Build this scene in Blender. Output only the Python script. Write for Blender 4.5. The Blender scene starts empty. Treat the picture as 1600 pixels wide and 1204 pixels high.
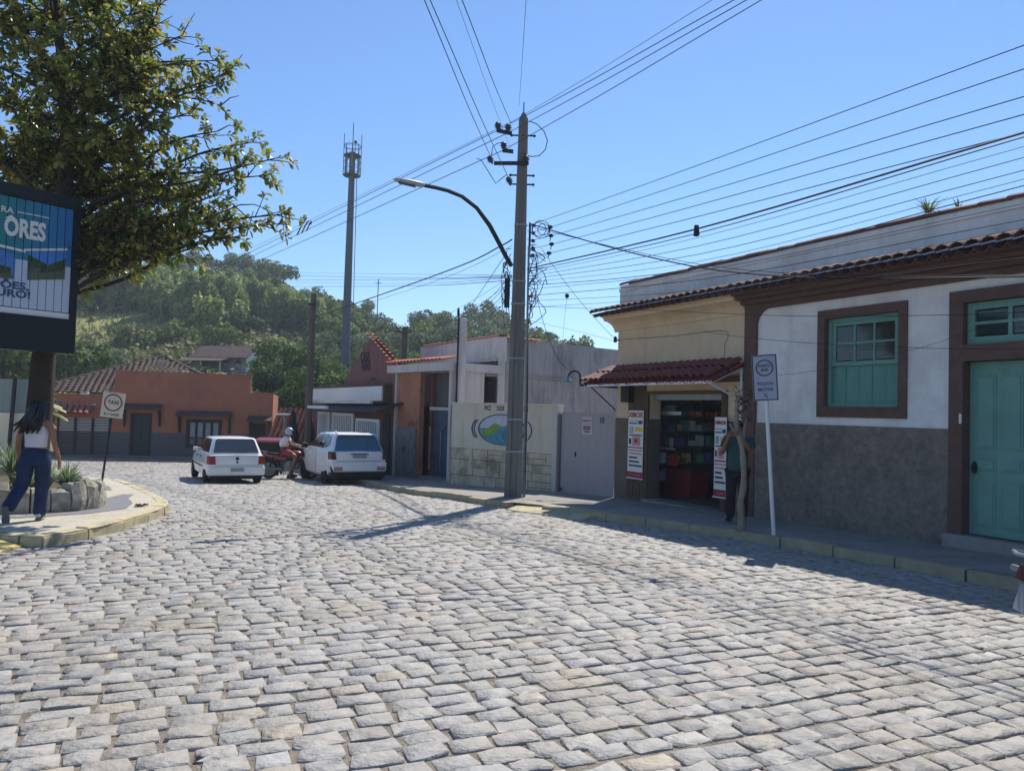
import bpy, bmesh, math, random
import numpy as np
from mathutils import Vector, Matrix
random.seed(7); RNG = np.random.default_rng(7)
S = bpy.context.scene
COL = S.collection
R = math.radians

# ------------------------------------------------------------------ camera, sky, sun, exposure
F_PX, CX, CY = 1200.0, 800.0, 602.0
CAM_Z = 1.6
cd = bpy.data.cameras.new('camera'); cam = bpy.data.objects.new('camera', cd); COL.objects.link(cam)
cd.sensor_width = 36.0; cd.lens = F_PX / 1600.0 * 36.0
cd.clip_start = 0.1; cd.clip_end = 3000.0
CAMR = Matrix.Rotation(R(92.0), 3, 'X') @ Matrix.Rotation(R(1.63), 3, 'Z')
cam.matrix_world = Matrix.Translation((0, 0, CAM_Z)) @ CAMR.to_4x4()
S.camera = cam

SUN_EL, SUN_AZ = 51.0, 19.0
world = bpy.data.worlds.new('World'); S.world = world; world.use_nodes = True
_n = world.node_tree.nodes; _l = world.node_tree.links
sky = _n.new('ShaderNodeTexSky'); sky.sky_type = 'NISHITA'; sky.sun_disc = False
sky.sun_elevation = R(SUN_EL); sky.sun_rotation = R(SUN_AZ)
sky.altitude = 300.0; sky.air_density = 1.15; sky.dust_density = 0.1; sky.ozone_density = 10.0
_n['Background'].inputs['Strength'].default_value = 0.1
_l.new(sky.outputs[0], _n['Background'].inputs['Color'])
sd = bpy.data.lights.new('sun', 'SUN'); sun = bpy.data.objects.new('sun', sd); COL.objects.link(sun)
sd.energy = 4.2; sd.angle = R(0.53); sd.color = (1.0, 0.95, 0.87)
_sv = Vector((math.sin(R(SUN_AZ)) * math.cos(R(SUN_EL)), math.cos(R(SUN_AZ)) * math.cos(R(SUN_EL)), math.sin(R(SUN_EL))))
sun.rotation_euler = _sv.to_track_quat('Z', 'Y').to_euler()
sun.location = (8, 20, 30)
S.view_settings.view_transform = 'Standard'; S.view_settings.look = 'None'
S.view_settings.exposure = 0.58; S.view_settings.gamma = 1.0; S.view_settings.use_curve_mapping = False
S.render.engine = 'CYCLES'
S.cycles.max_bounces = 6; S.cycles.diffuse_bounces = 3; S.cycles.glossy_bounces = 3
S.cycles.transmission_bounces = 4; S.cycles.transparent_max_bounces = 8; S.cycles.volume_bounces = 1
S.cycles.use_denoising = True

# ------------------------------------------------------------------ where things stand
_gy = np.array([-60, -5, 0, 8, 16, 22.5, 30, 38, 60, 90]); _gz = np.array([.1, .02, 0, -.15, -.36, -.64, -.9, -1.05, -1.2, -1.2])
_yy = np.arange(-60, 91, .25); _zz = np.interp(_yy, _gy, _gz)
_k = np.exp(-np.arange(-16, 17) ** 2 / 80.0); _k /= _k.sum()
_zz = np.convolve(np.pad(_zz, 16, mode='edge'), _k, 'valid')
HAZE = .0006
def gz(x, y): return np.interp(y, _yy, _zz)          # height of the street at (x, y)
def ray(px, py):
    d = CAMR @ Vector(((px - CX) / F_PX, -(py - CY) / F_PX, -1.0)); return d
def P(px, py, Y):                                     # point seen at (px, py), Y metres ahead
    d = ray(px, py); t = Y / d.y
    return Vector((d.x * t, Y, CAM_Z + d.z * t))
def G(px, py, h=0.0):                                 # point of the street (raised by h) seen at (px, py)
    d = ray(px, py); lo, hi = .5, 90.0
    for _ in range(50):
        m = (lo + hi) / 2; t = m / d.y
        if CAM_Z + d.z * t > gz(0, m) + h: lo = m
        else: hi = m
    t = lo / d.y
    return Vector((d.x * t, lo, float(gz(0, lo)) + h))
def project(p):
    q = CAMR.transposed() @ (Vector(p) - Vector((0, 0, CAM_Z)))
    return (CX - F_PX * q.x / q.z, CY + F_PX * q.y / q.z)

class Frame:                                          # a facade: x along it (to the right), y into the building, z up
    def __init__(s, p, q):                            # from left point p to right point q (plan)
        s.o = Vector((p[0], p[1], 0)); d = Vector((q[0] - p[0], q[1] - p[1], 0)); s.len = d.length
        s.ux = d.normalized(); s.uy = Vector((-s.ux.y, s.ux.x, 0)); s.a = math.atan2(s.ux.y, s.ux.x)
    def px(s, px, py, y=0.0):
        d = ray(px, py); c = Vector((0, 0, CAM_Z))
        t = ((s.o + s.uy * y) - c).dot(s.uy) / d.dot(s.uy)
        q = c + d * t - s.o
        return q.dot(s.ux), c.z + d.z * t
    def pt(s, x, y, z): return s.o + s.ux * x + s.uy * y + Vector((0, 0, z))
    def gz(s, x, y=0.0):
        q = s.pt(x, y, 0); return float(gz(q.x, q.y))

# ------------------------------------------------------------------ materials
def hexc(h):
    h = h.lstrip('#'); v = [int(h[i:i + 2], 16) / 255 for i in (0, 2, 4)]
    return tuple(c / 12.92 if c <= .04045 else ((c + .055) / 1.055) ** 2.4 for c in v)
def setin(b, **kw):
    for k, v in kw.items():
        if k in b.inputs: b.inputs[k].default_value = v
def mat(name, col, rough=.8, var=.18, scale=6.0, bump=.0, bscale=60.0, spec=.3, metal=0.0, dirt=None, dscale=1.2, damt=.5, attr=None, fine=0.0, stretch=None, coat=0.0, drip=0.0):
    m = bpy.data.materials.new(name); m.use_nodes = True
    N = m.node_tree.nodes; L = m.node_tree.links; b = N['Principled BSDF']
    c = hexc(col) if isinstance(col, str) else col
    tc = N.new('ShaderNodeNewGeometry'); src = tc.outputs['Position']
    if stretch:
        mp = N.new('ShaderNodeMapping'); mp.inputs['Scale'].default_value = stretch; L.new(src, mp.inputs['Vector']); src = mp.outputs[0]
    nz = N.new('ShaderNodeTexNoise'); nz.inputs['Scale'].default_value = scale; nz.inputs['Detail'].default_value = 6; nz.inputs['Roughness'].default_value = .65
    L.new(src, nz.inputs['Vector'])
    rp = N.new('ShaderNodeValToRGB'); rp.color_ramp.elements[0].position = .3; rp.color_ramp.elements[1].position = .72
    rp.color_ramp.elements[0].color = (*[x * (1 - var) for x in c], 1); rp.color_ramp.elements[1].color = (*[min(1, x * (1 + var)) for x in c], 1)
    L.new(nz.outputs['Fac'], rp.inputs['Fac']); out = rp.outputs['Color']
    if attr:
        a = N.new('ShaderNodeAttribute'); a.attribute_name = attr
        mx = N.new('ShaderNodeMix'); mx.data_type = 'RGBA'; mx.blend_type = 'MULTIPLY'; mx.inputs['Factor'].default_value = 1
        L.new(out, mx.inputs['A']); L.new(a.outputs['Color'], mx.inputs['B']); out = mx.outputs['Result']
    if dirt:
        n2 = N.new('ShaderNodeTexNoise'); n2.inputs['Scale'].default_value = dscale; n2.inputs['Detail'].default_value = 8; n2.inputs['Roughness'].default_value = .7
        L.new(src, n2.inputs['Vector'])
        r2 = N.new('ShaderNodeMapRange'); r2.inputs['From Min'].default_value = .48; r2.inputs['From Max'].default_value = .68; r2.inputs['To Max'].default_value = damt
        L.new(n2.outputs['Fac'], r2.inputs['Value'])
        mx = N.new('ShaderNodeMix'); mx.data_type = 'RGBA'; L.new(r2.outputs['Result'], mx.inputs['Factor']); L.new(out, mx.inputs['A'])
        mx.inputs['B'].default_value = (*hexc(dirt), 1); out = mx.outputs['Result']
    if drip:                                          # rain streaks running down the surface
        mp2 = N.new('ShaderNodeMapping'); mp2.inputs['Scale'].default_value = (6.5, 6.5, .45); L.new(tc.outputs['Position'], mp2.inputs['Vector'])
        n4 = N.new('ShaderNodeTexNoise'); n4.inputs['Scale'].default_value = 1; n4.inputs['Detail'].default_value = 7; n4.inputs['Roughness'].default_value = .6; L.new(mp2.outputs[0], n4.inputs['Vector'])
        r4 = N.new('ShaderNodeMapRange'); r4.inputs['From Min'].default_value = .52; r4.inputs['From Max'].default_value = .74; r4.inputs['To Max'].default_value = drip; L.new(n4.outputs['Fac'], r4.inputs['Value'])
        mx4 = N.new('ShaderNodeMix'); mx4.data_type = 'RGBA'; L.new(r4.outputs['Result'], mx4.inputs['Factor']); L.new(out, mx4.inputs['A']); mx4.inputs['B'].default_value = (*[x * .45 for x in c], 1); out = mx4.outputs['Result']
    L.new(out, b.inputs['Base Color'])
    setin(b, Roughness=rough, Metallic=metal); b.inputs['Specular IOR Level'].default_value = spec
    if coat: b.inputs['Coat Weight'].default_value = coat; b.inputs['Coat Roughness'].default_value = .08
    if bump:
        n3 = N.new('ShaderNodeTexNoise'); n3.inputs['Scale'].default_value = bscale; n3.inputs['Detail'].default_value = 5
        L.new(src, n3.inputs['Vector'])
        bp = N.new('ShaderNodeBump'); bp.inputs['Strength'].default_value = bump; bp.inputs['Distance'].default_value = .02
        L.new(n3.outputs['Fac'], bp.inputs['Height']); L.new(bp.outputs['Normal'], b.inputs['Normal'])
    return m
def leafmat(name, cols, rough=.5, trans=.35, spec=.4, scale=3.0):
    """leaf material: colour picked per leaf from the 'tint' attribute, light coming through"""
    m = bpy.data.materials.new(name); m.use_nodes = True
    N = m.node_tree.nodes; L = m.node_tree.links; b = N['Principled BSDF']; o = N['Material Output']
    a = N.new('ShaderNodeAttribute'); a.attribute_name = 'tint'
    rp = N.new('ShaderNodeValToRGB'); el = rp.color_ramp.elements
    for i, c in enumerate(cols):
        e = el[i] if i < 2 else el.new(.5)
        e.color = (*hexc(c), 1)
    for i in range(len(cols)): el[i].position = i / (len(cols) - 1)
    ss = sorted(range(len(cols)))
    for i, c in enumerate(cols): el[i].color = (*hexc(c), 1)
    L.new(a.outputs['Fac'], rp.inputs['Fac']); L.new(rp.outputs['Color'], b.inputs['Base Color'])
    setin(b, Roughness=rough); b.inputs['Specular IOR Level'].default_value = spec
    t = N.new('ShaderNodeBsdfTranslucent'); L.new(rp.outputs['Color'], t.inputs['Color'])
    mx = N.new('ShaderNodeMixShader'); mx.inputs['Fac'].default_value = trans
    L.new(b.outputs[0], mx.inputs[1]); L.new(t.outputs[0], mx.inputs[2]); L.new(mx.outputs[0], o.inputs['Surface'])
    return m
def glassmat(name, col='#0a0d10', rough=.05, alpha=1.0):
    m = bpy.data.materials.new(name); m.use_nodes = True; b = m.node_tree.nodes['Principled BSDF']
    b.inputs['Base Color'].default_value = (*hexc(col), 1); setin(b, Roughness=rough); b.inputs['Specular IOR Level'].default_value = .8
    if alpha < 1: b.inputs['Alpha'].default_value = alpha
    return m

# ------------------------------------------------------------------ mesh building
class MB:
    def __init__(s): s.v = []; s.f = []; s.m = []; s.cur = 0
    def add(s, vs, fs):
        k = len(s.v); s.v += [tuple(v) for v in vs]
        for f in fs: s.f.append(tuple(k + i for i in f)); s.m.append(s.cur)
        return s
    def box(s, x0, x1, y0, y1, z0, z1):
        if x0 > x1: x0, x1 = x1, x0
        if y0 > y1: y0, y1 = y1, y0
        if z0 > z1: z0, z1 = z1, z0
        return s.add([(x0, y0, z0), (x1, y0, z0), (x1, y1, z0), (x0, y1, z0), (x0, y0, z1), (x1, y0, z1), (x1, y1, z1), (x0, y1, z1)],
                     [(0, 3, 2, 1), (4, 5, 6, 7), (0, 1, 5, 4), (1, 2, 6, 5), (2, 3, 7, 6), (3, 0, 4, 7)])
    def hexa(s, b, t):                                # 4 bottom + 4 top corners (both counter-clockwise seen from above)
        return s.add(list(b) + list(t), [(0, 3, 2, 1), (4, 5, 6, 7), (0, 1, 5, 4), (1, 2, 6, 5), (2, 3, 7, 6), (3, 0, 4, 7)])
    def prism(s, poly, axis, a, b):                   # polygon in the two other axes, extruded along axis from a to b
        n = len(poly)
        def mk(p, t):
            return {'x': (t, p[0], p[1]), 'y': (p[0], t, p[1]), 'z': (p[0], p[1], t)}[axis]
        vs = [mk(p, a) for p in poly] + [mk(p, b) for p in poly]
        fs = [tuple(range(n)), tuple(range(2 * n - 1, n - 1, -1))] + [((i + 1) % n, i, n + i, n + (i + 1) % n) for i in range(n)]
        return s.add(vs, fs)
    def tube(s, pts, r, n=6, cap=True):
        pts = [Vector(p) for p in pts]; k = len(pts); rs = r if isinstance(r, (list, tuple)) else [r] * k
        vs = []; up = None
        for i, p in enumerate(pts):
            t = (pts[min(i + 1, k - 1)] - pts[max(i - 1, 0)])
            if t.length < 1e-9: t = Vector((0, 0, 1))
            t.normalize()
            if up is None: up = Vector((0, 0, 1)) if abs(t.z) < .9 else Vector((1, 0, 0))
            a = t.cross(up)
            if a.length < 1e-6: a = t.orthogonal()
            a.normalize(); b = a.cross(t).normalized(); up = b
            for j in range(n):
                q = 2 * math.pi * j / n; vs.append(p + (a * math.cos(q) + b * math.sin(q)) * rs[i])
        fs = [(i * n + j, i * n + (j + 1) % n, (i + 1) * n + (j + 1) % n, (i + 1) * n + j) for i in range(k - 1) for j in range(n)]
        if cap: fs += [tuple(range(n - 1, -1, -1)), tuple(range((k - 1) * n, k * n))]
        return s.add(vs, fs)
    def rings(s, rings, cap=True, close=True):        # loft through equal-length loops
        n = len(rings[0]); vs = [p for r in rings for p in r]; k = len(rings)
        m = n if close else n - 1
        fs = [(i * n + j, i * n + (j + 1) % n, (i + 1) * n + (j + 1) % n, (i + 1) * n + j) for i in range(k - 1) for j in range(m)]
        if cap: fs += [tuple(range(n - 1, -1, -1)), tuple(range((k - 1) * n, k * n))]
        return s.add(vs, fs)
    def lathe(s, prof, n=16, c=(0, 0, 0), axis='z'):  # prof: (radius, height)
        vs = []
        for r, h in prof:
            for j in range(n):
                q = 2 * math.pi * j / n; a, b = r * math.cos(q), r * math.sin(q)
                vs.append({'z': (c[0] + a, c[1] + b, c[2] + h), 'x': (c[0] + h, c[1] + a, c[2] + b), 'y': (c[0] + b, c[1] + h, c[2] + a)}[axis])
        k = len(prof)
        fs = [(i * n + j, i * n + (j + 1) % n, (i + 1) * n + (j + 1) % n, (i + 1) * n + j) for i in range(k - 1) for j in range(n)]
        fs += [tuple(range(n - 1, -1, -1)), tuple(range((k - 1) * n, k * n))]
        return s.add(vs, fs)
    def ball(s, c, r, nu=10, nv=7, jit=0):
        rx, ry, rz = r if isinstance(r, (tuple, list)) else (r, r, r)
        vs = []; 
        for i in range(nv + 1):
            th = math.pi * i / nv
            for j in range(nu):
                q = 2 * math.pi * j / nu; k = 1 + (random.uniform(-jit, jit) if jit else 0)
                vs.append((c[0] + rx * k * math.sin(th) * math.cos(q), c[1] + ry * k * math.sin(th) * math.sin(q), c[2] - rz * k * math.cos(th)))
        fs = [(i * nu + j, i * nu + (j + 1) % nu, (i + 1) * nu + (j + 1) % nu, (i + 1) * nu + j) for i in range(nv) for j in range(nu)]
        return s.add(vs, fs)
    def xf(s, M, start=0):
        s.v = s.v[:start] + [tuple(M @ Vector(v)) for v in s.v[start:]]; return s
    def build(s, name, m, parent=None, smooth=False, kind=None, bevel=0.0, fix=True):
        me = bpy.data.meshes.new(name); me.from_pydata(s.v, [], s.f)
        for k in (m if isinstance(m, (list, tuple)) else [m]): me.materials.append(k)
        if any(s.m): me.polygons.foreach_set('material_index', s.m)
        if fix:
            bm = bmesh.new(); bm.from_mesh(me); bmesh.ops.recalc_face_normals(bm, faces=bm.faces)
            if bevel: bmesh.ops.bevel(bm, geom=[e for e in bm.edges if len(e.link_faces) == 2 and e.calc_face_angle(0) > .5], offset=bevel, segments=1, affect='EDGES', clamp_overlap=True)
            bm.to_mesh(me); bm.free()
        if smooth: me.polygons.foreach_set('use_smooth', [True] * len(me.polygons))
        o = bpy.data.objects.new(name, me); COL.objects.link(o)
        if parent: o.parent = parent
        if kind: o['kind'] = kind
        return o
def npmesh(name, V, Fq, m, parent=None, kind=None, tint=None, smooth=False, attr='tint', col=None):
    """fast mesh: V (n,3), Fq (m,k) faces of equal size; tint per vertex"""
    me = bpy.data.meshes.new(name); V = np.asarray(V, np.float32); Fq = np.asarray(Fq, np.int32)
    me.vertices.add(len(V)); me.vertices.foreach_set('co', V.ravel())
    k = Fq.shape[1]; me.loops.add(Fq.size); me.loops.foreach_set('vertex_index', Fq.ravel())
    me.polygons.add(len(Fq)); me.polygons.foreach_set('loop_start', np.arange(0, Fq.size, k, dtype=np.int32))
    me.update(calc_edges=True)
    if smooth: me.polygons.foreach_set('use_smooth', np.ones(len(Fq), bool))
    if tint is not None:
        a = me.attributes.new('tint', 'FLOAT', 'POINT'); a.data.foreach_set('value', np.asarray(tint, np.float32))
    if col is not None:
        a = me.attributes.new('stone', 'FLOAT_COLOR', 'POINT'); a.data.foreach_set('color', np.asarray(col, np.float32).ravel())
    me.materials.append(m)
    o = bpy.data.objects.new(name, me); COL.objects.link(o)
    if parent: o.parent = parent
    if kind: o['kind'] = kind
    return o
def tag(o, label=None, cat=None, group=None, kind=None):
    if label: o['label'] = label
    if cat: o['category'] = cat
    if group: o['group'] = group
    if kind: o['kind'] = kind
    return o
def thing(name, label, cat, loc=(0, 0, 0), rz=0.0, group=None):
    o = bpy.data.objects.new(name, None); o.empty_display_size = .2; COL.objects.link(o)
    o.location = loc; o.rotation_euler = (0, 0, rz)
    return tag(o, label, cat, group)
def copy_tree(o, parent=None):
    c = o.copy(); COL.objects.link(c)
    if parent: c.parent = parent
    for ch in list(o.children): copy_tree(ch, c)
    return c
def inst(name, me, parent, loc=(0, 0, 0), rot=(0, 0, 0), scale=(1, 1, 1), kind=None):   # alike piece sharing mesh data
    o = bpy.data.objects.new(name, me); COL.objects.link(o); o.parent = parent
    o.location = loc; o.rotation_euler = rot; o.scale = scale
    return o
def mesh_of(mb, name, m, smooth=False, bevel=0.0):
    o = mb.build(name, m, smooth=smooth, bevel=bevel); me = o.data; bpy.data.objects.remove(o); return me
def text(name, s, m, parent, loc, size, rot=(R(90), 0, 0), align='CENTER', ext=.004, fat=.0, xs=1.0, shear=0.0):
    c = bpy.data.curves.new(name, 'FONT'); c.body = s; c.size = size; c.align_x = align; c.align_y = 'CENTER'
    c.extrude = ext; c.offset = fat; c.shear = shear; c.resolution_u = 3
    t = bpy.data.objects.new(name + '_curve', c); COL.objects.link(t); me = bpy.data.meshes.new_from_object(t); bpy.data.objects.remove(t)
    me.materials.clear(); me.materials.append(m); o = bpy.data.objects.new(name, me); COL.objects.link(o)
    o.location = loc; o.rotation_euler = rot; o.scale = (xs, 1, 1); o.parent = parent
    return o
def wall_open(mb, x0, x1, z0, z1, holes, y0, y1):
    """wall slab between y0 and y1 with rectangular holes (hx0, hx1, hz0, hz1), built as butted blocks"""
    xs = sorted({x0, x1, *[h[0] for h in holes], *[h[1] for h in holes]})
    for a, b in zip(xs[:-1], xs[1:]):
        if b - a < 1e-4: continue
        cs = sorted([(h[2], h[3]) for h in holes if h[0] <= a + 1e-6 and h[1] >= b - 1e-6]); z = z0
        for h0, h1 in cs:
            if h0 > z + 1e-4: mb.box(a, b, y0, y1, z, h0)
            z = max(z, h1)
        if z1 > z + 1e-4: mb.box(a, b, y0, y1, z, z1)
    return mb
# ------------------------------------------------------------------ ground, road, pavements
M = {}
M['dirt'] = mat('joint_dirt', '#81776a', .95, .35, 14, .9, 60, dirt='#5f5a48', dscale=2.5, damt=.6)
M['stone'] = mat('granite_sett', '#98948e', .66, .24, 14, .8, 30, spec=.3, attr='stone', dirt='#857b69', dscale=.6, damt=.6)
M['stone_far'] = mat('far_setts', '#8f8a84', .8, .2, 4, .5, 25, dirt='#7d735f', dscale=6, damt=.6)
M['kerb_y'] = mat('worn_yellow_kerb', '#bdb08c', .85, .15, 8, .6, 50, dirt='#8b8470', dscale=2.2, damt=.9)
M['kerb_g'] = mat('old_kerb', '#a39a80', .9, .2, 6, .6, 40, dirt='#857a5e', dscale=1.5, damt=.6)
M['conc'] = mat('worn_concrete', '#8f8b84', .9, .16, 3, .35, 60, dirt='#6a655c', dscale=1.3, damt=.5)
M['mosaic'] = mat('white_mosaic', '#b5ae9c', .85, .2, 22, .6, 40, dirt='#8f8874', dscale=1.4, damt=.5)
M['mosaic_d'] = mat('grey_mosaic', '#77767a', .85, .25, 22, .6, 40, dirt='#8f8874', dscale=2, damt=.4)
M['ramp'] = mat('painted_ramp', '#d8c07a', .85, .12, 6, .4, 50, dirt='#a8925a', dscale=3, damt=.5)
M['earth'] = mat('earth', '#6f6a4c', .95, .3, .8, .4, 8, dirt='#55602f', dscale=.3, damt=.8)

ISLAND = [(-30, 24.5), (-14, 21.6), (-11.31, 20.47), (-10.41, 19.88), (-9.61, 19.2), (-8.4, 17.4), (-7.13, 15.5), (-6.55, 14.6), (-6.18, 14.0), (-5.95, 13.5), (-5.8, 13.1), (-5.65, 12.42),
          (-5.5, 11.18), (-5.46, 10.28), (-5.6, 9.31), (-5.85, 9.34), (-6.45, 9.4), (-6.45, 8.0), (-5.75, 7.9), (-5.9, 6.5), (-7.2, 4.6), (-30, 3.8)]
KERB_R = [(8.7, 2.5), (5.53, 8.56), (5.07, 9.46), (3.56, 12.21), (1.95, 14.01), (1.0, 14.95), (.07, 15.75), (-.5, 16.6), (-1.3, 17.9), (-2.2, 18.9), (-3.0, 20.3), (-3.9, 22.2), (-5.6, 25.5), (-8.0, 29.5), (-9.6, 32.3)]
PAVE_R = KERB_R + [(-9, 34), (-3.2, 26.8), (-.8, 23.4), (1.6, 21.5), (3.4, 18.9), (9.5, 7.5), (12.5, 2.5)]
def flat_sheet(name, poly, h, m, parent=None, kind=None, step=.5):
    bm = bmesh.new(); bm.faces.new([bm.verts.new((x, y, 0)) for x, y in poly])
    y0, y1 = min(p[1] for p in poly), max(p[1] for p in poly)
    y = math.ceil(y0 / step) * step + .0137
    while y < y1:
        bmesh.ops.bisect_plane(bm, geom=bm.verts[:] + bm.edges[:] + bm.faces[:], plane_co=(0, y, 0), plane_no=(0, 1, 0)); y += step
    bmesh.ops.triangulate(bm, faces=bm.faces[:])
    for v in bm.verts: v.co.z = gz(v.co.x, v.co.y) + h
    bmesh.ops.recalc_face_normals(bm, faces=bm.faces)
    if sum(f.normal.z for f in bm.faces) < 0: bmesh.ops.reverse_faces(bm, faces=bm.faces[:])
    me = bpy.data.meshes.new(name); bm.to_mesh(me); bm.free(); me.materials.append(m)
    o = bpy.data.objects.new(name, me); COL.objects.link(o)
    if parent: o.parent = parent
    if kind: o['kind'] = kind
    return o
def inside(poly, X, Y):
    r = np.zeros(X.shape, bool); n = len(poly)
    for i in range(n):
        (x0, y0), (x1, y1) = poly[i], poly[(i + 1) % n]
        c = ((y0 > Y) != (y1 > Y)) & (X < (x1 - x0) * (Y - y0) / (y1 - y0 + 1e-12) + x0); r ^= c
    return r
def resample(pts, step):
    pts = [Vector((p[0], p[1], 0)) for p in pts]; out = [pts[0]]; acc = 0.0
    for a, b in zip(pts[:-1], pts[1:]):
        L = (b - a).length; t = step - acc
        while t <= L: out.append(a + (b - a) * (t / L)); t += step
        acc = L - (t - step)
    return out

# terrain sheet to the horizon
gx = np.concatenate([[-900, -400, -150], np.arange(-60, 61, 6.0), [150, 400, 900]]); gyv = np.concatenate([[-300, -100, -40, -20], np.arange(-8, 60, 1.0), [70, 90, 140, 300, 700, 1500]])
XX, YY = np.meshgrid(gx, gyv); ZZ = gz(XX, YY) - .05
V = np.stack([XX.ravel(), YY.ravel(), ZZ.ravel()], 1); nx = len(gx)
Fq = [(j * nx + i, j * nx + i + 1, (j + 1) * nx + i + 1, (j + 1) * nx + i) for j in range(len(gyv) - 1) for i in range(nx - 1)]
ground = npmesh('ground', V, Fq, M['earth'], kind='structure')

road_poly = [(-45, -6), (20, -6), (20, 2), (9.5, 2), (6, 9), (2, 15), (-2, 20), (-9, 33.6), (-40, 34.5)]
road = flat_sheet('road', [(-45, -4), (14, -4), (14, 2.4), (4, 15), (-1, 22), (-8.5, 34.2), (-45, 34.2)], -.012, M['dirt'], kind='structure')

# setts: straight courses across the street, each stone its own outline, tilt and tint
A_SETT = R(24); RU = np.array([math.cos(A_SETT), math.sin(A_SETT)]); RN = np.array([-math.sin(A_SETT), math.cos(A_SETT)])
PITCH = .165
cs = []
for i in range(-20, 260):
    v = i * PITCH + RNG.normal(0, .004); u = -28 + RNG.uniform(0, .2); w = PITCH * RNG.uniform(.94, 1.03)
    wob = RNG.uniform(0, 6)
    while u < 26:
        L = float(np.clip(RNG.normal(.235, .032), .14, .34))
        cs.append((u + L / 2, v + .014 * math.sin(u * .8 + wob + i * .05) + .03 * math.sin(u * .21 + i * .013), L, w)); u += L
cs = np.array(cs); cx = cs[:, 0:1] * RU + cs[:, 1:2] * RN
Xc, Yc = cx[:, 0], cx[:, 1]
CR = np.array(CAMR); q = np.stack([Xc, Yc, gz(Xc, Yc) - CAM_Z], 1) @ CR
depth = -q[:, 2]; sx = CX + F_PX * q[:, 0] / np.maximum(depth, .1); sy = CY - F_PX * q[:, 1] / np.maximum(depth, .1)
keep = (depth > 1.5) & (sx > -330) & (sx < 1930) & (sy < 1420) & (Yc < 33.9)
keep &= ~inside(ISLAND, Xc, Yc) & ~inside(PAVE_R, Xc, Yc) & (Xc < 9.5)
keep &= (Yc < 24) | (RNG.random(len(Xc)) < 2)
cs = cs[keep]; Xc = Xc[keep]; Yc = Yc[keep]; depth = depth[keep]; sx = sx[keep]; sy = sy[keep]
def stone_geo(idx, npt):
    """arrays of verts (k, 3*npt+1, 3) for the stones idx"""
    k = len(idx); L = cs[idx, 2] - RNG.uniform(.006, .018, k); W = cs[idx, 3] - RNG.uniform(.007, .020, k)
    if npt == 8: base = np.array([(-1, -.7), (-.9, -1), (0.0, -1), (.9, -1), (1, -.65), (.9, 1), (-.1, 1), (-.88, 1)])
    else: base = np.array([(-1, -1), (1, -1), (1, 1), (-1, 1)])
    o = base[None] * np.stack([L / 2, W / 2], 1)[:, None, :]
    o = o + RNG.normal(0, .0065, o.shape) * np.array([1.2, .8])
    top = RNG.normal(0, .0025, k)[:, None]; tx = RNG.normal(0, .016, k)[:, None]; ty = RNG.normal(0, .020, k)[:, None]
    sh = RNG.uniform(.945, .985, (k, 1, 1)); ins = o * sh
    def lay(p, dz, rough): return np.concatenate([p, (dz + tx * p[..., 0] + ty * p[..., 1] + RNG.normal(0, rough, p.shape[:2]))[..., None]], 2)
    a = np.concatenate([o * 1.03, np.full(o.shape[:2] + (1,), -.06)], 2); b = lay(o, top - .0055, .0025); c = lay(ins, top, .0028)
    d = np.concatenate([RNG.normal(0, .012, (k, 1, 2)), (top + .001 + RNG.normal(0, .0025, (k, 1)))[..., None]], 2)
    loc = np.concatenate([a, b, c, d], 1)
    yaw = RNG.normal(0, .03, k); cc, ss = np.cos(yaw)[:, None], np.sin(yaw)[:, None]
    u = loc[..., 0] * cc - loc[..., 1] * ss; v = loc[..., 0] * ss + loc[..., 1] * cc
    return np.stack([u * RU[0] + v * RN[0], u * RU[1] + v * RN[1], loc[..., 2]], 2)
def stone_faces(npt):
    f = []
    for r in range(2):
        for j in range(npt):
            a, b = r * npt + j, r * npt + (j + 1) % npt; f += [(a, b, b + npt), (a, b + npt, a + npt)]
    for j in range(npt): f.append((2 * npt + j, 2 * npt + (j + 1) % npt, 3 * npt))
    return np.array(f)
def tints(k):
    g = np.clip(RNG.normal(1.0, .055, k), .8, 1.18); h = RNG.normal(0, .014, k)
    t = np.stack([g * (1 + h), g, g * (1 - h * 1.4), np.ones(k)], 1)
    warm = RNG.random(k) < .05; t[warm, :3] *= np.array([1.06, 1.0, .9]); return t
vis = (sx > 0) & (sx < 1600) & (sy < 1204)
order = np.argsort(np.where(vis, depth, 1e3)); near300 = order[:300]; rest = order[300:]
f8 = stone_faces(8)
for i in near300:
    g = stone_geo(np.array([i]), 8)[0]
    npmesh('sett', g, f8, M['stone'], parent=road, col=np.repeat(tints(1), len(g), 0)).location = (Xc[i], Yc[i], float(gz(0, Yc[i])))
VV = []; FF = []; TT = []; kb = 0
for grp, npt in ((rest[depth[rest] < 13], 8), (rest[depth[rest] >= 13], 4)):
    g = stone_geo(grp, npt); g[..., 0] += Xc[grp][:, None]; g[..., 1] += Yc[grp][:, None]; g[..., 2] += gz(0, Yc[grp])[:, None]
    n = g.shape[1]; f = stone_faces(npt)
    FF.append((f[None] + (np.arange(len(grp)) * n)[:, None, None] + kb).reshape(-1, 3)); VV.append(g.reshape(-1, 3)); TT.append(np.repeat(tints(len(grp)), n, 0)); kb += len(grp) * n
npmesh('setts', np.concatenate(VV), np.concatenate(FF), M['stone'], parent=road, kind='stuff', col=np.concatenate(TT))
print('setts', len(cs), 'tris', sum(len(f) for f in FF))

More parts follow.
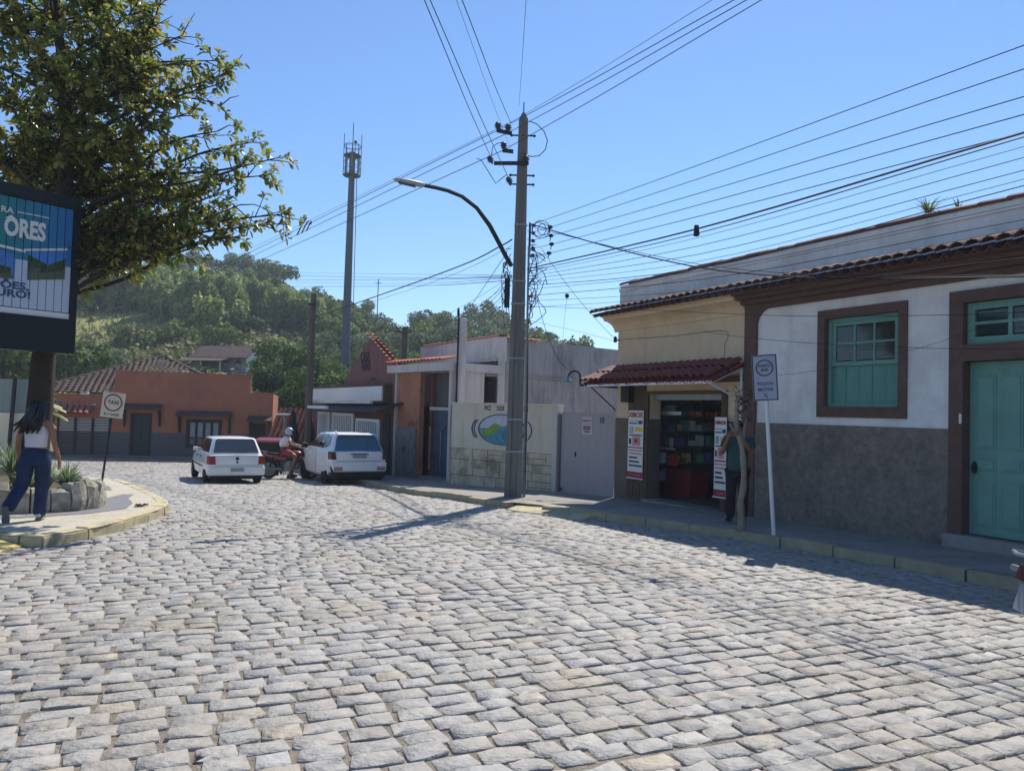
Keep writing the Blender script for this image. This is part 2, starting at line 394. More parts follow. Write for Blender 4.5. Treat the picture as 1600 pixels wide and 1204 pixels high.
# pavements and kerbs
isl = flat_sheet('pavement', ISLAND, .13, M['mosaic'], kind='structure')
pav = flat_sheet('pavement', PAVE_R, .13, M['conc'], kind='structure')
def kerb_run(parent, pts, step, m, h, w, side, yel=None):
    q = resample(pts, step); e_ = Vector((pts[-1][0], pts[-1][1], 0))
    if (q[-1] - e_).length > .05: q.append(e_)
    for i in range(len(q) - 1):
        a, b = q[i], q[i + 1]; d = (b - a); L = d.length; d.normalize(); n = Vector((-d.y, d.x, 0)) * side
        g = .008 + random.random() * .01; a2 = a + d * g; b2 = b - d * g; a0 = float(gz(a.x, a.y)); b0 = float(gz(b.x, b.y)); t = random.uniform(-.008, .012)
        j = lambda s=.012: random.uniform(-s, s)
        mb = MB(); c = (a2 + b2) / 2; zc = (a0 + b0) / 2
        secs = []
        for s in range(4):
            p = a2.lerp(b2, s / 3); z = a0 + (b0 - a0) * s / 3; o1 = n * (-.012 + j()); 
            secs.append([p + o1 + Vector((0, 0, z - .1)), p + o1 * .6 + Vector((0, 0, z + h - .03 + j(.008))), p + n * (.022 + j(.006)) + Vector((0, 0, z + h + t + j(.005))), p + n * w + Vector((0, 0, z + h + t + j(.005))), p + n * w + Vector((0, 0, z - .1))])
        mb.rings(secs); o = mb.build('kerb_stone', m, parent)
        me = o.data; off = Vector((c.x, c.y, zc)); me.transform(Matrix.Translation(-off)); o.location = off
kerb_run(isl, ISLAND[2:15], .95, M['kerb_y'], .137, .17, -1)
kerb_run(isl, [(-5.6, 9.31), (-5.85, 9.34), (-6.5, 9.41)], .3, M['kerb_y'], .137, .17, -1)
kerb_run(isl, [(-6.45, 7.98), (-5.75, 7.9), (-5.9, 6.5), (-7.2, 4.6), (-12, 4.3)], .95, M['kerb_y'], .137, .17, -1)
kerb_run(pav, KERB_R[:6] + [(.75, 15.18)], .9, M['kerb_g'], .138, .16, 1)
kerb_run(pav, [(.1, 15.72)] + KERB_R[7:], .8, M['kerb_g'], .138, .16, 1)
# grey waves of the mosaic
def band(name, pts, ws, m, parent, h):
    mb = MB(); a = []; b = []
    pts = [Vector((p[0], p[1], 0)) for p in pts]
    for i, p in enumerate(pts):
        d = (pts[min(i + 1, len(pts) - 1)] - pts[max(i - 1, 0)]).normalized(); n = Vector((-d.y, d.x, 0)) * ws[i] / 2
        for l, s in ((a, 1), (b, -1)):
            r = p + n * s; l.append((r.x, r.y, float(gz(r.x, r.y)) + h))
    mb.rings([a, b], cap=False, close=False); return mb.build(name, m, parent)
band('mosaic_wave', [(-9.6, 10.2), (-8.6, 10.25), (-7.7, 10.6), (-7.0, 11.1), (-6.55, 11.75), (-6.45, 12.5), (-6.75, 13.3), (-7.2, 14.2), (-7.4, 15.0)], [.45, .4, .36, .34, .4, .5, .5, .36, .2], M['mosaic_d'], isl, .136)
band('mosaic_wave', [(-11.5, 17.9), (-10.6, 18.1), (-9.7, 17.7), (-8.9, 16.8), (-8.3, 15.8)], [.4, .4, .4, .36, .3], M['mosaic_d'], isl, .136)
# painted ramp cut into the island edge
mb = MB(); mb.hexa([(-6.46, 7.96, -.3), (-5.76, 7.9, -.3), (-5.82, 9.3, -.3), (-6.46, 9.39, -.3)], [(-6.46, 7.96, -.015), (-5.76, 7.9, -.135), (-5.82, 9.3, -.165), (-6.46, 9.39, -.045)])
mb.build('pavement_ramp', M['ramp'], isl)
# concrete ramp slabs to the gate, broken edge
for (pts, hh) in (([(790, 786), (868, 799), (905, 790), (812, 778)], .15), ([(868, 799), (925, 806), (962, 798), (905, 790)], .152)):
    pass
def slab(name, pl, z0, z1, m, parent):
    b = [(x, y, float(gz(x, y)) - .05) for x, y in pl]; t = [(x, y, float(gz(x, y)) + z) for (x, y), z in zip(pl, z1)]
    mb = MB(); mb.hexa(b, t); return mb.build(name, m, parent, bevel=.01)
slab('ramp_slab', [(-.05, 15.35), (.62, 14.62), (1.15, 15.05), (.35, 15.95)], 0, (.02, .02, .142, .142), M['kerb_y'], pav)
slab('ramp_slab', [(.64, 14.6), (1.3, 13.95), (1.85, 14.2), (1.17, 15.03)], 0, (.02, .015, .14, .142), M['kerb_y'], pav)
# concrete strip raised in front of the red house
rh_pave = flat_sheet('pavement', [(-40, 33.9), (-9.5, 33.6), (-9.5, 36.5), (-40, 36.5)], .14, M['conc'], kind='structure')
mb = MB(); mb.box(-40, -9.5, 33.75, 33.92, -1.3, -.86); mb.build('kerb_strip', M['conc'], rh_pave)
# dry leaves blown on the mosaic
M['dryleaf'] = mat('dry_leaf', '#6b4a2c', .8, .3, 20)
for (x, y, s, lb) in ((-6.15, 12.9, .13, 'curled brown dry leaf lying on the island pavement tip near the kerb'), (-7.3, 12.6, .07, 'small brown dry leaf lying on the mosaic beside the stone planter')):
    mb = MB(); z = float(gz(x, y)) + .133
    for k in range(7):
        a = random.uniform(0, 6.28); r = s * random.uniform(.5, 1)
        mb.add([(x, y, z), (x + r * math.cos(a), y + r * math.sin(a), z + random.uniform(.01, .06)), (x + r * 1.2 * math.cos(a + .5), y + r * 1.2 * math.sin(a + .5), z + random.uniform(.0, .03)), (x + r * .7 * math.cos(a + .9), y + r * .7 * math.sin(a + .9), z + .05)], [(0, 1, 2), (0, 2, 3)])
    tag(mb.build('dry_leaf', M['dryleaf'], fix=False), lb, 'leaf')
# ------------------------------------------------------------------ building materials
M['white'] = mat('white_limewash', '#e4e2e0', .85, .05, 2, .15, 30, dirt='#b2aeaa', dscale=1.1, damt=.5, drip=.25)
M['cream'] = mat('cream_plaster', '#d6c0a2', .85, .06, 2, .15, 30, dirt='#b79f78', dscale=.8, damt=.4, drip=.25)
M['brown'] = mat('brown_paint', '#634c45', .75, .18, 5, .1, 40)
M['brown_w'] = mat('brown_wood', '#5a4a38', .75, .2, 5, .15, 30, stretch=(12, 12, 1))
M['rough'] = mat('rough_cast_grey', '#80766d', .95, .3, 9, 1.0, 30, dirt='#5b5650', dscale=2.2, damt=.6)
M['turq'] = mat('turquoise_paint', '#6a988d', .5, .12, 5, .12, 40, dirt='#5b7d70', dscale=2.5, damt=.6)
M['turq_d'] = mat('green_shutter', '#5c9084', .6, .1, 3, .08, 40, stretch=(6, 6, 1))
M['glass'] = glassmat('window_glass', '#1c2a30', .06)
M['dado'] = mat('grey_brown_dado', '#6b6058', .85, .12, 3, .2, 30)
M['tile'] = mat('clay_tile', '#6e483f', .85, .25, 5, .3, 30, dirt='#4c413c', dscale=3, damt=.6)
M['tile_r'] = mat('red_tile', '#7e4541', .7, .2, 5, .2, 30, dirt='#6b3a34', dscale=3, damt=.5)
M['tile_o'] = mat('old_tile', '#574640', .9, .3, 3, .3, 30, dirt='#38332f', dscale=1.2, damt=.7)
M['tile_b'] = mat('orange_tile', '#b06a54', .85, .25, 5, .3, 30, dirt='#7b4a3c', dscale=3, damt=.5)
M['grey_pl'] = mat('stained_plaster', '#9a9696', .9, .12, 1.5, .2, 25, dirt='#57565a', dscale=.8, damt=.8, stretch=(1.6, 1.6, .5), drip=.6)
M['dark_pl'] = mat('mouldy_plaster', '#5c5b60', .9, .2, 1.5, .2, 25, dirt='#383a40', dscale=1.1, damt=.8, stretch=(1.6, 1.6, .5))
M['offwhite'] = mat('offwhite_plaster', '#c6bfbb', .9, .08, 2, .15, 25, dirt='#8f8a88', dscale=1.0, damt=.5, stretch=(1.5, 1.5, .6), drip=.45)
M['mural_w'] = mat('mural_cream', '#cfc4b2', .85, .06, 3, .12, 30, dirt='#a99f90', dscale=1.5, damt=.35, drip=.4)
M['faux'] = mat('sawn_stone', '#cbbb9e', .85, .2, 5, .35, 30, dirt='#6a6054', dscale=1.5, damt=.75, drip=.6)
M['gate'] = mat('grey_gate_paint', '#a39c9c', .55, .06, 2, .05, 20, dirt='#847d7c', dscale=2, damt=.4, drip=.18)
M['gate_d'] = mat('gate_post', '#6d6a6c', .7, .12, 3, .1, 20)
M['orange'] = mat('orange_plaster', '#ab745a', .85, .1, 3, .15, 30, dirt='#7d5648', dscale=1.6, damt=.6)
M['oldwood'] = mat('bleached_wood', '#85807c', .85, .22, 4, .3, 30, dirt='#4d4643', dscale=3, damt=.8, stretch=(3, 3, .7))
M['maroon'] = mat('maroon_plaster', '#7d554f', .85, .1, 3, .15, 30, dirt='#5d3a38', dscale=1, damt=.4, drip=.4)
M['redwall'] = mat('terracotta_plaster', '#a86a52', .85, .06, 2, .12, 30, dirt='#84564a', dscale=.7, damt=.55, drip=.25)
M['blue_dado'] = mat('slate_dado', '#5d5d62', .85, .1, 2, .15, 30)
M['dkwood'] = mat('dark_wood', '#33302f', .7, .15, 4, .1, 30)
M['dkgreen'] = mat('dark_green_paint', '#2d3d40', .6, .1, 4, .08, 30)
M['black'] = mat('black_iron', '#22242a', .5, .1, 8)
M['metal'] = mat('galvanised_steel', '#8c9096', .45, .1, 8, metal=.6)
M['wmetal'] = mat('white_metal', '#d5d6d6', .45, .06, 6)
M['ink'] = mat('black_ink', '#26242c', .7, .05)
M['inkred'] = mat('red_ink', '#a83038', .7, .05)
M['inkblue'] = mat('blue_ink', '#2f4c74', .7, .05)
M['paper'] = mat('white_vinyl', '#dfdcd8', .5, .03, 4)
M['yellowp'] = mat('yellow_print', '#e0bd55', .5, .05)
M['pinkp'] = mat('pink_print', '#cf8f8f', .5, .1, 40)
M['tealp'] = mat('teal_print', '#5c8f96', .5, .1, 30)
M['floor'] = mat('dark_tile_floor', '#66645f', .5, .1, 4)
M['inwall'] = mat('dim_shop_wall', '#6e7877', .8, .1, 2)
M['graff'] = mat('graffiti_mauve', '#6e4a55', .8, .2, 12)

def tile_mesh(name, m, L=.46, r0=.088, r1=.105, n=6, up=True, th=.012):
    mb = MB(); rings = []
    for (y, r) in ((0, r1), (L, r0)):
        o = [(-r * math.cos(math.pi * j / n), y, r * .78 * math.sin(math.pi * j / n) * (1 if up else -1)) for j in range(n + 1)]
        i = [(-(r - th) * math.cos(math.pi * j / n), y, (r - th) * .78 * math.sin(math.pi * j / n) * (1 if up else -1)) for j in range(n, -1, -1)]
        rings.append(o + i)
    mb.rings(rings); return mesh_of(mb, name, m)
T_UP = tile_mesh('tile_up', M['tile']); T_DN = tile_mesh('tile_dn', M['tile'], up=False)
T_UPR = tile_mesh('tile_up_r', M['tile_r']); T_DNR = tile_mesh('tile_dn_r', M['tile_r'], up=False)
T_UPB = tile_mesh('tile_up_b', M['tile_b']); T_DNB = tile_mesh('tile_dn_b', M['tile_b'], up=False)
def tile_rows(parent, x0, x1, y0, z0, rise, rows, tu, td, pitch=.21, rowl=.4, jit=.012, name='roof_tile'):
    """barrel tiles on a slope that starts at its lower edge (y0, z0) and rises away from the street"""
    a = math.atan(rise); n = int((x1 - x0) / pitch)
    for r in range(rows):
        for i in range(n + 1):
            x = x0 + i * pitch
            y = y0 + r * rowl * math.cos(a); z = z0 + r * rowl * math.sin(a) + r * .006
            inst(name, td, parent, (x + pitch / 2, y + random.uniform(-jit, jit), z - .012), (a, 0, random.uniform(-.02, .02)))
            inst(name, tu, parent, (x + random.uniform(-.006, .006), y - .03 + random.uniform(-jit, jit), z + .02), (a, random.uniform(-.03, .03), random.uniform(-.03, .03)))

# ------------------------------------------------------------------ right side: white house and yellow shop (one street front)
FW = Frame((3.0, 17.0), (3.468, 16.116))
ZB, ZC, ZE, ZP = -.9, 1.54, 3.97, 4.64            # base, dado top, eave edge, parapet top
wh = thing('white_house', 'white house with brown trim, grey rough cast base, turquoise window and door', 'house', FW.pt(0, 0, 0), FW.a)
U0, U1 = 3.24, 14.5
win = (4.6, 6.24, 1.67, 3.45); door = (6.91, 8.95, -.3, 3.48)
wall_open(MB(), U0, U1, ZC, 4.05, [(win[0] + .14, win[1] - .14, win[2] + .14, win[3] - .14), (door[0] + .17, door[1] - .17, ZC, door[3] - .17)], 0, .32).build('wall', M['white'], wh)
wall_open(MB(), U0, U1, ZB, ZC, [(door[0] + .17, door[1] - .17, .09, ZC)], -.035, .32).build('base_wall', M['rough'], wh)
mb = MB(); mb.box(U0, U1, .02, .3, 4.05, ZP); mb.box(U0, U1, -.01, .02, 4.5, 4.56); mb.build('parapet', M['white'], wh)
mb = MB(); mb.box(U0, U1, .33, 9, 3.9, 4.0); mb.box(U1 - .3, U1, .33, 9, ZB, 3.9); mb.box(U0, U0 + .2, .33, 9, ZB, 3.9); mb.box(U0 + .2, U1 - .3, 8.7, 9, ZB, 3.9); mb.build('rear_walls', M['offwhite'], wh)
# brown corner strip with its rounded upper corner, and the brown eaves board
mb = MB(); mb.box(2.95, U0 - .002, -.055, .3, ZB, 3.62)
mb.box(2.95, U1, -.058, -.002, 3.62, 3.72); mb.box(U0 - .3, U1, -.16, -.002, 3.722, 3.80); mb.box(U0 - .3, U1, -.30, -.002, 3.802, 3.87); mb.box(U0 - .3, U1, -.42, -.002, 3.872, 3.93)
fil = [(U0 - .001, 3.619)] + [(U0 - .001 + .3 * (1 - math.cos(t)), 3.619 - .3 * (1 - math.sin(t))) for t in [math.pi / 2 * k / 8 for k in range(9)]][::-1]
mb.prism([(U0 - .001, 3.619), *[(U0 + .3 - .3 * math.cos(math.pi / 2 * k / 8), 3.319 + .3 * math.sin(math.pi / 2 * k / 8)) for k in range(9)]], 'y', -.05, -.003)
mb.build('eaves_trim', M['brown'], wh)
tile_rows(wh, U0 - .1, U1, -.56, 3.955, .30, 1, T_UP, T_DN, rowl=.4)
for i in range(28):                                                    # cap tiles on the parapet, lying along it
    inst('cap_tile', T_UP, wh, (U0 + .02 + i * .4, .15, ZP - .005 + random.uniform(0, .012)), (R(random.uniform(-1, 3)), 0, R(-90 + random.uniform(-2, 2))), (1.7, 1.02, 1.25))
# window
w = thing('window', None, None); del_me = w; w.parent = wh
def frame_box(mb, x0, x1, z0, z1, t, y0, y1):
    mb.box(x0, x0 + t, y0, y1, z0, z1); mb.box(x1 - t, x1, y0, y1, z0, z1); mb.box(x0 + t, x1 - t, y0, y1, z0, z0 + t); mb.box(x0 + t, x1 - t, y0, y1, z1 - t, z1)
mb = MB(); frame_box(mb, *win, .145, -.03, .2); mb.box(win[0] + .145, win[1] - .145, -.05, .1, win[2] + .145, win[2] + .175); mb.build('frame', M['brown'], w)
ix0, ix1, iz0, iz1 = win[0] + .15, win[1] - .15, win[2] + .177, win[3] - .15; zm = iz0 + (iz1 - iz0) * .46
mb = MB(); frame_box(mb, ix0, ix1, iz0, iz1, .06, .07, .19); mb.build('casing', M['turq'], w)
mb = MB(); sx0, sx1, sz0, sz1 = ix0 + .062, ix1 - .062, zm, iz1 - .062
mb.box(sx0, sx0 + .07, .09, .125, sz0, sz1); mb.box(sx1 - .07, sx1, .09, .125, sz0, sz1); mb.box(sx0 + .07, sx1 - .07, .09, .125, sz0, sz0 + .07); mb.box(sx0 + .07, sx1 - .07, .09, .125, sz1 - .06, sz1)
pw = (sx1 - sx0 - .14) / 3; ph = (sz1 - sz0 - .13) / 2
for k in (1, 2): mb.box(sx0 + .07 + pw * k - .016, sx0 + .07 + pw * k + .016, .092, .123, sz0 + .07, sz1 - .06)
mb.box(sx0 + .07, sx1 - .07, .094, .121, sz0 + .07 + ph - .016, sz0 + .07 + ph + .016); mb.build('sash', M['turq'], w)
for k in range(3):
    for j in range(2):
        MB().box(sx0 + .07 + pw * k + .017, sx0 + .07 + pw * (k + 1) - .017, .105, .11, sz0 + .07 + ph * j + .017, sz0 + .07 + ph * (j + 1) - .017).build('pane', M['glass'], w)
nb = 5
for k in range(nb):
    x0 = ix0 + .062 + (ix1 - ix0 - .124) * k / nb; MB().box(x0 + .004, x0 + (ix1 - ix0 - .124) / nb - .004, .13 + .004 * (k % 2), .16, iz0 + .062, zm - .003).build('shutter_board', M['turq_d'], w)
MB().box(ix0 + .001, ix1 - .001, .20, .3, iz0, iz1).build('lining', M['dkgreen'], w)
# door with transom light
d = thing('door', None, None); d.parent = wh
dx0, dx1, dz1 = door[0], door[1], door[3]
mb = MB(); mb.box(dx0, dx0 + .2, -.06, .2, .095, dz1); mb.box(dx1 - .2, dx1, -.06, .2, .095, dz1); mb.box(dx0 + .2, dx1 - .2, -.06, .2, dz1 - .17, dz1); mb.box(dx0 + .2, dx1 - .2, -.06, .2, 2.49, 2.72); mb.build('frame', M['brown'], d)
tx0, tx1, tz0, tz1 = dx0 + .21, dx1 - .21, 2.725, dz1 - .175
mb = MB(); frame_box(mb, tx0, tx1, tz0, tz1, .1, .03, .1)
tw = (tx1 - tx0 - .2) / 3; th = (tz1 - tz0 - .2) / 2
for k in (1, 2): mb.box(tx0 + .1 + tw * k - .025, tx0 + .1 + tw * k + .025, .035, .095, tz0 + .1, tz1 - .1)
mb.box(tx0 + .1, tx1 - .1, .037, .093, tz0 + .1 + th - .02, tz0 + .1 + th + .02); mb.build('transom_sash', M['turq'], d)
for k in range(3):
    for j in range(2): MB().box(tx0 + .1 + tw * k + .026, tx0 + .1 + tw * (k + 1) - .026, .06, .066, tz0 + .1 + th * j + .021, tz0 + .1 + th * (j + 1) - .021).build('pane', M['glass'], d)
MB().box(tx0, tx1, .2, .3, 2.5, dz1 - .18).build('lining', M['dado'], d)
mid = (dx0 + dx1) / 2
for a, b in ((dx0 + .202, mid - .003), (mid + .003, dx1 - .202)):
    mb = MB(); mb.box(a, b, .11, .155, .1, 2.485)
    for (z0, z1) in ((.22, .86), (.98, 1.16), (1.28, 2.3)):
        for (p0, p1) in ((a + .1, (a + b) / 2 - .04), ((a + b) / 2 + .04, b - .1)):
            mb.box(p0, p1, .098, .11, z0, z1); mb.box(p0 + .03, p1 - .03, .086, .098, z0 + .03, z1 - .03)
    mb.build('leaf', M['turq'], d, bevel=.004)
mb = MB(); mb.prism([(.035 * math.cos(t), .085 * math.sin(t)) for t in [k * math.pi / 8 for k in range(16)]], 'y', .07, .086); mb.ball((0, .04, 0), .024, 8, 6); o = mb.build('handle', M['black'], d); o.location = (dx0 + .29, .0, 1.02)
MB().box(dx0 + .165, dx0 + .198, -.085, -.06, 1.62, 1.76).build('doorbell', M['wmetal'], d, bevel=.004)
MB().box(dx0 - .02, dx1 + .02, -.16, .32, -.5, .088).build('step', M['conc'], d, bevel=.01)
# weeds growing on the parapet
M['weed'] = leafmat('weed_leaf', ['#4a5a2c', '#77803f'], .7)
def tuft(name, loc, h, n, m, label, cat, spread=.5, lw=.02, group=None, curve=.5):
    V = []; Fq = []; T = []
    for i in range(n):
        a = random.uniform(0, 6.28); L = h * random.uniform(.55, 1); sp = spread * random.uniform(.2, 1); t = random.random(); k = len(V)
        for s in range(4):
            f = s / 3; r = sp * L * (f ** 1.6); z = L * f - curve * sp * L * f * f; wd = lw * (1 - f * .85) * random.uniform(.8, 1.2)
            c, q = math.cos(a), math.sin(a)
            V += [(c * r - q * wd, q * r + c * wd, z), (c * r + q * wd, q * r - c * wd, z)]; T += [t, t]
        Fq += [(k + 2 * s, k + 2 * s + 1, k + 2 * s + 3, k + 2 * s + 2) for s in range(3)]
    o = npmesh(name, V, Fq, m, tint=T); o.location = loc
    return tag(o, label, cat, group)
q = FW.px(1447, 336, .15)
tuft('weed', FW.pt(q[0], .2, ZP + .05), .42, 26, M['weed'], 'weed tuft growing on top of the white house parapet among the cap tiles', 'weed', .9, .02)
tuft('weed', FW.pt(q[0] + .45, .22, ZP + .05), .25, 14, M['weed'], 'smaller weed tuft on the parapet to the right of the larger tuft', 'weed', .9, .018)

sh = thing('shop_building', 'yellow shop with dark open doorway under a red tiled awning left of the white house', 'shop', FW.pt(0, 0, 0), FW.a)
S0, S1 = -1.14, 2.948
wall_open(MB(), S0, S1, ZC, 4.05, [(.1, 2.37, ZC, 2.08)], 0, .3).build('wall', M['cream'], sh)
wall_open(MB(), S0, S1, ZB, ZC, [(.1, 2.37, -.22, ZC)], -.02, .3).build('base_wall', M['dado'], sh)
mb = MB(); mb.box(S0, U0, .02, .3, 4.05, ZP); mb.box(S0, U0, -.01, .02, 4.5, 4.56); mb.build('parapet', M['white'], sh)
mb = MB(); mb.box(S0, S1, .31, 9, 3.9, 4.0); mb.box(S0, S0 + .2, .31, 9, ZB, 3.9); mb.box(S0 + .2, U0, 8.7, 9, ZB, 3.9); mb.build('rear_walls', M['offwhite'], sh)
prof = [(0, 3.55), (-.03, 3.58), (-.05, 3.64), (-.12, 3.72), (-.24, 3.78), (-.34, 3.80), (-.36, 3.86), (-.44, 3.88), (-.44, 3.93), (0, 3.93)]
mb = MB(); mb.prism([(a - .001, b) for a, b in prof], 'x', S0 - .12, S1); mb.build('cornice', M['cream'], sh)
tile_rows(sh, S0 - .25, U0 - .32, -.56, 3.955, .30, 1, T_UP, T_DN)
for i in range(11): inst('cap_tile', T_UP, sh, (S0 + .02 + i * .4, .15, ZP - .005 + random.uniform(0, .012)), (R(random.uniform(-1, 3)), 0, R(-90 + random.uniform(-2, 2))), (1.7, 1.02, 1.25))
# door surround and folded wooden leaf
mb = MB(); mb.box(-.02, .098, -.05, .3, -.25, 2.14); mb.box(2.372, 2.5, -.05, .3, -.25, 2.14); mb.box(.1, 2.37, -.05, .3, 2.082, 2.14); mb.build('door_frame', M['brown_w'], sh)
for k in range(5): MB().box(-.62 + k * .12, -.62 + k * .12 + .114, -.05 - .004 * (k % 2), -.022, -.22, 2.3).build('door_plank', M['brown_w'], sh)
MB().box(-.62, 2.9, -.045, -.001, 2.302, 2.42).build('lintel_board', M['brown_w'], sh)
MB().box(.12, 2.35, .08, .3, 1.96, 2.075).build('shutter_box', M['metal'], sh)
# interior room
mb = MB(); mb.box(-.9, 2.92, .31, 3.0, -.3, -.2); mb.build('shop_floor', M['floor'], sh)
mb = MB(); mb.box(-.92, 2.92, 3.0, 3.1, -.2, 2.6); mb.box(-.94, -.9, .31, 3.0, -.2, 2.6); mb.box(2.9, 2.94, .31, 3.0, -.2, 2.6); mb.box(-.92, 2.92, .31, 3.0, 2.6, 2.65); mb.build('shop_interior_wall', M['inwall'], sh)
MB().box(0, 2.4, -.12, .31, -.5, -.205).build('door_step', M['conc'], sh, bevel=.008)
# tiled awning on iron brackets
aw = thing('tiled_awning', 'red tiled awning over the shop doorway, its left edge catching the sun', 'awning', FW.pt(0, 0, 0), FW.a)
AX0, AX1, AY, AZ0, AZ1 = -1.2, 2.92, -.92, 2.30, 2.67
tile_rows(aw, AX0, AX1, AY, AZ0 + .03, (AZ1 - AZ0) / .92, 2, T_UPR, T_DNR, pitch=.2, rowl=.5)
mb = MB(); sl = (AZ1 - AZ0) / .9
for x in [AX0 + .02 + k * .68 for k in range(7)]: mb.hexa([(x, AY + .06, AZ0 - .06), (x + .05, AY + .06, AZ0 - .06), (x + .05, -.01, AZ1 - .07), (x, -.01, AZ1 - .07)], [(x, AY + .06, AZ0 - .02), (x + .05, AY + .06, AZ0 - .02), (x + .05, -.01, AZ1 - .03), (x, -.01, AZ1 - .03)])
mb.build('rafters', M['dkwood'], aw)
MB().box(AX0, AX1 + .06, AY + .03, AY + .058, AZ0 - .07, AZ0 - .02).build('fascia', M['wmetal'], aw)
for x in (2.88, ):
    mb = MB(); mb.tube([(x, AY + .1, AZ0 - .06), (x, -.04, AZ1 - .1)], .028); mb.tube([(x, AY + .14, AZ0 - .08), (x, -.04, 1.95)], .022); mb.tube([(x, -.04, 1.3), (x, -.04, AZ1 - .08)], .025); mb.build('bracket', M['wmetal'], aw)
mb = MB(); mb.tube([(S0 + .03, -.03, 2.25), (S0 + .03, AY, 2.27)], .03); mb.build('bracket', M['black'], aw)
# hanging arm with curled end, left of the awning
br = thing('wall_bracket', 'black iron bracket arm with curled end and diagonal brace on the shop corner', 'bracket', FW.pt(S0, 0, 0), FW.a)
a0 = FW.px(965, 608); 
mb = MB(); mb.tube([(.02, -.04, 2.26), (-.3, -.35, 2.27), (-.62, -.62, 2.29)], .03); mb.tube([(.02, -.04, 1.72), (-.42, -.46, 2.26)], .018)
mb.tube([(-.62, -.62, 2.27), (-.63, -.63, 2.52), (-.66, -.66, 2.6), (-.74, -.72, 2.63), (-.82, -.79, 2.59), (-.86, -.82, 2.5)], .026); mb.build('arm', M['black'], br)
mb = MB(); mb.lathe([(.03, 0), (.05, -.05), (.09, -.1), (.1, -.13), (.02, -.135)], 10, (-.86, -.82, 2.5)); mb.build('lamp_shade', M['tealp'], br)
# interior goods
def local(fr, name, label, cat, mb, m, group=None, bevel=0): 
    o = mb.build(name, m, None, bevel=bevel); o.location = fr.pt(0, 0, 0); o.rotation_euler = (0, 0, fr.a); return tag(o, label, cat, group)
def at_y(px, py, y): return FW.px(px, py, y)
c0, c1 = at_y(1034, 727, 1.0), at_y(1078, 727, 1.0); ctz = c0[1]
ct = thing('shop_counter', 'red fronted counter inside the dark shop', 'counter', FW.pt(0, 0, 0), FW.a)
MB().box(c0[0], c1[0], 1.02, 1.55, -.2, ctz - .05).build('front', mat('red_laminate', '#86303a', .5), ct); MB().box(c0[0] - .04, c1[0] + .04, .97, 1.6, ctz - .048, ctz).build('top', M['dkwood'], ct)
shf = thing('display_shelf', 'tall dark shelf of small goods along the left wall of the dim shop', 'shelf', FW.pt(0, 0, 0), FW.a)
mb = MB(); SZ = (.1, .5, .9, 1.25, 1.6, 1.95)
for z in SZ: mb.box(-.89, -.55, .5, 2.95, z, z + .025)
for y in (.5, 1.3, 2.1, 2.92): mb.box(-.88, -.56, y, y + .03, -.2, 2.3)
mb.build('frame', M['metal'], shf)
gm = [mat('goods_%s' % n, c, .6) for n, c in (('red', '#c5575a'), ('white', '#dfe0e2'), ('blue', '#6d8fbe'), ('yellow', '#dcc47a'), ('teal', '#70b0aa'), ('pink', '#d48ea8'))]
for z in SZ:
    y = .56
    while y < 2.8:
        wd = random.uniform(.06, .2); hh = random.uniform(.1, .26)
        if random.random() < .8: MB().box(-.75, -.54, y, y + wd, z + .026, z + .026 + hh).build('package', random.choice(gm), shf)
        y += wd + random.uniform(.02, .12)
bsh = thing('display_rack', 'second rack of hanging packets on the rear wall of the dim shop', 'rack', FW.pt(0, 0, 0), FW.a)
MB().box(-.5, 2.85, 2.93, 2.99, .2, 2.2).build('board', M['inwall'], bsh)
for r in range(5):
    for k in range(14):
        if random.random() < .8: x = -.35 + k * .225; MB().box(x, x + random.uniform(.09, .15), 2.86, 2.92, .45 + r * .34, .62 + r * .34 + random.uniform(0, .08)).build('package', random.choice(gm), bsh)
b0, b1, b2 = at_y(1023, 641, .6), at_y(1031, 645, .6), at_y(1064, 645, .6)
hs = thing('hanging_sign', 'dim white hanging sign with round badge inside the shop doorway', 'sign', FW.pt(0, 0, 0), FW.a)
MB().box(b1[0], b2[0], .6, .62, b1[1] - .035, b1[1] + .04).build('board', M['paper'], hs); mb = MB(); mb.lathe([(.085, 0), (.085, .02)], 16, (b0[0], .6, b0[1]), 'y'); mb.build('badge', M['paper'], hs)
mb = MB(); mb.tube([(b1[0] + .1, .61, b1[1] + .04), (b1[0] + .1, .61, 2.1)], .006, 4); mb.tube([(b2[0] - .1, .61, b1[1] + .04), (b2[0] - .1, .61, 2.1)], .006, 4); mb.build('hanger', M['black'], hs)
n0 = at_y(1049, 691, .8); local(FW, 'paper_note', 'pale paper note hung in the middle of the dark shop doorway', 'paper', MB().box(n0[0] - .07, n0[0] + .07, .8, .806, n0[1] - .1, n0[1] + .1), mat('kraft_paper', '#b7b09a', .8))
n0, n1 = at_y(1026, 699, .9), at_y(1052, 699, .9); local(FW, 'wall_rack', 'slim white rack on the left inside the shop', 'rack', MB().box(n0[0], n1[0], .9, .96, n0[1] - .025, n0[1] + .025).box(n0[0] + .02, n0[0] + .05, .9, .96, n0[1] + .026, n0[1] + .14), M['paper'])
n0 = at_y(1048, 727, 1.05); X_, Zb = n0[0], ctz + .002; local(FW, 'red_bag', 'bright red bag standing on the shop counter', 'bag', MB().hexa([(X_ - .1, 1.05, Zb), (X_ + .1, 1.05, Zb), (X_ + .1, 1.2, Zb), (X_ - .1, 1.2, Zb)], [(X_ - .06, 1.07, Zb + .3), (X_ + .06, 1.07, Zb + .3), (X_ + .06, 1.18, Zb + .3), (X_ - .06, 1.18, Zb + .3)]), mat('red_nylon', '#e04a40', .5))
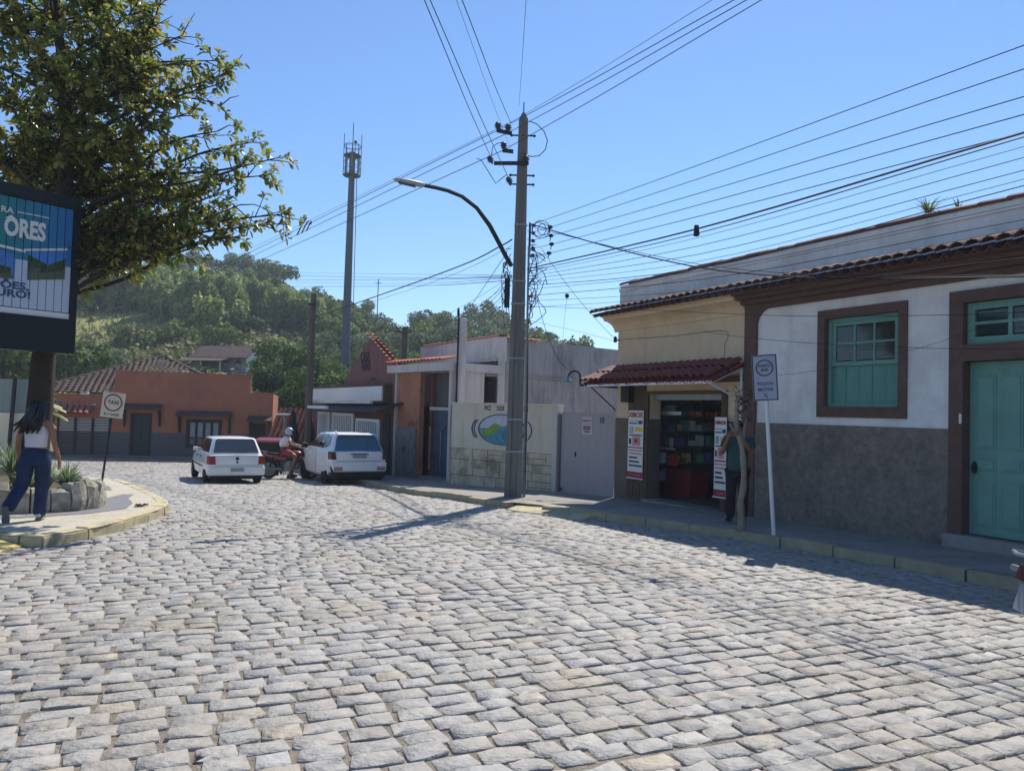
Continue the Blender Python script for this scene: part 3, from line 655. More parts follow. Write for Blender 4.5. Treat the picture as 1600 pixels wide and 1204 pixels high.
# roll banners
def banner(x0, x1, y, z0, z1, label):
    b = thing('banner', label, 'banner', FW.pt(0, 0, 0), FW.a); w_ = x1 - x0; H = z1 - z0; X = lambda t: x0 + w_ * t; Z = lambda t: z0 + H * t
    MB().box(x0, x1, y, y + .006, z0, z1).build('sheet', M['paper'], b); MB().box(x0 - .02, x1 + .02, y - .012, y + .012, z0 - .025, z0).build('rod', M['wmetal'], b)
    e = y - .003
    def bar(a0, a1, b0, b1, m): MB().box(X(a0), X(a1), e - .001, e + .002, Z(b0), Z(b1)).build('print', m, b)
    text('lettering', 'XEROX', M['inkred'], b, (X(.5), e, Z(.93)), w_ * .27, ext=.002, fat=.006)
    bar(.06, .62, .845, .855, M['tealp']); bar(.66, .94, .80, .85, M['inkblue']); bar(.06, .6, .80, .818, M['inkblue'])
    bar(.12, .34, .665, .76, M['tealp']); bar(.16, .30, .68, .75, M['paper']); bar(.45, .95, .69, .75, M['yellowp']); bar(.08, .92, .628, .642, M['ink'])
    bar(.3, .82, .48, .62, M['pinkp']); bar(.45, .65, .52, .58, M['inkred']); bar(.08, .22, .5, .58, M['ink']); bar(.04, .96, .44, .458, M['inkred']); bar(.04, .96, .40, .412, M['inkred'])
    for k, (wd, zz) in enumerate(((.8, .36), (.55, .30), (.66, .24), (.86, .18))): bar(.1, .1 + wd, zz - .012, zz + .012, M['pinkp'] if k == 0 else M['ink'])
    bar(.0, 1, .0, .09, M['inkred']); bar(.15, .85, .03, .06, M['pinkp'])
banner(-.55, .0, -.09, .22, 1.72, 'white vertical banner with red XEROX heading left of the shop doorway')
banner(2.3, 2.62, -.14, .1, 1.62, 'narrow vertical banner seen at the right edge of the shop doorway')
local(FW, 'wall_box', 'small dark electric box under the left end of the awning', 'box', MB().box(-.72, -.42, -.2, -.03, 1.9, 2.28), M['black'])
local(FW, 'insulator', 'small dark cable insulator on the upper left corner of the yellow shop', 'insulator', MB().lathe([(.03, 0), (.05, .03), (.03, .06), (.05, .09), (.02, .14)], 8, (S0 + .05, -.12, 3.3)).tube([(S0 + .05, 0, 3.36), (S0 + .05, -.12, 3.36)], .015), M['black'])
# ------------------------------------------------------------------ middle of the street: gate, painted wall, grey building, recess house
FM = Frame((-1.69, 21.97), (1.19, 19.71)); ML = FM.len
mw = thing('mural_wall', 'low cream wall with painted oval picture and stone facing behind the utility pole', 'wall', FM.pt(0, 0, 0), FM.a)
zt = FM.px(715, 634)[1]; zt2 = FM.px(870, 631)[1]; MT = (zt + zt2) / 2; zs0 = FM.px(716, 698)[1]; zs1 = FM.px(866, 707)[1]
mb = MB(); mb.box(0, ML, 0, .22, -1.0, MT); mb.build('wall', M['mural_w'], mw)
mb = MB(); mb.box(-.03, ML + .02, -.03, .25, MT, MT + .05); mb.box(.02, ML - .1, -.012, -.002, MT - .22, MT - .19); mb.build('coping', M['mural_w'], mw)
mb = MB(); mb.box(ML - .12, ML + .02, -.05, .24, -1.0, MT - .002); mb.build('end_post', M['offwhite'], mw)
# stone facing: uneven rectangular slabs with sunk joints
zst = (zs0 + zs1) / 2 - .03; zb = -.55
MB().box(.01, ML - .125, -.012, -.001, -.9, zst).build('mortar', M['dado'], mw)
rows = [zb, zb + .36, zb + .80, zst]
for r in range(3):
    x = 0.02
    while x < ML - .16:
        wd = random.uniform(.38, .85); x1 = min(x + wd, ML - .13)
        if ML - .13 - x1 < .15: x1 = ML - .13
        z0, z1 = rows[r], rows[r + 1]
        if random.random() < .35: zmid = z0 + (z1 - z0) * random.uniform(.4, .6); cells = [(z0, zmid), (zmid, z1)]
        else: cells = [(z0, z1)]
        for c0, c1 in cells: MB().box(x + .007, x1 - .007, -.022 - random.uniform(0, .012), -.012, c0 + .007, c1 - .007).build('stone_slab', M['faux'], mw, bevel=.006)
        x = x1
# lettering and oval picture
def mpx(px, py): return FM.px(px, py)
text('lettering', 'FIO', M['ink'], mw, (mpx(762, 638)[0], -.004, MT - .1), .19, ext=.002, fat=.004, xs=.8)
text('lettering', 'DOS', M['ink'], mw, (mpx(782, 638)[0], -.004, MT - .1), .17, ext=.002, fat=.004, xs=.75)
text('lettering', 'ES', M['ink'], mw, (mpx(822, 637)[0], -.004, MT - .1), .2, ext=.002, fat=.004, xs=.8)
oc = mpx(785, 671); oa = (mpx(822, 671)[0] - mpx(747, 671)[0]) / 2; ob = (mpx(785, 646)[1] - mpx(785, 695)[1]) / 2; ox = (mpx(822, 671)[0] + mpx(747, 671)[0]) / 2
def oval(a, b, n=40): return [(ox + a * math.cos(2 * math.pi * k / n), oc[1] + b * math.sin(2 * math.pi * k / n)) for k in range(n)]
def flat(name, poly, y, m, t=.003): mb = MB(); mb.prism(poly, 'y', y, y + t); return mb.build(name, m, mw)
flat('oval_border', oval(oa, ob), -.006, M['inkblue'])
flat('painted_sky', oval(oa * .93, ob * .93), -.010, mat('mural_sky', '#b7bcc8', .8, .15, 6))
def clip(f): return [p for p in f]
E_ = lambda s, t: (ox + oa * .92 * s * math.cos(t), oc[1] + ob * .92 * s * math.sin(t))
flat('painted_water', [E_(1, t) for t in np.linspace(math.pi * .98, math.pi * 2.06, 24)] + [(ox + oa * .4, oc[1] + ob * .35), (ox, oc[1] + ob * .15), (ox - oa * .5, oc[1] + ob * .05)], -.014, mat('mural_water', '#4f8f9c', .8, .25, 9))
flat('painted_hill', [(ox - oa * .88, oc[1] - ob * .1), (ox - oa * .55, oc[1] + ob * .05), (ox - oa * .3, oc[1] + ob * .42), (ox + oa * .05, oc[1] + ob * .2), (ox - oa * .2, oc[1] - ob * .05), (ox - oa * .45, oc[1] - ob * .4), (ox - oa * .8, oc[1] - ob * .42)], -.018, mat('mural_green', '#7c9b4c', .8, .25, 9))
flat('painted_bank', [(ox + oa * .1, oc[1] - ob * .1), (ox + oa * .55, oc[1] + ob * .1), (ox + oa * .6, oc[1] - ob * .5), (ox + oa * .2, oc[1] - ob * .75), (ox + oa * .02, oc[1] - ob * .5)], -.018, mat('mural_bank', '#3f7d92', .8, .3, 12))
for s in (-1, 1):
    for k, rr in enumerate((1.16, 1.26) if s < 0 else (1.22,)):
        pts = [(ox + s * oa * rr * math.cos(t) , -.004, oc[1] + ob * 1.2 * math.sin(t)) for t in np.linspace(-.5, .5, 9)]
        mb = MB(); mb.tube(pts, .018 + .006 * k, 5); mb.build('painted_bracket', M['inkblue'], mw)

FG = Frame((1.26, 19.72), (2.45, 18.06)); GL = FG.len
ga = thing('sheet_metal_gate', 'pale grey sheet metal gate with small painted notice between painted wall and shop', 'gate', FG.pt(0, 0, 0), FG.a)
gz0 = -.32; gtop = FG.px(920, 646)[1]
sx_ = FG.px(898, 700)[0]
MB().box(.0, .06, -.04, .2, -1, gtop - .02).build('post', M['gate_d'], ga)
MB().box(.065, sx_ - .006, .0, .03, gz0 - .1, gtop - .02).build('side_panel', M['gate'], ga)
MB().box(sx_ + .006, GL - .02, -.01, .025, gz0 - .12, gtop).build('door_leaf', M['gate'], ga)
MB().box(.06, GL, .03, .09, gtop - .04, gtop + .03).build('head_rail', M['gate'], ga)
nx_ = FG.px(918, 665)
MB().box(nx_[0] - .19, nx_[0] + .19, -.018, -.012, nx_[1] - .22, nx_[1] + .22).build('notice', mat('faded_notice', '#c3b4b4', .7, .06, 6), ga)
text('lettering', 'VENDE !!', M['inkred'], ga, (nx_[0], -.021, nx_[1] + .12), .085, ext=.001)
for k, (a, zz) in enumerate(((.13, .03), (.14, -.03), (.13, -.08), (.1, -.14))): MB().box(nx_[0] - a, nx_[0] + a, -.0215, -.019, nx_[1] + zz - .014, nx_[1] + zz + .014).build('print', M['ink'] if k else M['pinkp'], ga)
nx_ = FG.px(941, 657); text('lettering', '10', M['ink'], ga, (nx_[0], -.013, nx_[1]), .2, ext=.002, fat=.004, xs=.9)
# padlock plate on the leaf
MB().box(sx_ + .03, sx_ + .07, -.03, -.012, .55, .66).build('lock', M['black'], ga)

WC = Vector((-.46, 24.0, 0)); WLp = (-3.5, 29.0); WRp = (5.4, 28.5)
FL = Frame(WLp, (WC.x, WC.y)); FR = Frame((WC.x, WC.y), WRp)
wb = thing('grey_building', 'stained grey plaster building whose corner shows behind the painted wall', 'building', WC, 0)
ztop = P(777, 525, 24.0).z
def inframe(o, fr): o.location = Vector(fr.pt(0, 0, 0)) - WC; o.rotation_euler = (0, 0, fr.a); return o
zsl = FL.px(745, 566)[1]
inframe(MB().box(0, FL.len, 0, .3, zsl, ztop).build('side_wall', M['offwhite'], wb), FL)
inframe(MB().box(0, FL.len, -.05, .3, -1.2, zsl).build('lower_wall', M['dark_pl'], wb), FL)
inframe(MB().box(FL.len - 1.2, FL.len, -.14, -.052, zsl - .02, zsl + .05).build('ledge', M['offwhite'], wb), FL)
inframe(MB().box(.3, FR.len, 0, .3, -1.2, ztop - .05).build('front_wall', M['grey_pl'], wb), FR)
inframe(MB().box(-.004, .31, -.03, .298, -1.2, ztop - .02).build('corner_pilaster', M['offwhite'], wb), FR)
mb = MB(); mb.box(1.2, FR.len - .3, .32, 6, ztop - .6, ztop - .5); inframe(mb.build('roof_slab', M['conc'], wb), FR)
for i in range(14):
    o = inst('cap_tile', T_UPB, wb, (0, 0, 0)); q = FL.pt(FL.len - i * .4 - .02, .14, ztop - .01) - WC; o.location = q; o.rotation_euler = (0, 0, FL.a + R(90)); o.scale = (1.7, 1, 1.1)
for i in range(4):
    o = inst('cap_tile', T_UPB, wb, (0, 0, 0)); q = FR.pt(.05 + i * .42, .14, ztop - .03) - WC; o.location = q; o.rotation_euler = (0, 0, FR.a - R(90)); o.scale = (1.7, 1, 1.1)
inframe(MB().box(3.0, 4.4, -.02, -.003, .2, 1.5).build('patch', M['offwhite'], wb), FR)

FH = Frame((-3.94, 25.82), (-1.82, 22.97)); HL = FH.len
hh = thing('recess_house', 'narrow orange house with deep recessed entry, concrete canopy and graffiti', 'house', FH.pt(0, 0, 0), FH.a)
hz = (FH.px(612, 572)[1] + FH.px(716, 560)[1]) / 2
mb = MB(); mb.box(0, .13, 0, .2, -1.2, hz - .3); mb.build('pillar', M['offwhite'], hh)
mb = MB(); mb.box(HL - .12, HL, 0, 1.2, -1.2, hz - .28); mb.build('pillar', M['offwhite'], hh)
MB().box(-.12, HL + .1, -.25, 1.9, hz - .3, hz - .05).build('canopy', M['offwhite'], hh)
for i in range(17): inst('roof_tile', T_UPB, hh, (-.1 + i * .215, -.3, hz + .0), (R(12), 0, 0), (1, 1.3, 1))
xs = FH.px(656, 650, .1)[0]; xd = FH.px(676, 650, .5)[0]
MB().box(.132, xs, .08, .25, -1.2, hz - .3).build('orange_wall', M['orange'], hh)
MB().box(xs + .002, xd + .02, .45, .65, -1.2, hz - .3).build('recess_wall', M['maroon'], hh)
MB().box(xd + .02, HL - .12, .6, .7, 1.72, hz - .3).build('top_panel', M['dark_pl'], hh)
MB().box(xd - .08, HL - .12, .42, .58, 1.60, 1.70).build('door_head', M['offwhite'], hh)
MB().box(xd + .02, HL - .13, .54, .58, -.55, 1.598).build('entry_door', mat('slate_blue_door', '#4c5a6e', .6, .12, 3, .1, 20, dirt='#3c4250', dscale=2, damt=.6), hh)
mb = MB(); mb.tube([(xd + .55, .5, -.3), (xd + .55, .5, .9), (xd + .8, .5, 1.15)], .02); mb.build('door_rail', M['metal'], hh)
MB().box(HL - .62, HL - .2, .51, .538, 1.0, 1.56).build('door_window', mat('pale_green_panel', '#9fae9a', .5, .05), hh)
MB().box(xd - .1, HL - .14, .1, .53, -1.2, -.5).build('door_step', M['conc'], hh)
MB().box(.24, xs - .12, .0, .078, -.75, 1.0).build('wooden_panel', M['oldwood'], hh)
mb = MB(); mb.lathe([(.1, 0), (.1, .02)], 12, (.75, -.02, .3), 'y'); mb.build('panel_mark', M['graff'], hh)
mb = MB()
for k in range(7):
    x = .95 + k * .16; z = 1.12 + random.uniform(-.03, .05); pts = [(x + random.uniform(-.04, .06), .07 if x < xs else .44, z + dz) for dz in (.12, .04, -.02, .06, -.08)]; mb.tube(pts, .012, 4)
mb.build('graffiti', M['graff'], hh)
FHs = MB(); FHs.box(xs + .03, xd, .436, .449, -.3, 1.05); FHs.build('graffiti_patch', mat('peeling_plaster', '#a08a86', .9, .3, 9, .3, 30, dirt='#6a3f44', dscale=6, damt=.8), hh)
MB().box(0, HL, 1.25, 5, hz - .4, hz - .3).build('flat_roof', M['conc'], hh)

sp = thing('service_post', 'pale square concrete meter post with bent conduit at its top beside the recess house', 'post', (P(720, 600, 22.9).x, 22.9, 0), FH.a)
zpt = P(719, 497, 22.9).z
MB().box(-.1, .1, -.1, .1, -.9, zpt).build('shaft', M['offwhite'], sp, bevel=.015)
mb = MB(); mb.tube([(-.04, -.12, 0), (-.04, -.12, zpt + .1), (-.05, -.12, zpt + .26), (-.1, -.1, zpt + .3), (-.15, -.08, zpt + .2), (-.15, -.08, zpt + .05)], .03); mb.build('conduit', M['black'], sp)
MB().box(-.11, .09, -.2, -.1, 1.2, 1.75).build('meter_box', M['gate_d'], sp)

# ------------------------------------------------------------------ gabled restaurant
GA = Vector((-3.98, 25.95)); GDv = Vector((-.5, .866))
FB = Frame((GA.x + GDv.x * 11.6, GA.y + GDv.y * 11.6), (GA.x, GA.y)); BL = FB.len
gb = thing('gabled_restaurant', 'dark red building with steep tiled gable, white sign board and brown awning', 'building', FB.pt(0, 0, 0), FB.a)
ap = FB.px(578, 524); l_ = FB.px(538, 592); r_ = FB.px(620, 572); zl = r_[1]
bd0 = FB.px(488, 612, -.35); bd1 = FB.px(596, 612, -.35)
mb = MB(); mb.prism([(l_[0], -1.2), (BL, -1.2), (BL, zl), (r_[0] - .05, zl), (ap[0], ap[1] - .12), (l_[0], l_[1])], 'y', 0, .3); mb.build('gable_wall', M['maroon'], gb)
mb = MB(); mb.box(0, l_[0], .1, .35, -1.2, FB.px(500, 603)[1]); mb.build('front_wall', M['maroon'], gb)
mb = MB(); mb.box(.2, BL - .2, .4, 8, 1.6, 1.75); mb.build('roof_slab', M['tile_o'], gb)
# tiled verge of the gable: short courses stepping up both slopes
for side, (bx, bz) in ((1, (r_[0] + .12, zl - .05)), (-1, (l_[0] - .1, l_[1]))):
    L = math.hypot(ap[0] - bx, ap[1] - bz); n = int(L / .3); a = math.atan2(ap[1] - bz, ap[0] - bx)
    for i in range(n + 1):
        t = i / n; x = bx + (ap[0] - bx) * t; z = bz + (ap[1] - bz) * t
        for y in ((-.02, .2) if side > 0 else ()):
            inst('verge_tile', T_UPB if side > 0 else T_UP, gb, (x, y, z), (0, 0, 0), (.8, 1, .55)).rotation_euler = Matrix(((0, math.cos(a), -math.sin(a)), (-1 if side < 0 else 1, 0, 0), (0, math.sin(a), math.cos(a)))).to_euler() if False else (R(14), -a if side < 0 else (math.pi - a), R(90))
tx = FB.px(571, 558); text('lettering', 'CASA', M['ink'], gb, (tx[0], -.01, tx[1]), .5, ext=.004, fat=.01, xs=.8); tx = FB.px(572, 572); text('lettering', 'VáVá', M['ink'], gb, (tx[0], -.01, tx[1]), .55, ext=.004, fat=.01, xs=.9)
tx = FB.px(583, 592); MB().box(tx[0] - .25, tx[0] + .2, -.02, -.003, tx[1] - .05, tx[1] + .05).build('vent', M['black'], gb)
zb0, zb1 = FB.px(592, 626, -.35)[1], FB.px(592, 603, -.35)[1]
MB().box(bd0[0], bd1[0], -.36, -.3, zb0, zb1).build('sign_board', M['paper'], gb); MB().box(bd0[0] - .05, bd1[0] + .1, -.29, -.0, zb0 - .05, zb1 + .08).build('sign_box', M['brown_w'], gb)
q0 = FB.px(482, 628, -.9); q1 = FB.px(580, 627, -.9)
MB().box(q0[0], q1[0], -.95, -.85, q1[1] - .07, q1[1] + .05).build('awning_beam', M['offwhite'], gb)
mb = MB(); mb.hexa([(q0[0], -.85, q1[1] - .4), (q1[0] + .35, -.85, q1[1] - .35), (q1[0] + .35, .09, q1[1] - .05), (q0[0], .09, q1[1] - .05)], [(q0[0], -.85, q1[1] - .36), (q1[0] + .35, -.85, q1[1] - .31), (q1[0] + .35, .09, q1[1]), (q0[0], .09, q1[1])]); mb.build('awning', M['dkwood'], gb)
q2 = FB.px(482, 636, -1.3); q3 = FB.px(511, 636, -1.3); MB().box(q2[0], q3[0], -1.35, -1.25, q3[1] - .06, q3[1] + .05).build('awning_beam', M['wmetal'], gb)
qd = FB.px(605, 690); MB().box(qd[0] - .3, qd[0] + .3, -.06, -.003, -1.1, qd[1] + 1.0).build('side_panel', M['dkgreen'], gb)
# three white grilles under the awning
for (x0, x1, ya, yb, lb) in ((556, 592, 654, 700, 'white slatted grille panel nearest the parked car under the brown awning'), (519, 552, 645, 690, 'white slatted grille panel in the middle under the brown awning'), (497, 515, 643, 685, 'pale slatted grille panel farthest left under the brown awning')):
    a = FB.px(x0, (ya + yb) / 2, -.5); b = FB.px(x1, (ya + yb) / 2, -.5); zt_ = FB.px((x0 + x1) / 2, ya, -.5)[1]
    gr = thing('slatted_grille', lb, 'grille', FB.pt(0, 0, 0), FB.a, 'white grilles under the awning')
    mb = MB(); zlo = FB.gz((a[0] + b[0]) / 2) + .12; frame_box(mb, a[0], b[0], zlo, zt_, .09, -.53, -.47); mb.build('frame', M['wmetal'], gr)
    n = int((b[0] - a[0]) / .2)
    for k in range(1, n): x = a[0] + (b[0] - a[0]) * k / n; MB().box(x - .03, x + .03, -.52, -.48, zlo + .09, zt_ - .09).build('slat', M['wmetal'], gr)
# tiled lean-to gateway between the restaurant and the red house
lt = thing('tiled_gateway', 'steep tiled lean-to roof striped by sunlit barrel tiles beside the red house', 'gateway', (P(465, 660, 35).x, 35, 0), R(-18))
zt_ = P(465, 638, 35.2).z; zb_ = P(465, 690, 34.6).z; xl = P(428, 640, 35).x - lt.location.x; xr = P(502, 640, 35).x - lt.location.x
tile_rows(lt, xl, xr, -.55, zb_, (zt_ - zb_) / .95, 4, T_UPB, T_DNB, pitch=.27, rowl=.42, jit=.03)
MB().box(xl, xr, .42, .62, zt_ - .12, zt_ + .02).build('ridge_beam', M['maroon'], lt); MB().box(xl, xr, .5, .6, -1.2, zt_ - .1).build('rear_wall', M['maroon'], lt)
for x in (xl + .1, xr - .2): MB().box(x, x + .16, -.5, -.34, -1.2, zb_ - .02).build('post', M['cream'], lt)
M['parasol'] = mat('dark_canvas', '#23282b', .9, .15, 5)
for (px, lb) in ((457, 'folded dark parasol standing left of the wooden pole before the tiled gateway'), (481, 'folded dark parasol standing directly behind the wooden pole')):
    c = P(px, 690, 33.2); pz = thing('folded_parasol', lb, 'parasol', (c.x, c.y, float(gz(0, 33.2))), 0, 'folded parasols by the gateway')
    mb = MB(); mb.lathe([(.03, 2.42), (.1, 2.3), (.22, 1.5), (.3, .75), (.26, .5), (.05, .52)][::-1], 12); mb.build('canopy', M['parasol'], pz, smooth=False); mb = MB(); mb.tube([(0, 0, 0.0), (0, 0, 2.5)], .03); mb.lathe([(.3, 0), (.3, .08)], 12); mb.build('stand', M['black'], pz)
lp = P(444, 690, 33.6); lo = thing('canopy_post', 'slim pale post with a small flat white canopy beside the tiled gateway', 'post', (lp.x, lp.y, 0), R(-18))
zc_ = P(444, 648, 33.6).z; mb = MB(); mb.tube([(0, 0, -1), (0, 0, zc_)], .07, 8); mb.build('shaft', M['conc'], lo); MB().box(-.35, .35, -.25, .25, zc_, zc_ + .06).build('canopy', M['wmetal'], lo)

# ------------------------------------------------------------------ red house across the street
FD = Frame((P(84, 700, 34.2).x, 34.2), (P(424, 700, 36.6).x, 36.6)); DL = FD.len
rh = thing('red_house', 'long terracotta house with stepped parapet, slate grey base and hipped tile roof', 'house', FD.pt(0, 0, 0), FD.a)
xa = FD.px(182, 600)[0]; xb = FD.px(392, 600)[0]; z1 = FD.px(290, 584)[1]; z2 = FD.px(410, 615)[1]; z3 = FD.px(130, 617)[1]; zd = FD.px(300, 677)[1]
dr = (FD.px(202, 690)[0], FD.px(236, 690)[0], -1.15, FD.px(220, 645)[1]); wn = (FD.px(291, 660)[0], FD.px(347, 660)[0], FD.px(320, 700)[1], FD.px(320, 655)[1]); dr2 = (FD.px(391, 690)[0], FD.px(415, 690)[0], -1.15, FD.px(405, 661)[1])
gt = (FD.px(88, 690)[0], FD.px(170, 690)[0], -1.15, FD.px(130, 652)[1])
wall_open(MB(), 0, xa, zd, z3, [gt], 0, .3).build('wing_wall', M['redwall'], rh)
wall_open(MB(), xa, xb, zd, z1, [(dr[0], dr[1], zd, dr[3]), (wn[0], wn[1], zd, wn[3])], 0, .3).build('wall', M['redwall'], rh)
wall_open(MB(), xb, DL, zd, z2, [(dr2[0], dr2[1], zd, dr2[3])], 0, .3).build('end_wall', M['redwall'], rh)
wall_open(MB(), 0, DL, -1.5, zd, [(gt[0], gt[1], -1.15, zd), (dr[0], dr[1], -1.1, zd), (wn[0], wn[1], wn[2], zd), (dr2[0], dr2[1], -1.1, zd)], -.02, .3).build('base_wall', M['blue_dado'], rh)
mb = MB(); mb.box(xa - .05, xb + .05, -.03, .32, z1, z1 + .06); mb.box(xb + .05, DL + .03, -.03, .32, z2, z2 + .06); mb.box(-.03, xa - .05, -.04, .32, z3, z3 + .06)
mb.prism([(xa - .003, z3 + .061), (xa - .003, z1 - .002), (xa - .06, z1 - .002), (xa - .08, z3 + .5), (xa - .2, z3 + .22), (xa - .5, z3 + .061)], 'y', 0.0, .28); mb.build('coping', M['redwall'], rh)
MB().box(DL - .25, DL, .3, 8, -1.5, z2).build('end_side_wall', M['redwall'], rh)
# hipped roof with real courses of tiles
pk = FD.px(245, 559, 5.2); zr0 = z3 + .1; zpk = pk[1]; e0 = (0.1, .35); e1 = (xb + .3, .35)
def roof_plane(A, B, T0, T1, name):
    """courses of ribbed tiles on the quad A-B (eave) to T0-T1 (top)"""
    A, B, T0, T1 = map(Vector, (A, B, T0, T1)); n = max(4, int((T0 - A).length / .36)); V = []; Fq = []
    nrm = (B - A).cross(T0 - A).normalized()
    for i in range(n):
        f0, f1 = i / n, (i + 1.12) / n; a0, b0, a1, b1 = A.lerp(T0, f0), B.lerp(T1, f0), A.lerp(T0, min(1, f1)), B.lerp(T1, min(1, f1))
        k = max(2, int((b0 - a0).length / .13)); lo = .05 * nrm; s = len(V)
        for j in range(k + 1):
            rib = nrm * (.055 if j % 2 else 0)
            V += [a0.lerp(b0, j / k) + lo + rib, a1.lerp(b1, j / k) + rib]
        Fq += [(s + 2 * j, s + 2 * j + 2, s + 2 * j + 3, s + 2 * j + 1) for j in range(k)]
    return npmesh(name, V, Fq, M['tile_o'], rh, kind='stuff')
yr = 5.2; pk0 = (pk[0], yr, zpk); pk1 = (pk[0] + .5, yr, zpk)
roof_plane((-1.2, .35, zr0), (xb - .2, .35, zr0 + .0), pk0, pk1, 'roof_tiles')
roof_plane((xb - .2, .35, zr0), (xb - .2, 10, zr0), pk1, pk1, 'roof_tiles')
roof_plane((-1.2, 10, zr0), (-1.2, .35, zr0), pk0, pk0, 'roof_tiles')
mb = MB(); mb.tube([pk0, (pk[0] - .02 - (xb) * 0 + 0, yr, zpk)], .08) if False else None
mb = MB(); mb.tube([(-1.2, .35, zr0 + .05), pk0], .1, 6); mb.tube([pk1, (xb - .2, .35, zr0 + .05)], .1, 6); mb.tube([pk0, pk1], .1, 6); mb.build('ridge_tiles', M['tile_o'], rh)
def canopy_on(parent, x0, x1, z, dep=.55):
    mb = MB(); mb.hexa([(x0, -dep, z - .1), (x1, -dep, z - .1), (x1, -.02, z + .1), (x0, -.02, z + .1)], [(x0, -dep, z - .04), (x1, -dep, z - .04), (x1, -.02, z + .17), (x0, -.02, z + .17)]); mb.build('canopy', M['tile_o'], parent)
    for x in (x0 + .12, x1 - .12):
        mb = MB(); mb.tube([(x, -dep + .08, z - .1), (x, -.3, z - .28), (x, -.12, z - .55), (x, -.04, z - .85)], .05, 5); mb.tube([(x, -.04, z), (x, -.04, z - .85)], .05, 5); mb.build('canopy_bracket', M['dkwood'], parent)
def sub(parent, name): o = bpy.data.objects.new(name, None); COL.objects.link(o); o.parent = parent; return o
def part_door(dr, mm, name='door'):
    d = sub(rh, name); mb = MB(); mb.box(dr[0], dr[0] + .1, -.03, .2, dr[2], dr[3]); mb.box(dr[1] - .1, dr[1], -.03, .2, dr[2], dr[3]); mb.box(dr[0] + .1, dr[1] - .1, -.03, .2, dr[3] - .1, dr[3]); mb.build('frame', M['dkwood'], d)
    m_ = (dr[0] + dr[1]) / 2
    for a, b in ((dr[0] + .1, m_ - .01), (m_ + .01, dr[1] - .1)): MB().box(a, b, .08, .13, dr[2], dr[3] - .1).build('leaf', mm, d)
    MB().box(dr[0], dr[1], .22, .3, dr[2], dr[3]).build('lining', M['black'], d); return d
part_door(dr, M['dkgreen']); part_door(dr2, M['dkwood'])
canopy_on(rh, dr[0] - .35, dr[1] + .45, dr[3] + .25); canopy_on(rh, wn[0] - .4, wn[1] + .45, wn[3] + .22); canopy_on(rh, dr2[0] - .15, dr2[1] + .25, dr2[3] + .18)
wd_ = sub(rh, 'window'); mb = MB(); frame_box(mb, wn[0], wn[1], wn[2], wn[3], .11, -.03, .2); mb.build('frame', M['dkwood'], wd_)
n = 4
for k in range(n):
    x0 = wn[0] + .11 + (wn[1] - wn[0] - .22) * k / n; x1 = x0 + (wn[1] - wn[0] - .22) / n; zz = wn[2] + (wn[3] - wn[2]) * .36
    mb = MB(); frame_box(mb, x0 + .01, x1 - .01, wn[2] + .11, wn[3] - .11, .05, .05, .1); mb.box(x0 + .06, x1 - .06, .055, .095, zz - .03, zz + .03); mb.build('sash', M['dkgreen'], wd_)
    MB().box(x0 + .06, x1 - .06, .07, .076, zz + .03, wn[3] - .16).build('pane', mat('curtained_glass', '#8d97a0', .3, .2, 5), wd_); MB().box(x0 + .06, x1 - .06, .07, .08, wn[2] + .16, zz - .03).build('pane', M['glass'], wd_)
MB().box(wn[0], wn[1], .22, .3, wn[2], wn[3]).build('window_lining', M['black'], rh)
# wing: slatted metal gate under a little tiled hood
gg = sub(rh, 'gate'); nsl = 16
for k in range(nsl): z0 = gt[2] + (gt[3] - gt[2]) * k / nsl; MB().box(gt[0] + .05, gt[1] - .05, .1, .14, z0 + .012, gt[2] + (gt[3] - gt[2]) * (k + 1) / nsl - .012).build('slat', M['blue_dado'] if k < 11 else M['metal'], gg)
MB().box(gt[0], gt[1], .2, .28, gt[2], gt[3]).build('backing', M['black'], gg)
for k in range(4): x = gt[0] + (gt[1] - gt[0]) * k / 3; MB().box(x - .05, x + .05, .04, .098, gt[2], gt[3]).build('stile', M['dkwood'], gg)
hx0, hx1 = FD.px(84, 640)[0], FD.px(146, 640)[0]; hzb = FD.px(120, 646, -.5)[1]; hzt = FD.px(120, 632)[1]
tile_rows(rh, hx0, hx1, -.55, hzb, (hzt - hzb) / .55, 2, T_UPB, T_DNB, pitch=.24, rowl=.36, jit=.03, name='hood_tile')
MB().box(hx0, hx1 + .1, -.04, -.003, hzt, hzt + .06).build('hood_flashing', M['offwhite'], rh)
MB().box(FD.px(126, 617)[0], FD.px(137, 617)[0], -.06, .34, z3 + .02, z3 + .14).build('vent_pipe', M['offwhite'], rh)
# ------------------------------------------------------------------ wall with grey screen beyond the planter
FX = Frame((-26, 25.5), (P(47, 660, 23.5).x, 23.5)); XL = FX.len
sw = thing('screen_wall', 'cream boundary wall topped by grey-green corrugated screen behind the big tree', 'wall', FX.pt(0, 0, 0), FX.a)
zm_ = FX.px(25, 645)[1]; zt_ = FX.px(25, 592)[1]
MB().box(0, XL, 0, .2, -1, zm_).build('wall', mat('boundary_cream', '#cfc7ab', .85, .06, 2, .15, 30), sw); mb = MB()  # plain cream plaster with slight random tone
V = []
n = int(XL / .11)
for i in range(n + 1): V += [(i * XL / n, .06 + (.04 if i % 2 else 0), zm_), (i * XL / n, .06 + (.04 if i % 2 else 0), zt_)]
mb.add(V, [(2 * i, 2 * i + 2, 2 * i + 3, 2 * i + 1) for i in range(n)]); mb.build('screen', mat('grey_green_sheet', '#7d8985', .6, .08, 2, dirt='#68736f', dscale=1, damt=.5), sw, fix=False)
c = FX.px(16, 650, -.2); mb = MB(); mb.tube([(c[0] - .08, -.15, -1), (c[0] + .06, -.15, zt_ + .05)], .06, 6); mb.build('post', M['black'], sw)
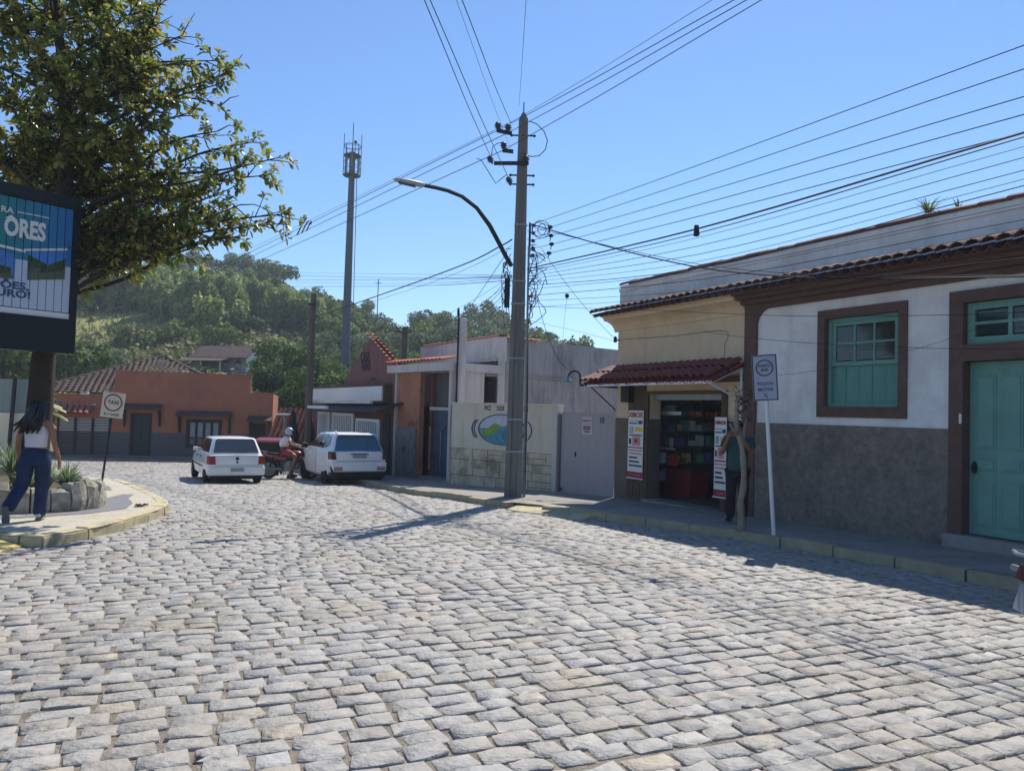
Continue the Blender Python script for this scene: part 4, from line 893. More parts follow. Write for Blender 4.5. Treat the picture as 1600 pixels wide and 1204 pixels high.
mb = MB(); mb.box(XL - .12, XL + .06, -.06, .26, -1, zm_ + .05); mb.build('pier', M['offwhite'], sw)
# ------------------------------------------------------------------ poles, lamp, tower, signs
M['pole'] = mat('pole_concrete', '#7b7672', .9, .12, 4, .25, 30, dirt='#4f4b4c', dscale=1.5, damt=.5, stretch=(2, 2, .4))
M['cable'] = mat('black_cable', '#1c1e24', .5, .05)
M['porc'] = mat('insulator_glaze', '#4b5263', .3, .1)
M['lampgrey'] = mat('lamp_grey', '#a9abae', .5, .05)
M['oldpole'] = mat('old_wood_pole', '#5d544c', .9, .2, 4, .3, 30, stretch=(3, 3, .5))
PY = 17.3; PX = .09
pole = thing('utility_pole', 'tall tapering concrete utility pole carrying many cables and crossarms at the kerb', 'utility pole', (PX, PY, 0))
def pz(py): return P(808, py, PY).z
zt_ = pz(188); Z0 = -.75
def pw_(z): return .20 + (.105 - .20) * (z + .4) / (zt_ + .4)
mb = MB(); secs = []
for z in (Z0, 2, 4, 6, zt_):
    w_ = pw_(z); d_ = w_ * .8; g = w_ * .42; k = d_ * .28
    secs.append([(-w_, -d_, z), (-g, -d_, z), (-g * .9, -d_ + k, z), (g * .9, -d_ + k, z), (g, -d_, z), (w_, -d_, z), (w_, d_, z), (-w_, d_, z)])
mb.rings(secs); mb.build('shaft', M['pole'], pole)
w_ = pw_(zt_); MB().hexa([(-w_, -w_ * .8, zt_), (w_, -w_ * .8, zt_), (w_, w_ * .8, zt_), (-w_, w_ * .8, zt_)], [(-.03, -.03, zt_ + .17), (.03, -.03, zt_ + .17), (.03, .03, zt_ + .17), (-.03, .03, zt_ + .17)]).build('cap', M['pole'], pole)
mb = MB(); mb.tube([(0, 0, zt_ + .15), (0, 0, pz(160))], .014, 5); mb.build('lightning_rod', M['black'], pole)
def ins_part(x, y, z, s=1.0, tilt=0):
    mb = MB(); mb.lathe([(.018, 0), (.02, .04), (.06, .05), (.03, .075), (.075, .09), (.035, .12), (.065, .13), (.03, .17), (.01, .18)], 8); 
    mb.xf(Matrix.Translation((x, y, z)) @ Matrix.Rotation(tilt, 4, 'Y') @ Matrix.Scale(s, 4)); return mb.build('insulator', M['porc'], pole)
def relx(px, py, y=0): q = P(px, py, PY + y); return q.x - PX, q.z
for (x0, x1, yy, y2) in ((776, 800, 207, 212), (785, 802, 238, 240), (772, 826, 258, 258)):
    a = relx(x0, yy); b = relx(x1, y2); mb = MB(); mb.hexa([(a[0], -.17, a[1] - .035), (b[0], -.17, b[1] - .035), (b[0], -.09, b[1] - .035), (a[0], -.09, a[1] - .035)], [(a[0], -.17, a[1] + .035), (b[0], -.17, b[1] + .035), (b[0], -.09, b[1] + .035), (a[0], -.09, a[1] + .035)]); mb.build('crossarm', M['black'], pole)
for (px, py, tl) in ((778, 205, 0), (794, 208, 0), (787, 236, 0), (770, 257, -.5), (821, 257, .1), (800, 289, -.6)):
    q = relx(px, py); ins_part(q[0], -.13, q[1] - .03, 1.15, tl)
for py in (213, 275, 289): 
    q = relx(808, py); mb = MB(); mb.tube([(-.26, -.05, q[1]), (.26, -.05, q[1])], .02, 5); mb.ball((.26, -.05, q[1]), .035, 6, 4); mb.ball((-.26, -.05, q[1]), .035, 6, 4); mb.build('through_bolt', M['black'], pole)
for py in (352, 440, 475, 560, 655, 705):
    z = pz(py); w_ = pw_(z) + .008; mb = MB(); mb.box(-w_, w_, -w_ * .8, w_ * .8, z - .02, z + .02); mb.build('strap', M['metal'], pole)
# conduits up the right side, secondary rack and the tangle of leads
mb = MB(); mb.tube([(.235, -.1, -.4), (.225, -.1, 2), (.2, -.1, pz(386))], .028, 6); mb.build('conduit', M['metal'], pole)
mb = MB(); mb.tube([(.26, .02, -.4), (.26, .02, 2), (.23, .02, pz(520))], .02, 6); mb.build('conduit', M['black'], pole)
mb = MB(); mb.box(.19, .24, -.06, -.02, pz(402), pz(348)); mb.build('rack', M['black'], pole)
for py in (352, 364, 376, 388, 399): z = pz(py); mb = MB(); mb.lathe([(.03, -.04), (.05, -.03), (.03, 0), (.05, .03), (.03, .04)], 8, (.3, -.04, z)); mb.tube([(.2, -.04, z), (.3, -.04, z)], .012, 4); mb.build('spool', M['porc'], pole)
rr = random.Random(3)
for k in range(26):
    s = 1 if k < 15 else -1; z0 = pz(rr.uniform(352, 475)); pts = [(s * .2, rr.uniform(-.12, .1), z0)]
    for j in range(4): pts.append((s * (.2 + rr.uniform(.02, .45 if k < 10 else .2)), rr.uniform(-.2, .15), z0 - .12 * j + rr.uniform(-.22, .12)))
    pts.append((s * .2, rr.uniform(-.1, .1), z0 - rr.uniform(.3, 1.1)))
    fine = []
    for i in range(len(pts) - 1):
        p0, p1, p2, p3 = (Vector(pts[max(i - 1, 0)]), Vector(pts[i]), Vector(pts[i + 1]), Vector(pts[min(i + 2, len(pts) - 1)]))
        for t in (0, .25, .5, .75): fine.append(.5 * ((2 * p1) + (p2 - p0) * t + (2 * p0 - 5 * p1 + 4 * p2 - p3) * t * t + (3 * p1 - p0 - 3 * p2 + p3) * t ** 3))
    fine.append(Vector(pts[-1])); mb = MB(); mb.tube(fine, .009, 4); mb.build('lead_wire', M['cable'], pole)
for k in range(9): z = pz(438 + k * 5); mb = MB(); mb.box(-.32, -.2, -.1, .02, z - .045, z + .03); mb.build('splice_box', M['black'], pole)
mb = MB()
for k, rad in enumerate((.16, .2, .13)): mb.tube([(.42 + .05 * k + rad * math.cos(t), -.05, pz(358) + rad * math.sin(t)) for t in np.linspace(0, 6.28, 18)], .009, 4)
mb.build('cable_coil', M['cable'], pole)
def rel_loop(pts): return [(relx(*p)[0], -.1, relx(*p)[1]) for p in pts]
mb = MB(); mb.tube(rel_loop([(826, 192), (838, 196), (850, 208), (855, 222), (852, 236), (842, 246), (830, 247), (818, 243)]), .011, 5); mb.build('jumper', M['cable'], pole)
mb = MB(); mb.tube(rel_loop([(745, 250), (752, 252), (760, 265), (768, 278), (775, 289), (780, 284), (792, 275)]), .009, 5); mb.build('jumper', M['cable'], pole)
mb = MB(); mb.tube(rel_loop([(768, 245), (770, 232), (776, 227), (784, 225)]), .009, 5); mb.build('jumper', M['cable'], pole)

lm = thing('street_lamp', 'curved street lamp arm reaching left from the concrete pole over the street', 'street lamp', (PX, PY, 0))
arm = []
for (px, py, dy) in ((799, 415, -.15), (790, 400, -.3), (781, 382, -.5), (765, 352, -.8), (745, 325, -1.1), (722, 307, -1.4), (700, 298, -1.65), (680, 293, -1.85), (660, 289, -2.05)):
    q = P(px, py, PY + dy); arm.append((q.x - PX, q.y - PY, q.z))
mb = MB(); mb.tube(arm, [.05] * 4 + [.042] * 5, 8); mb.build('arm', M['black'], lm)
a = Vector(arm[-1]); q = P(616, 280, PY - 2.5); b = Vector((q.x - PX, q.y - PY, q.z)); d_ = (b - a); 
mb = MB(); secs = []
for t, w_, h in ((-.05, .04, .04), (.05, .08, .05), (.4, .1, .05), (.9, .09, .035), (1.0, .03, .02)):
    c = a + d_ * t; s_ = Vector((0, 1, 0)); n_ = d_.normalized().cross(s_).normalized(); s_ = n_.cross(d_.normalized())
    secs.append([tuple(c + s_ * w_ * math.cos(k * math.pi / 5) + n_ * h * math.sin(k * math.pi / 5)) for k in range(10)])
mb.rings(secs); mb.build('lamp_head', M['lampgrey'], lm, smooth=True)
mb = MB(); c = a + d_ * .25; c2 = a + d_ * .85; mb.hexa([(c.x, c.y - .06, c.z - .07), (c.x, c.y + .06, c.z - .07), (c2.x, c2.y + .05, c2.z - .06), (c2.x, c2.y - .05, c2.z - .06)], [(c.x, c.y - .06, c.z - .03), (c.x, c.y + .06, c.z - .03), (c2.x, c2.y + .05, c2.z - .02), (c2.x, c2.y - .05, c2.z - .02)]); mb.build('lens', M['porc'], lm)

# ------------------------------------------------------------------ overhead cables
def catmull(pts, m=6):
    pts = [Vector(p) for p in pts]; out = []
    for i in range(len(pts) - 1):
        p0, p1, p2, p3 = pts[max(i - 1, 0)], pts[i], pts[i + 1], pts[min(i + 2, len(pts) - 1)]
        for j in range(m):
            t = j / m; out.append(.5 * ((2 * p1) + (p2 - p0) * t + (2 * p0 - 5 * p1 + 4 * p2 - p3) * t * t + (3 * p1 - p0 - 3 * p2 + p3) * t ** 3))
    return out + [pts[-1]]
def cable(label, pts, r=.010, group=None, sag=0.0, name='overhead_cable'):
    pts = [Vector(p) for p in pts]
    if len(pts) == 2:
        a, b = pts; pts = [a.lerp(b, k / 12) - Vector((0, 0, sag * 4 * (k / 12) * (1 - k / 12))) for k in range(13)]
    else: pts = catmull(pts)
    mb = MB(); mb.tube(pts, r * .64, 5); o = mb.build(name, M['cable'], fix=False)
    return tag(o, label, 'cable', group)
def ext(a, b, t): a, b = Vector(a), Vector(b); return a + (b - a) * t
Q = lambda px, py, dy=0: P(px, py, PY + dy)
g1 = 'high voltage lines running from far left past the pole to the upper right'
for k, (yl, xm, ym, xr, r_) in enumerate(((468, 779, 203, 1147, .012), (474, 795, 207, 1167, .012), (481, 788, 234, 1190, .012), (462, 800, 190, 1113, .007))):
    a = P(224, yl + 2, 50); m = Q(xm, ym, -.13); c = P(xr, 0, 10.8)
    lbs = ['topmost thick line of the three parallel high voltage lines rising to the upper right', 'middle line of the three parallel high voltage lines rising to the upper right', 'lowest line of the three parallel high voltage lines rising to the upper right', 'hair thin line above the three high voltage lines rising to the upper right']
    cable(lbs[k], [a, a.lerp(m, .5) - Vector((0, 0, .12)), m], r_ * 1.2, g1); cable(lbs[k].replace('rising to the upper right', 'where they come from the far left') if False else ['upper thick', 'middle', 'lowest', 'hair thin'][k] + ' one of the lines from pole top to the upper right frame edge', [m, m.lerp(c, .5) - Vector((0, 0, .03)), c, ext(m, c, 1.8)], r_, g1)
g2 = 'lines dropping from the top left towards the pole crossarms'
for k, (x0, xm, ym) in enumerate(((663, 769, 250), (672, 797, 283), (722, 798, 192), (713, 800, 238))):
    m = Q(xm, ym, -.15); c = P(x0, 0, 9.4)
    cable(['leftmost of the steep lines from the top frame edge to the lower crossarm', 'second steep line from the left, ending low on the pole', 'steep line from the top frame edge ending at the pole tip', 'faint thin steep line just left of the one reaching the pole tip'][k], [m, m.lerp(c, .5) - Vector((0, 0, .05)), c, ext(m, c, 1.9)], .011 if k < 3 else .005, g2)
m = Q(811, 166); c = P(822, 0, 9.0); cable('thin nearly vertical wire from the pole tip to the top frame edge', [m, m.lerp(c, .5) + Vector((.0, 0, -.05)), c, ext(m, c, 1.8)], .006)
g3 = 'parallel secondary lines from the pole rack to the right frame edge'
for k, (x0, y0, y1) in enumerate(((836, 349, 71), (850, 358, 108), (851, 371, 151), (852, 384, 179), (848, 398, 207))):
    m = Q(x0, y0, -.05); c = P(1600, y1, 7.4); s_ = P(824, y0 + 2, PY - .05)
    cable(['topmost', 'second', 'third', 'fourth', 'lowest'][k] + ' of the five parallel rack lines rising to the right edge', [s_, m, m.lerp(c, .5) - Vector((0, 0, .02)), c, ext(m, c, 1.7)], .009, g3)
    if k in (1, 2, 3, 4):
        mb = MB(); q = m.lerp(c, .03); mb.ball((q.x, q.y, q.z), (.06, .06, .045), 6, 4); mb.tube([q, q - Vector((.02, 0, .12))], .01, 4); tag(mb.build('cable_clamp', M['black']), 'small black clamp on the ' + ['', 'second', 'third', 'fourth', 'lowest'][k] + ' rack line just right of the pole', 'clamp', 'clamps by the pole rack')
g4 = 'communication cables from the pole middle to the right'
spec = [((824, 420), (1088, 358), 207, .022, 'thick twisted black bundle rising from pole middle to the right edge'), ((824, 424), (1088, 365), 214, .012, 'cable hugging the underside of the thick bundle to the right'),
        ((824, 432), (1088, 385), 246, .008, 'upper thin cable under the thick bundle to the right'), ((824, 436), (1088, 398), 266, .008, 'thin cable under the bundle meeting the right edge above the parapet'), ((824, 446), (1088, 420), 290, .010, 'cable meeting the right edge just above the parapet tiles'),
        ((824, 452), (1088, 424), 318, .007, 'thin cable crossing the white parapet near its top'), ((824, 462), (1100, 436), 343, .009, 'sunlit cable crossing the middle of the white parapet'), ((824, 470), (1100, 452), 356, .006, 'faint cable crossing the lower part of the white parapet'), ((824, 428), (1088, 372), 229, .006, 'hair thin cable between thick bundle and next cable right of the pole'), ((824, 480), (1100, 462), 402, .006, 'thin cable crossing the brown eaves board of the white house'), ((824, 441), (1088, 409), 280, .006, 'faint cable of the right hand fan above the shop roof')]
for (a, m_, y1, r_, lb) in spec:
    p0 = Q(*a, -.1); c = P(1600, y1, 7.4); tm = (P(m_[0], m_[1], 1).x); 
    # where the straight plan line from pole to next span crosses that sight line
    dx, dy = c.x - p0.x, c.y - p0.y; k_ = ray(*m_); s_ = k_.x / k_.y; t = (s_ * p0.y - p0.x) / (dx - s_ * dy); yy = p0.y + dy * t
    cable(lb, [p0, P(m_[0], m_[1], yy), c, ext(P(m_[0], m_[1], yy), c, 1.9)], r_, g4)
q = P(1088, 361, 14); 
mb = MB(); dx_ = None
p0 = Q(824, 420, -.1); c = P(1600, 207, 7.4); k_ = ray(1088, 358); s_ = k_.x / k_.y; t = (s_ * p0.y - p0.x) / ((c.x - p0.x) - s_ * (c.y - p0.y)); yy = p0.y + (c.y - p0.y) * t; q = P(1088, 359, yy)
mb.hexa([(q.x - .04, q.y - .04, q.z - .1), (q.x + .05, q.y - .04, q.z - .1), (q.x + .05, q.y + .04, q.z - .1), (q.x - .04, q.y + .04, q.z - .1)], [(q.x - .03, q.y - .04, q.z + .08), (q.x + .03, q.y - .04, q.z + .08), (q.x + .03, q.y + .04, q.z + .08), (q.x - .03, q.y + .04, q.z + .08)]); tag(mb.build('splice_closure', M['black'], bevel=.015), 'small black splice closure hanging on the thick cable bundle against the sky', 'closure')
def fpt(px, py, off): u, z = FW.px(px, py, off); return FW.pt(u, off, z)
cable('heavy sagging cable from pole rack across the parapet and the white house wall', [Q(836, 352, -.1), P(960, 388, 15.6), P(1100, 419, 13.4), P(1250, 433, 11), fpt(1380, 435, -1.3), fpt(1600, 432, -1.3), ext(fpt(1380, 435, -1.3), fpt(1600, 432, -1.3), 2)], .02)
cable('second cable lashed just over the heavy sagging cable on the white house', [Q(836, 356, -.1), P(960, 386, 15.6), P(1100, 414, 13.4), P(1250, 428, 11), fpt(1380, 431, -1.32), fpt(1600, 429.5, -1.32), ext(fpt(1380, 431, -1.32), fpt(1600, 429.5, -1.32), 2)], .009)
cable('thin sunlit wire crossing the white house above the window panes', [Q(824, 478, -.1), P(900, 481, 16.5), fpt(1000, 484, -1.1), fpt(1217, 493, -1.0), fpt(1420, 493, -1.0), fpt(1600, 488, -1.0), ext(fpt(1420, 493, -1.0), fpt(1600, 488, -1), 2)], .007)
cable('thin sunlit wire crossing the white house below the transom window', [fpt(1100, 518, -.9), fpt(1183, 529, -.8), fpt(1285, 537, -.8), fpt(1420, 543, -.8), fpt(1600, 546, -.8), ext(fpt(1420, 543, -.8), fpt(1600, 546, -.8), 2)], .006)
cable('faint wire from the white house window to the police sign', [fpt(1050, 575, -.85), fpt(1183, 586, -.8), fpt(1280, 578, -.75), fpt(1370, 557, -.7), fpt(1450, 540, -.6), fpt(1560, 500, -.5)], .0045)
cable('thin cable stapled along the yellow shop front then down to the awning', [fpt(975, 530, -.02), fpt(1050, 525, -.02), fpt(1131, 517, -.02), fpt(1132, 540, -.02), fpt(1132, 563, -.02)], .006)
# to the left
p0 = Q(800, 374, -.05)
cable('heavy black cable sagging from the pole down to the left behind the hill', [p0, Q(783, 384, .6), P(720, 415, 20.5), P(590, 462, 25), P(480, 499, 29.8), P(382, 526, 37), P(300, 540, 45)], .026)
cable('thin wire under the heavy black cable left of the pole', [Q(800, 384, -.05), P(700, 432, 21), P(560, 478, 27), P(480, 503, 29.8)], .008)
g5 = 'thin level lines across the sky left of the pole'
for k, (y0, ym, y1, r_) in enumerate(((431, 434, 429, .011), (433, 437, 437, .011), (438, 447, 447, .012), (434, 443, 440, .008), (430, 428, 425, .007))):
    cable(['level line nearest the hill crest left of the pole', 'second level line left of the pole', 'lowest level line left of the pole', 'faint level line between the others left of the pole', 'topmost faint level line left of the pole'][k], [Q(800, y0, -.05), P(620, ym, 38), P(400, y1, 62), P(300, y1 - 3, 75)], r_ * 1.3, g5)
g6 = 'drop cables fanning from the pole down to the pale service post and roofs'
for k, (y0, tx, ty, ty_) in enumerate(((428, 724, 490, 22.9), (436, 724, 494, 22.9), (445, 722, 505, 22.9), (455, 700, 520, 24), (465, 668, 545, 27), (440, 640, 535, 33), (432, 610, 530, 36), (472, 730, 527, 24.5))):
    cable(['topmost drop cable to the pale service post', 'second drop cable to the pale service post', 'lowest drop cable to the pale service post', 'drop cable to the recess house canopy', 'drop cable to the left end of the grey building', 'long drop cable to the short dark pole', 'long faint drop cable to the gable roof', 'short drop cable to the grey building coping'][k], [Q(799, y0, -.05), P(tx, ty, ty_)], .010 if k < 3 else .007, g6, sag=.18)
cable('straight guy wire slanting from lamp arm foot down to the service post', [Q(790, 398, -.1), P(730, 487, 22.8)], .012)
cable('drop wire from pole rack to the shop corner insulator', [Q(846, 388, -.1), FW.pt(S0 + .05, -.12, 3.38)], .008, sag=.12)
cable('drop wire from pole to the iron bracket on the shop corner', [Q(826, 405, -.1), P(848, 500, 17.8), P(872, 560, 18.1), FW.pt(S0 - .8, -.78, 2.62)], .010)
cable('thin wire from pole to the top of the grey building side wall', [Q(826, 500, -.1), P(900, 517, 20), FW.pt(S0 + .05, -.1, 3.33)], .006)
mb = MB(); q = P(886, 462, 17); mb.ball(q, (.05, .05, .06), 6, 4); tag(mb.build('cable_clamp', M['black']), 'small black clamp on the drop wire between pole and yellow shop', 'clamp')
cable('slim wire hanging from the small clamp down to the gate', [q, P(880, 520, 18.2), P(876, 600, 19.6)], .005)
q = P(477, 352, 33); mb = MB()
for k in range(3): mb.tube([(q.x - .35 + .2 * k, q.y, q.z - .45 + .1 * k), (q.x - .15 + .2 * k, q.y, q.z + .1 * k), (q.x + .05 + .1 * k, q.y, q.z + .35 - .15 * k)], .03, 5)
tag(mb.build('cable_spacer', M['black']), 'black spacer holding the high voltage lines apart left of the telecom tower', 'spacer')

# ------------------------------------------------------------------ other poles, tower
c = P(480, 690, 30.5); op = thing('wooden_pole', 'plain dark wooden utility pole behind the two white cars', 'utility pole', (c.x, 30.5, 0))
mb = MB(); zt2 = P(481, 458, 30.5).z; mb.tube([(0, 0, -1.2), (.02, 0, 2), (.04, 0, zt2)], [.15, .135, .11], 8); mb.build('shaft', M['oldpole'], op)
mb = MB(); mb.box(-.12, .2, -.2, -.1, zt2 - .5, zt2 - .42); mb.build('bracket', M['black'], op)
c = P(630, 600, 38); op = thing('short_dark_pole', 'short dark pole with small crossarm rising behind the gabled building', 'utility pole', (c.x, 38, 0)); zt2 = P(631, 511, 38).z
mb = MB(); mb.tube([(0, 0, -1.2), (0, 0, zt2)], [.17, .14], 8); mb.build('shaft', M['oldpole'], op); mb = MB(); mb.box(-.5, .35, -.2, -.12, zt2 - .3, zt2 - .2); mb.tube([(-.5, -.1, zt2 + .1), (-.2, -.1, zt2 - .3)], .04, 5); mb.build('crossarm', M['oldpole'], op)
TY = 64; c = P(539, 570, TY); tw = thing('telecom_tower', 'tall slender grey telecom mast with railed platform near its top', 'tower', (c.x, TY, 0), R(10))
ztp = P(547, 238, TY).z; tm = mat('tower_paint', '#5f656e', .7, .1, 2, .1, 10)
mb = MB(); mb.tube([(0, 0, -1.4), (0, 0, 6), (0, 0, 14), (0, 0, ztp)], [.42, .37, .31, .24], 14); mb.build('mast', tm, tw)
zpa, zpb = P(546, 275, TY).z, P(547, 228, TY).z; rp_ = .72
for nm, z in (('platform', zpa), ('platform', (zpa * .35 + zpb * .65))):
    mb = MB(); mb.lathe([(rp_, 0), (rp_ + .03, .03), (rp_, .1), (.2, .1), (.2, 0)], 12, (0, 0, z)); mb.build(nm, tm, tw)
mb = MB()
for z in (zpa + .6, zpa + 1.2, zpa + 1.7, zpb - .1, zpb): mb.tube([(rp_ * math.cos(t), rp_ * math.sin(t), z) for t in np.linspace(0, 2 * math.pi, 13)], .025, 4, cap=False)
for k in range(8): t = k * math.pi / 4; mb.tube([(rp_ * math.cos(t), rp_ * math.sin(t), zpa), (rp_ * math.cos(t), rp_ * math.sin(t), zpb + (1.0 if k in (4, 0) else .05))], .03, 4)
mb.build('railing', tm, tw)
for k in range(3): t = .5 + k * 2.1; mb = MB(); mb.box(-.1, .1, -.06, .06, 0, 1.6); mb.xf(Matrix.Translation((.6 * math.cos(t), .6 * math.sin(t), zpa + .3)) @ Matrix.Rotation(t, 4, 'Z')); mb.build('antenna_panel', M['lampgrey'], tw)
mb = MB(); mb.tube([(0, 0, ztp), (0, 0, P(548, 192, TY).z)], .035, 5); mb.tube([(.2, 0, ztp), (.2, 0, ztp + .9)], .03, 5); mb.ball((.22, 0, ztp + .9), .14, 6, 4); mb.build('antenna_rod', M['black'], tw)
mb = MB()
for x in (-.14, .14): mb.tube([(.62, x, -1), (.5, x, 12), (.42, x, zpa)], .025, 4)
for k in range(52): z = -.5 + k * (zpa + .4) / 52; rr_ = .62 - .2 * z / zpa; mb.tube([(rr_, -.14, z), (rr_, .14, z)], .018, 4)
mb.build('ladder', tm, tw)

# ------------------------------------------------------------------ signs
def sign(name, label, px_base, base, w, h, zc, yaw, tilt, pr, pm, face, rows, ring=None, border=None):
    t = thing(name, label, 'sign', base, yaw); t.rotation_euler = (0, tilt, yaw)
    mb = MB(); mb.tube([(0, .02, -.2), (0, .02, zc + h * .4)], pr, 8); mb.build('post', pm, t)
    MB().box(-w / 2, w / 2, -.012, -.002, zc - h / 2, zc + h / 2).build('plate', face, t)
    if border:
        b = MB(); fb = w * .045; frame_box(b, -w / 2 + .004, w / 2 - .004, zc - h / 2 + .004, zc + h / 2 - .004, fb, -.015, -.0125); b.build('border', border, t)
    if ring:
        rz_, rad, rm, th = ring; mb = MB(); n = 36; A = [(rad * math.cos(2 * math.pi * k / n), -.016, rz_ + rad * math.sin(2 * math.pi * k / n)) for k in range(n)]; B = [(p[0] * (1 - th / rad), -.016, rz_ + (p[2] - rz_) * (1 - th / rad)) for p in A]; mb.rings([A, B], cap=False); mb.build('ring', rm, t, fix=False)
    for s, m_, x, z, sz, xs in rows: text('lettering', s, m_, t, (x, -.014, z), sz, ext=.0015, fat=sz * .02, xs=xs)
    return t
tb = Vector((-9.95, 18.86, -.24)); zc = P(174, 632, 18.86).z - tb.z
sign('taxi_sign', 'square taxi sign with dark red ring on a thin post at the island corner', None, tb, .52, .62, zc, R(8), R(5.5), .028, M['black'], mat('taxi_plate', '#c9c2b4', .6, .06, 5, dirt='#9d968a', dscale=4, damt=.4),
     [('TAXI', M['ink'], 0, zc + .06, .13, .9), ('P/ 2 VAGAS', M['ink'], 0, zc - .235, .072, 1)], ring=(zc + .06, .215, mat('faded_red', '#7b4440', .7), .035))
pb = Vector((3.94, 11.45, -.12)); zc = P(1203, 589, 11.45).z - pb.z
sign('police_sign', 'leaning grey police notice sign on a white post before the white house', None, pb, .36, .69, zc, R(-24), R(-3.9), .03, M['wmetal'], mat('grey_plate', '#9aa0ae', .55, .05, 5),
     [('PONTO', M['ink'], 0, zc + .175, .058, .85), ('BASE', M['ink'], 0, zc + .115, .058, .85), ('POLICIA', M['inkblue'], 0, zc - .095, .068, .9), ('MILITAR', M['inkblue'], 0, zc - .18, .068, .9), ('RJ', M['inkblue'], 0, zc - .27, .066, .9)], ring=(zc + .145, .125, mat('navy_ink', '#2b2f48', .6), .017), border=mat('navy_border', '#3a3e5c', .6))

# ------------------------------------------------------------------ billboard with turning slats
BR = Vector((P(121, 430, 13.0).x, 13.0)); BF = Frame((BR.x - 3.0 * .6, BR.y - 3.0 * .8), (BR.x, BR.y))
bb = thing('billboard', 'dark framed billboard of vertical slats with teal and white advert under the tree', 'billboard', BF.pt(0, 0, 0), BF.a)
zt0 = (BF.px(122, 310)[1]); zb0_ = BF.px(118, 553)[1]; st, sb = BF.px(114, 327)[1], BF.px(106, 499)[1]; sr = BF.px(111, 420)[0]
blk = mat('board_frame', '#1d2126', .5, .1, 5)
MB().box(0, 3.0, .1, .42, zb0_, zt0).build('case', blk, bb, bevel=.02)
mb = MB(); mb.box(0, .18, -.03, .098, zb0_, zt0); mb.box(sr, 3.0, -.03, .098, zb0_, zt0); mb.box(.18, sr, -.03, .098, st, zt0); mb.box(.18, sr, -.03, .098, zb0_, sb); mb.build('frame', blk, bb)
MB().box(1.35, 1.65, .14, .38, -1.0, zb0_).build('post', blk, bb)
am = bpy.data.materials.new('advert_print'); am.use_nodes = True; N = am.node_tree.nodes; L = am.node_tree.links
tcn = N.new('ShaderNodeTexCoord'); sp_ = N.new('ShaderNodeSeparateXYZ'); L.new(tcn.outputs['Object'], sp_.inputs[0])
mr = N.new('ShaderNodeMapRange'); mr.inputs['From Min'].default_value = 1.4; mr.inputs['From Max'].default_value = sr; L.new(sp_.outputs['X'], mr.inputs['Value'])
cr = N.new('ShaderNodeValToRGB'); cr.color_ramp.elements[0].color = (*hexc('#1f7a5c'), 1); cr.color_ramp.elements[1].color = (*hexc('#2a6fae'), 1); L.new(mr.outputs[0], cr.inputs['Fac'])
zh = BF.px(60, 410)[1]; gt_ = N.new('ShaderNodeMath'); gt_.operation = 'GREATER_THAN'; gt_.inputs[1].default_value = zh; L.new(sp_.outputs['Z'], gt_.inputs[0])
mx = N.new('ShaderNodeMix'); mx.data_type = 'RGBA'; L.new(gt_.outputs[0], mx.inputs['Factor']); mx.inputs['A'].default_value = (*hexc('#b9c3d4'), 1); L.new(cr.outputs['Color'], mx.inputs['B']); L.new(mx.outputs['Result'], N['Principled BSDF'].inputs['Base Color']); N['Principled BSDF'].inputs['Roughness'].default_value = .5
nsl = 22; sw_ = (sr - .18) / nsl
slat_x = [(.18 + k * sw_ + .006, .18 + (k + 1) * sw_ - .006) for k in range(nsl)]
for a, b in slat_x: MB().box(a, b, .0, .06, sb + .01 + .1, st - .01).build('slat', am, bb)
MB().box(.18, sr, -.005, .06, sb, sb + .095).build('bottom_rail', M['paper'], bb)
def on_slats(name, poly_lo, poly_hi, m, x0, x1, y=-.003):
    for a, b in slat_x:
        a2, b2 = max(a, x0), min(b, x1)
        if b2 - a2 < .01: continue
        f = lambda F, x: F[0] + (F[1] - F[0]) * (x - x0) / (x1 - x0)
        MB().hexa([(a2, y, f(poly_lo, a2)), (b2, y, f(poly_lo, b2)), (b2, y + .002, f(poly_lo, b2)), (a2, y + .002, f(poly_lo, a2))], [(a2, y, f(poly_hi, a2)), (b2, y, f(poly_hi, b2)), (b2, y + .002, f(poly_hi, b2)), (a2, y + .002, f(poly_hi, a2))]).build(name, m, bb)
bx = lambda px, py: BF.px(px, py)
psky = mat('print_sky', '#4a7cc4', .5, .25, 5); pgrn = mat('print_trees', '#3f4f2c', .6, .4, 9); pgr = mat('print_grass', '#5d6350', .6, .2, 7)
p0, p1 = bx(42, 393), bx(103, 391); q0, q1 = bx(46, 438), bx(104, 437); w0, w1 = bx(42, 440), bx(101, 440)
on_slats('photo_print', (q0[1], q1[1]), (p0[1], p1[1]), psky, p0[0] + .02, p1[0]); h_ = p0[1] - q0[1]
on_slats('photo_print', (q0[1], q1[1]), (q0[1] + h_ * .35, q1[1] + h_ * .35), pgr, p0[0] + .02, p1[0], -.006)
on_slats('photo_print', (q0[1] + h_ * .33, q1[1] + h_ * .33), (q0[1] + h_ * .9, q1[1] + h_ * .45), pgrn, p0[0] + .02, p0[0] + .3, -.006); on_slats('photo_print', (q0[1] + h_ * .33, q1[1] + h_ * .33), (q0[1] + h_ * .5, q1[1] + h_ * .75), pgrn, p1[0] - .38, p1[0], -.006)
on_slats('print_line', (p0[1] + .0, p1[1] + .0), (p0[1] + .035, p1[1] + .035), M['paper'], p0[0] - .05, p1[0] + .02, -.006)
a_, b_ = bx(0, 376), bx(40, 392); on_slats('print_line', (a_[1] - .03, b_[1] - .03), (a_[1] + .01, b_[1] + .01), M['paper'], a_[0] - .9, b_[0], -.006)
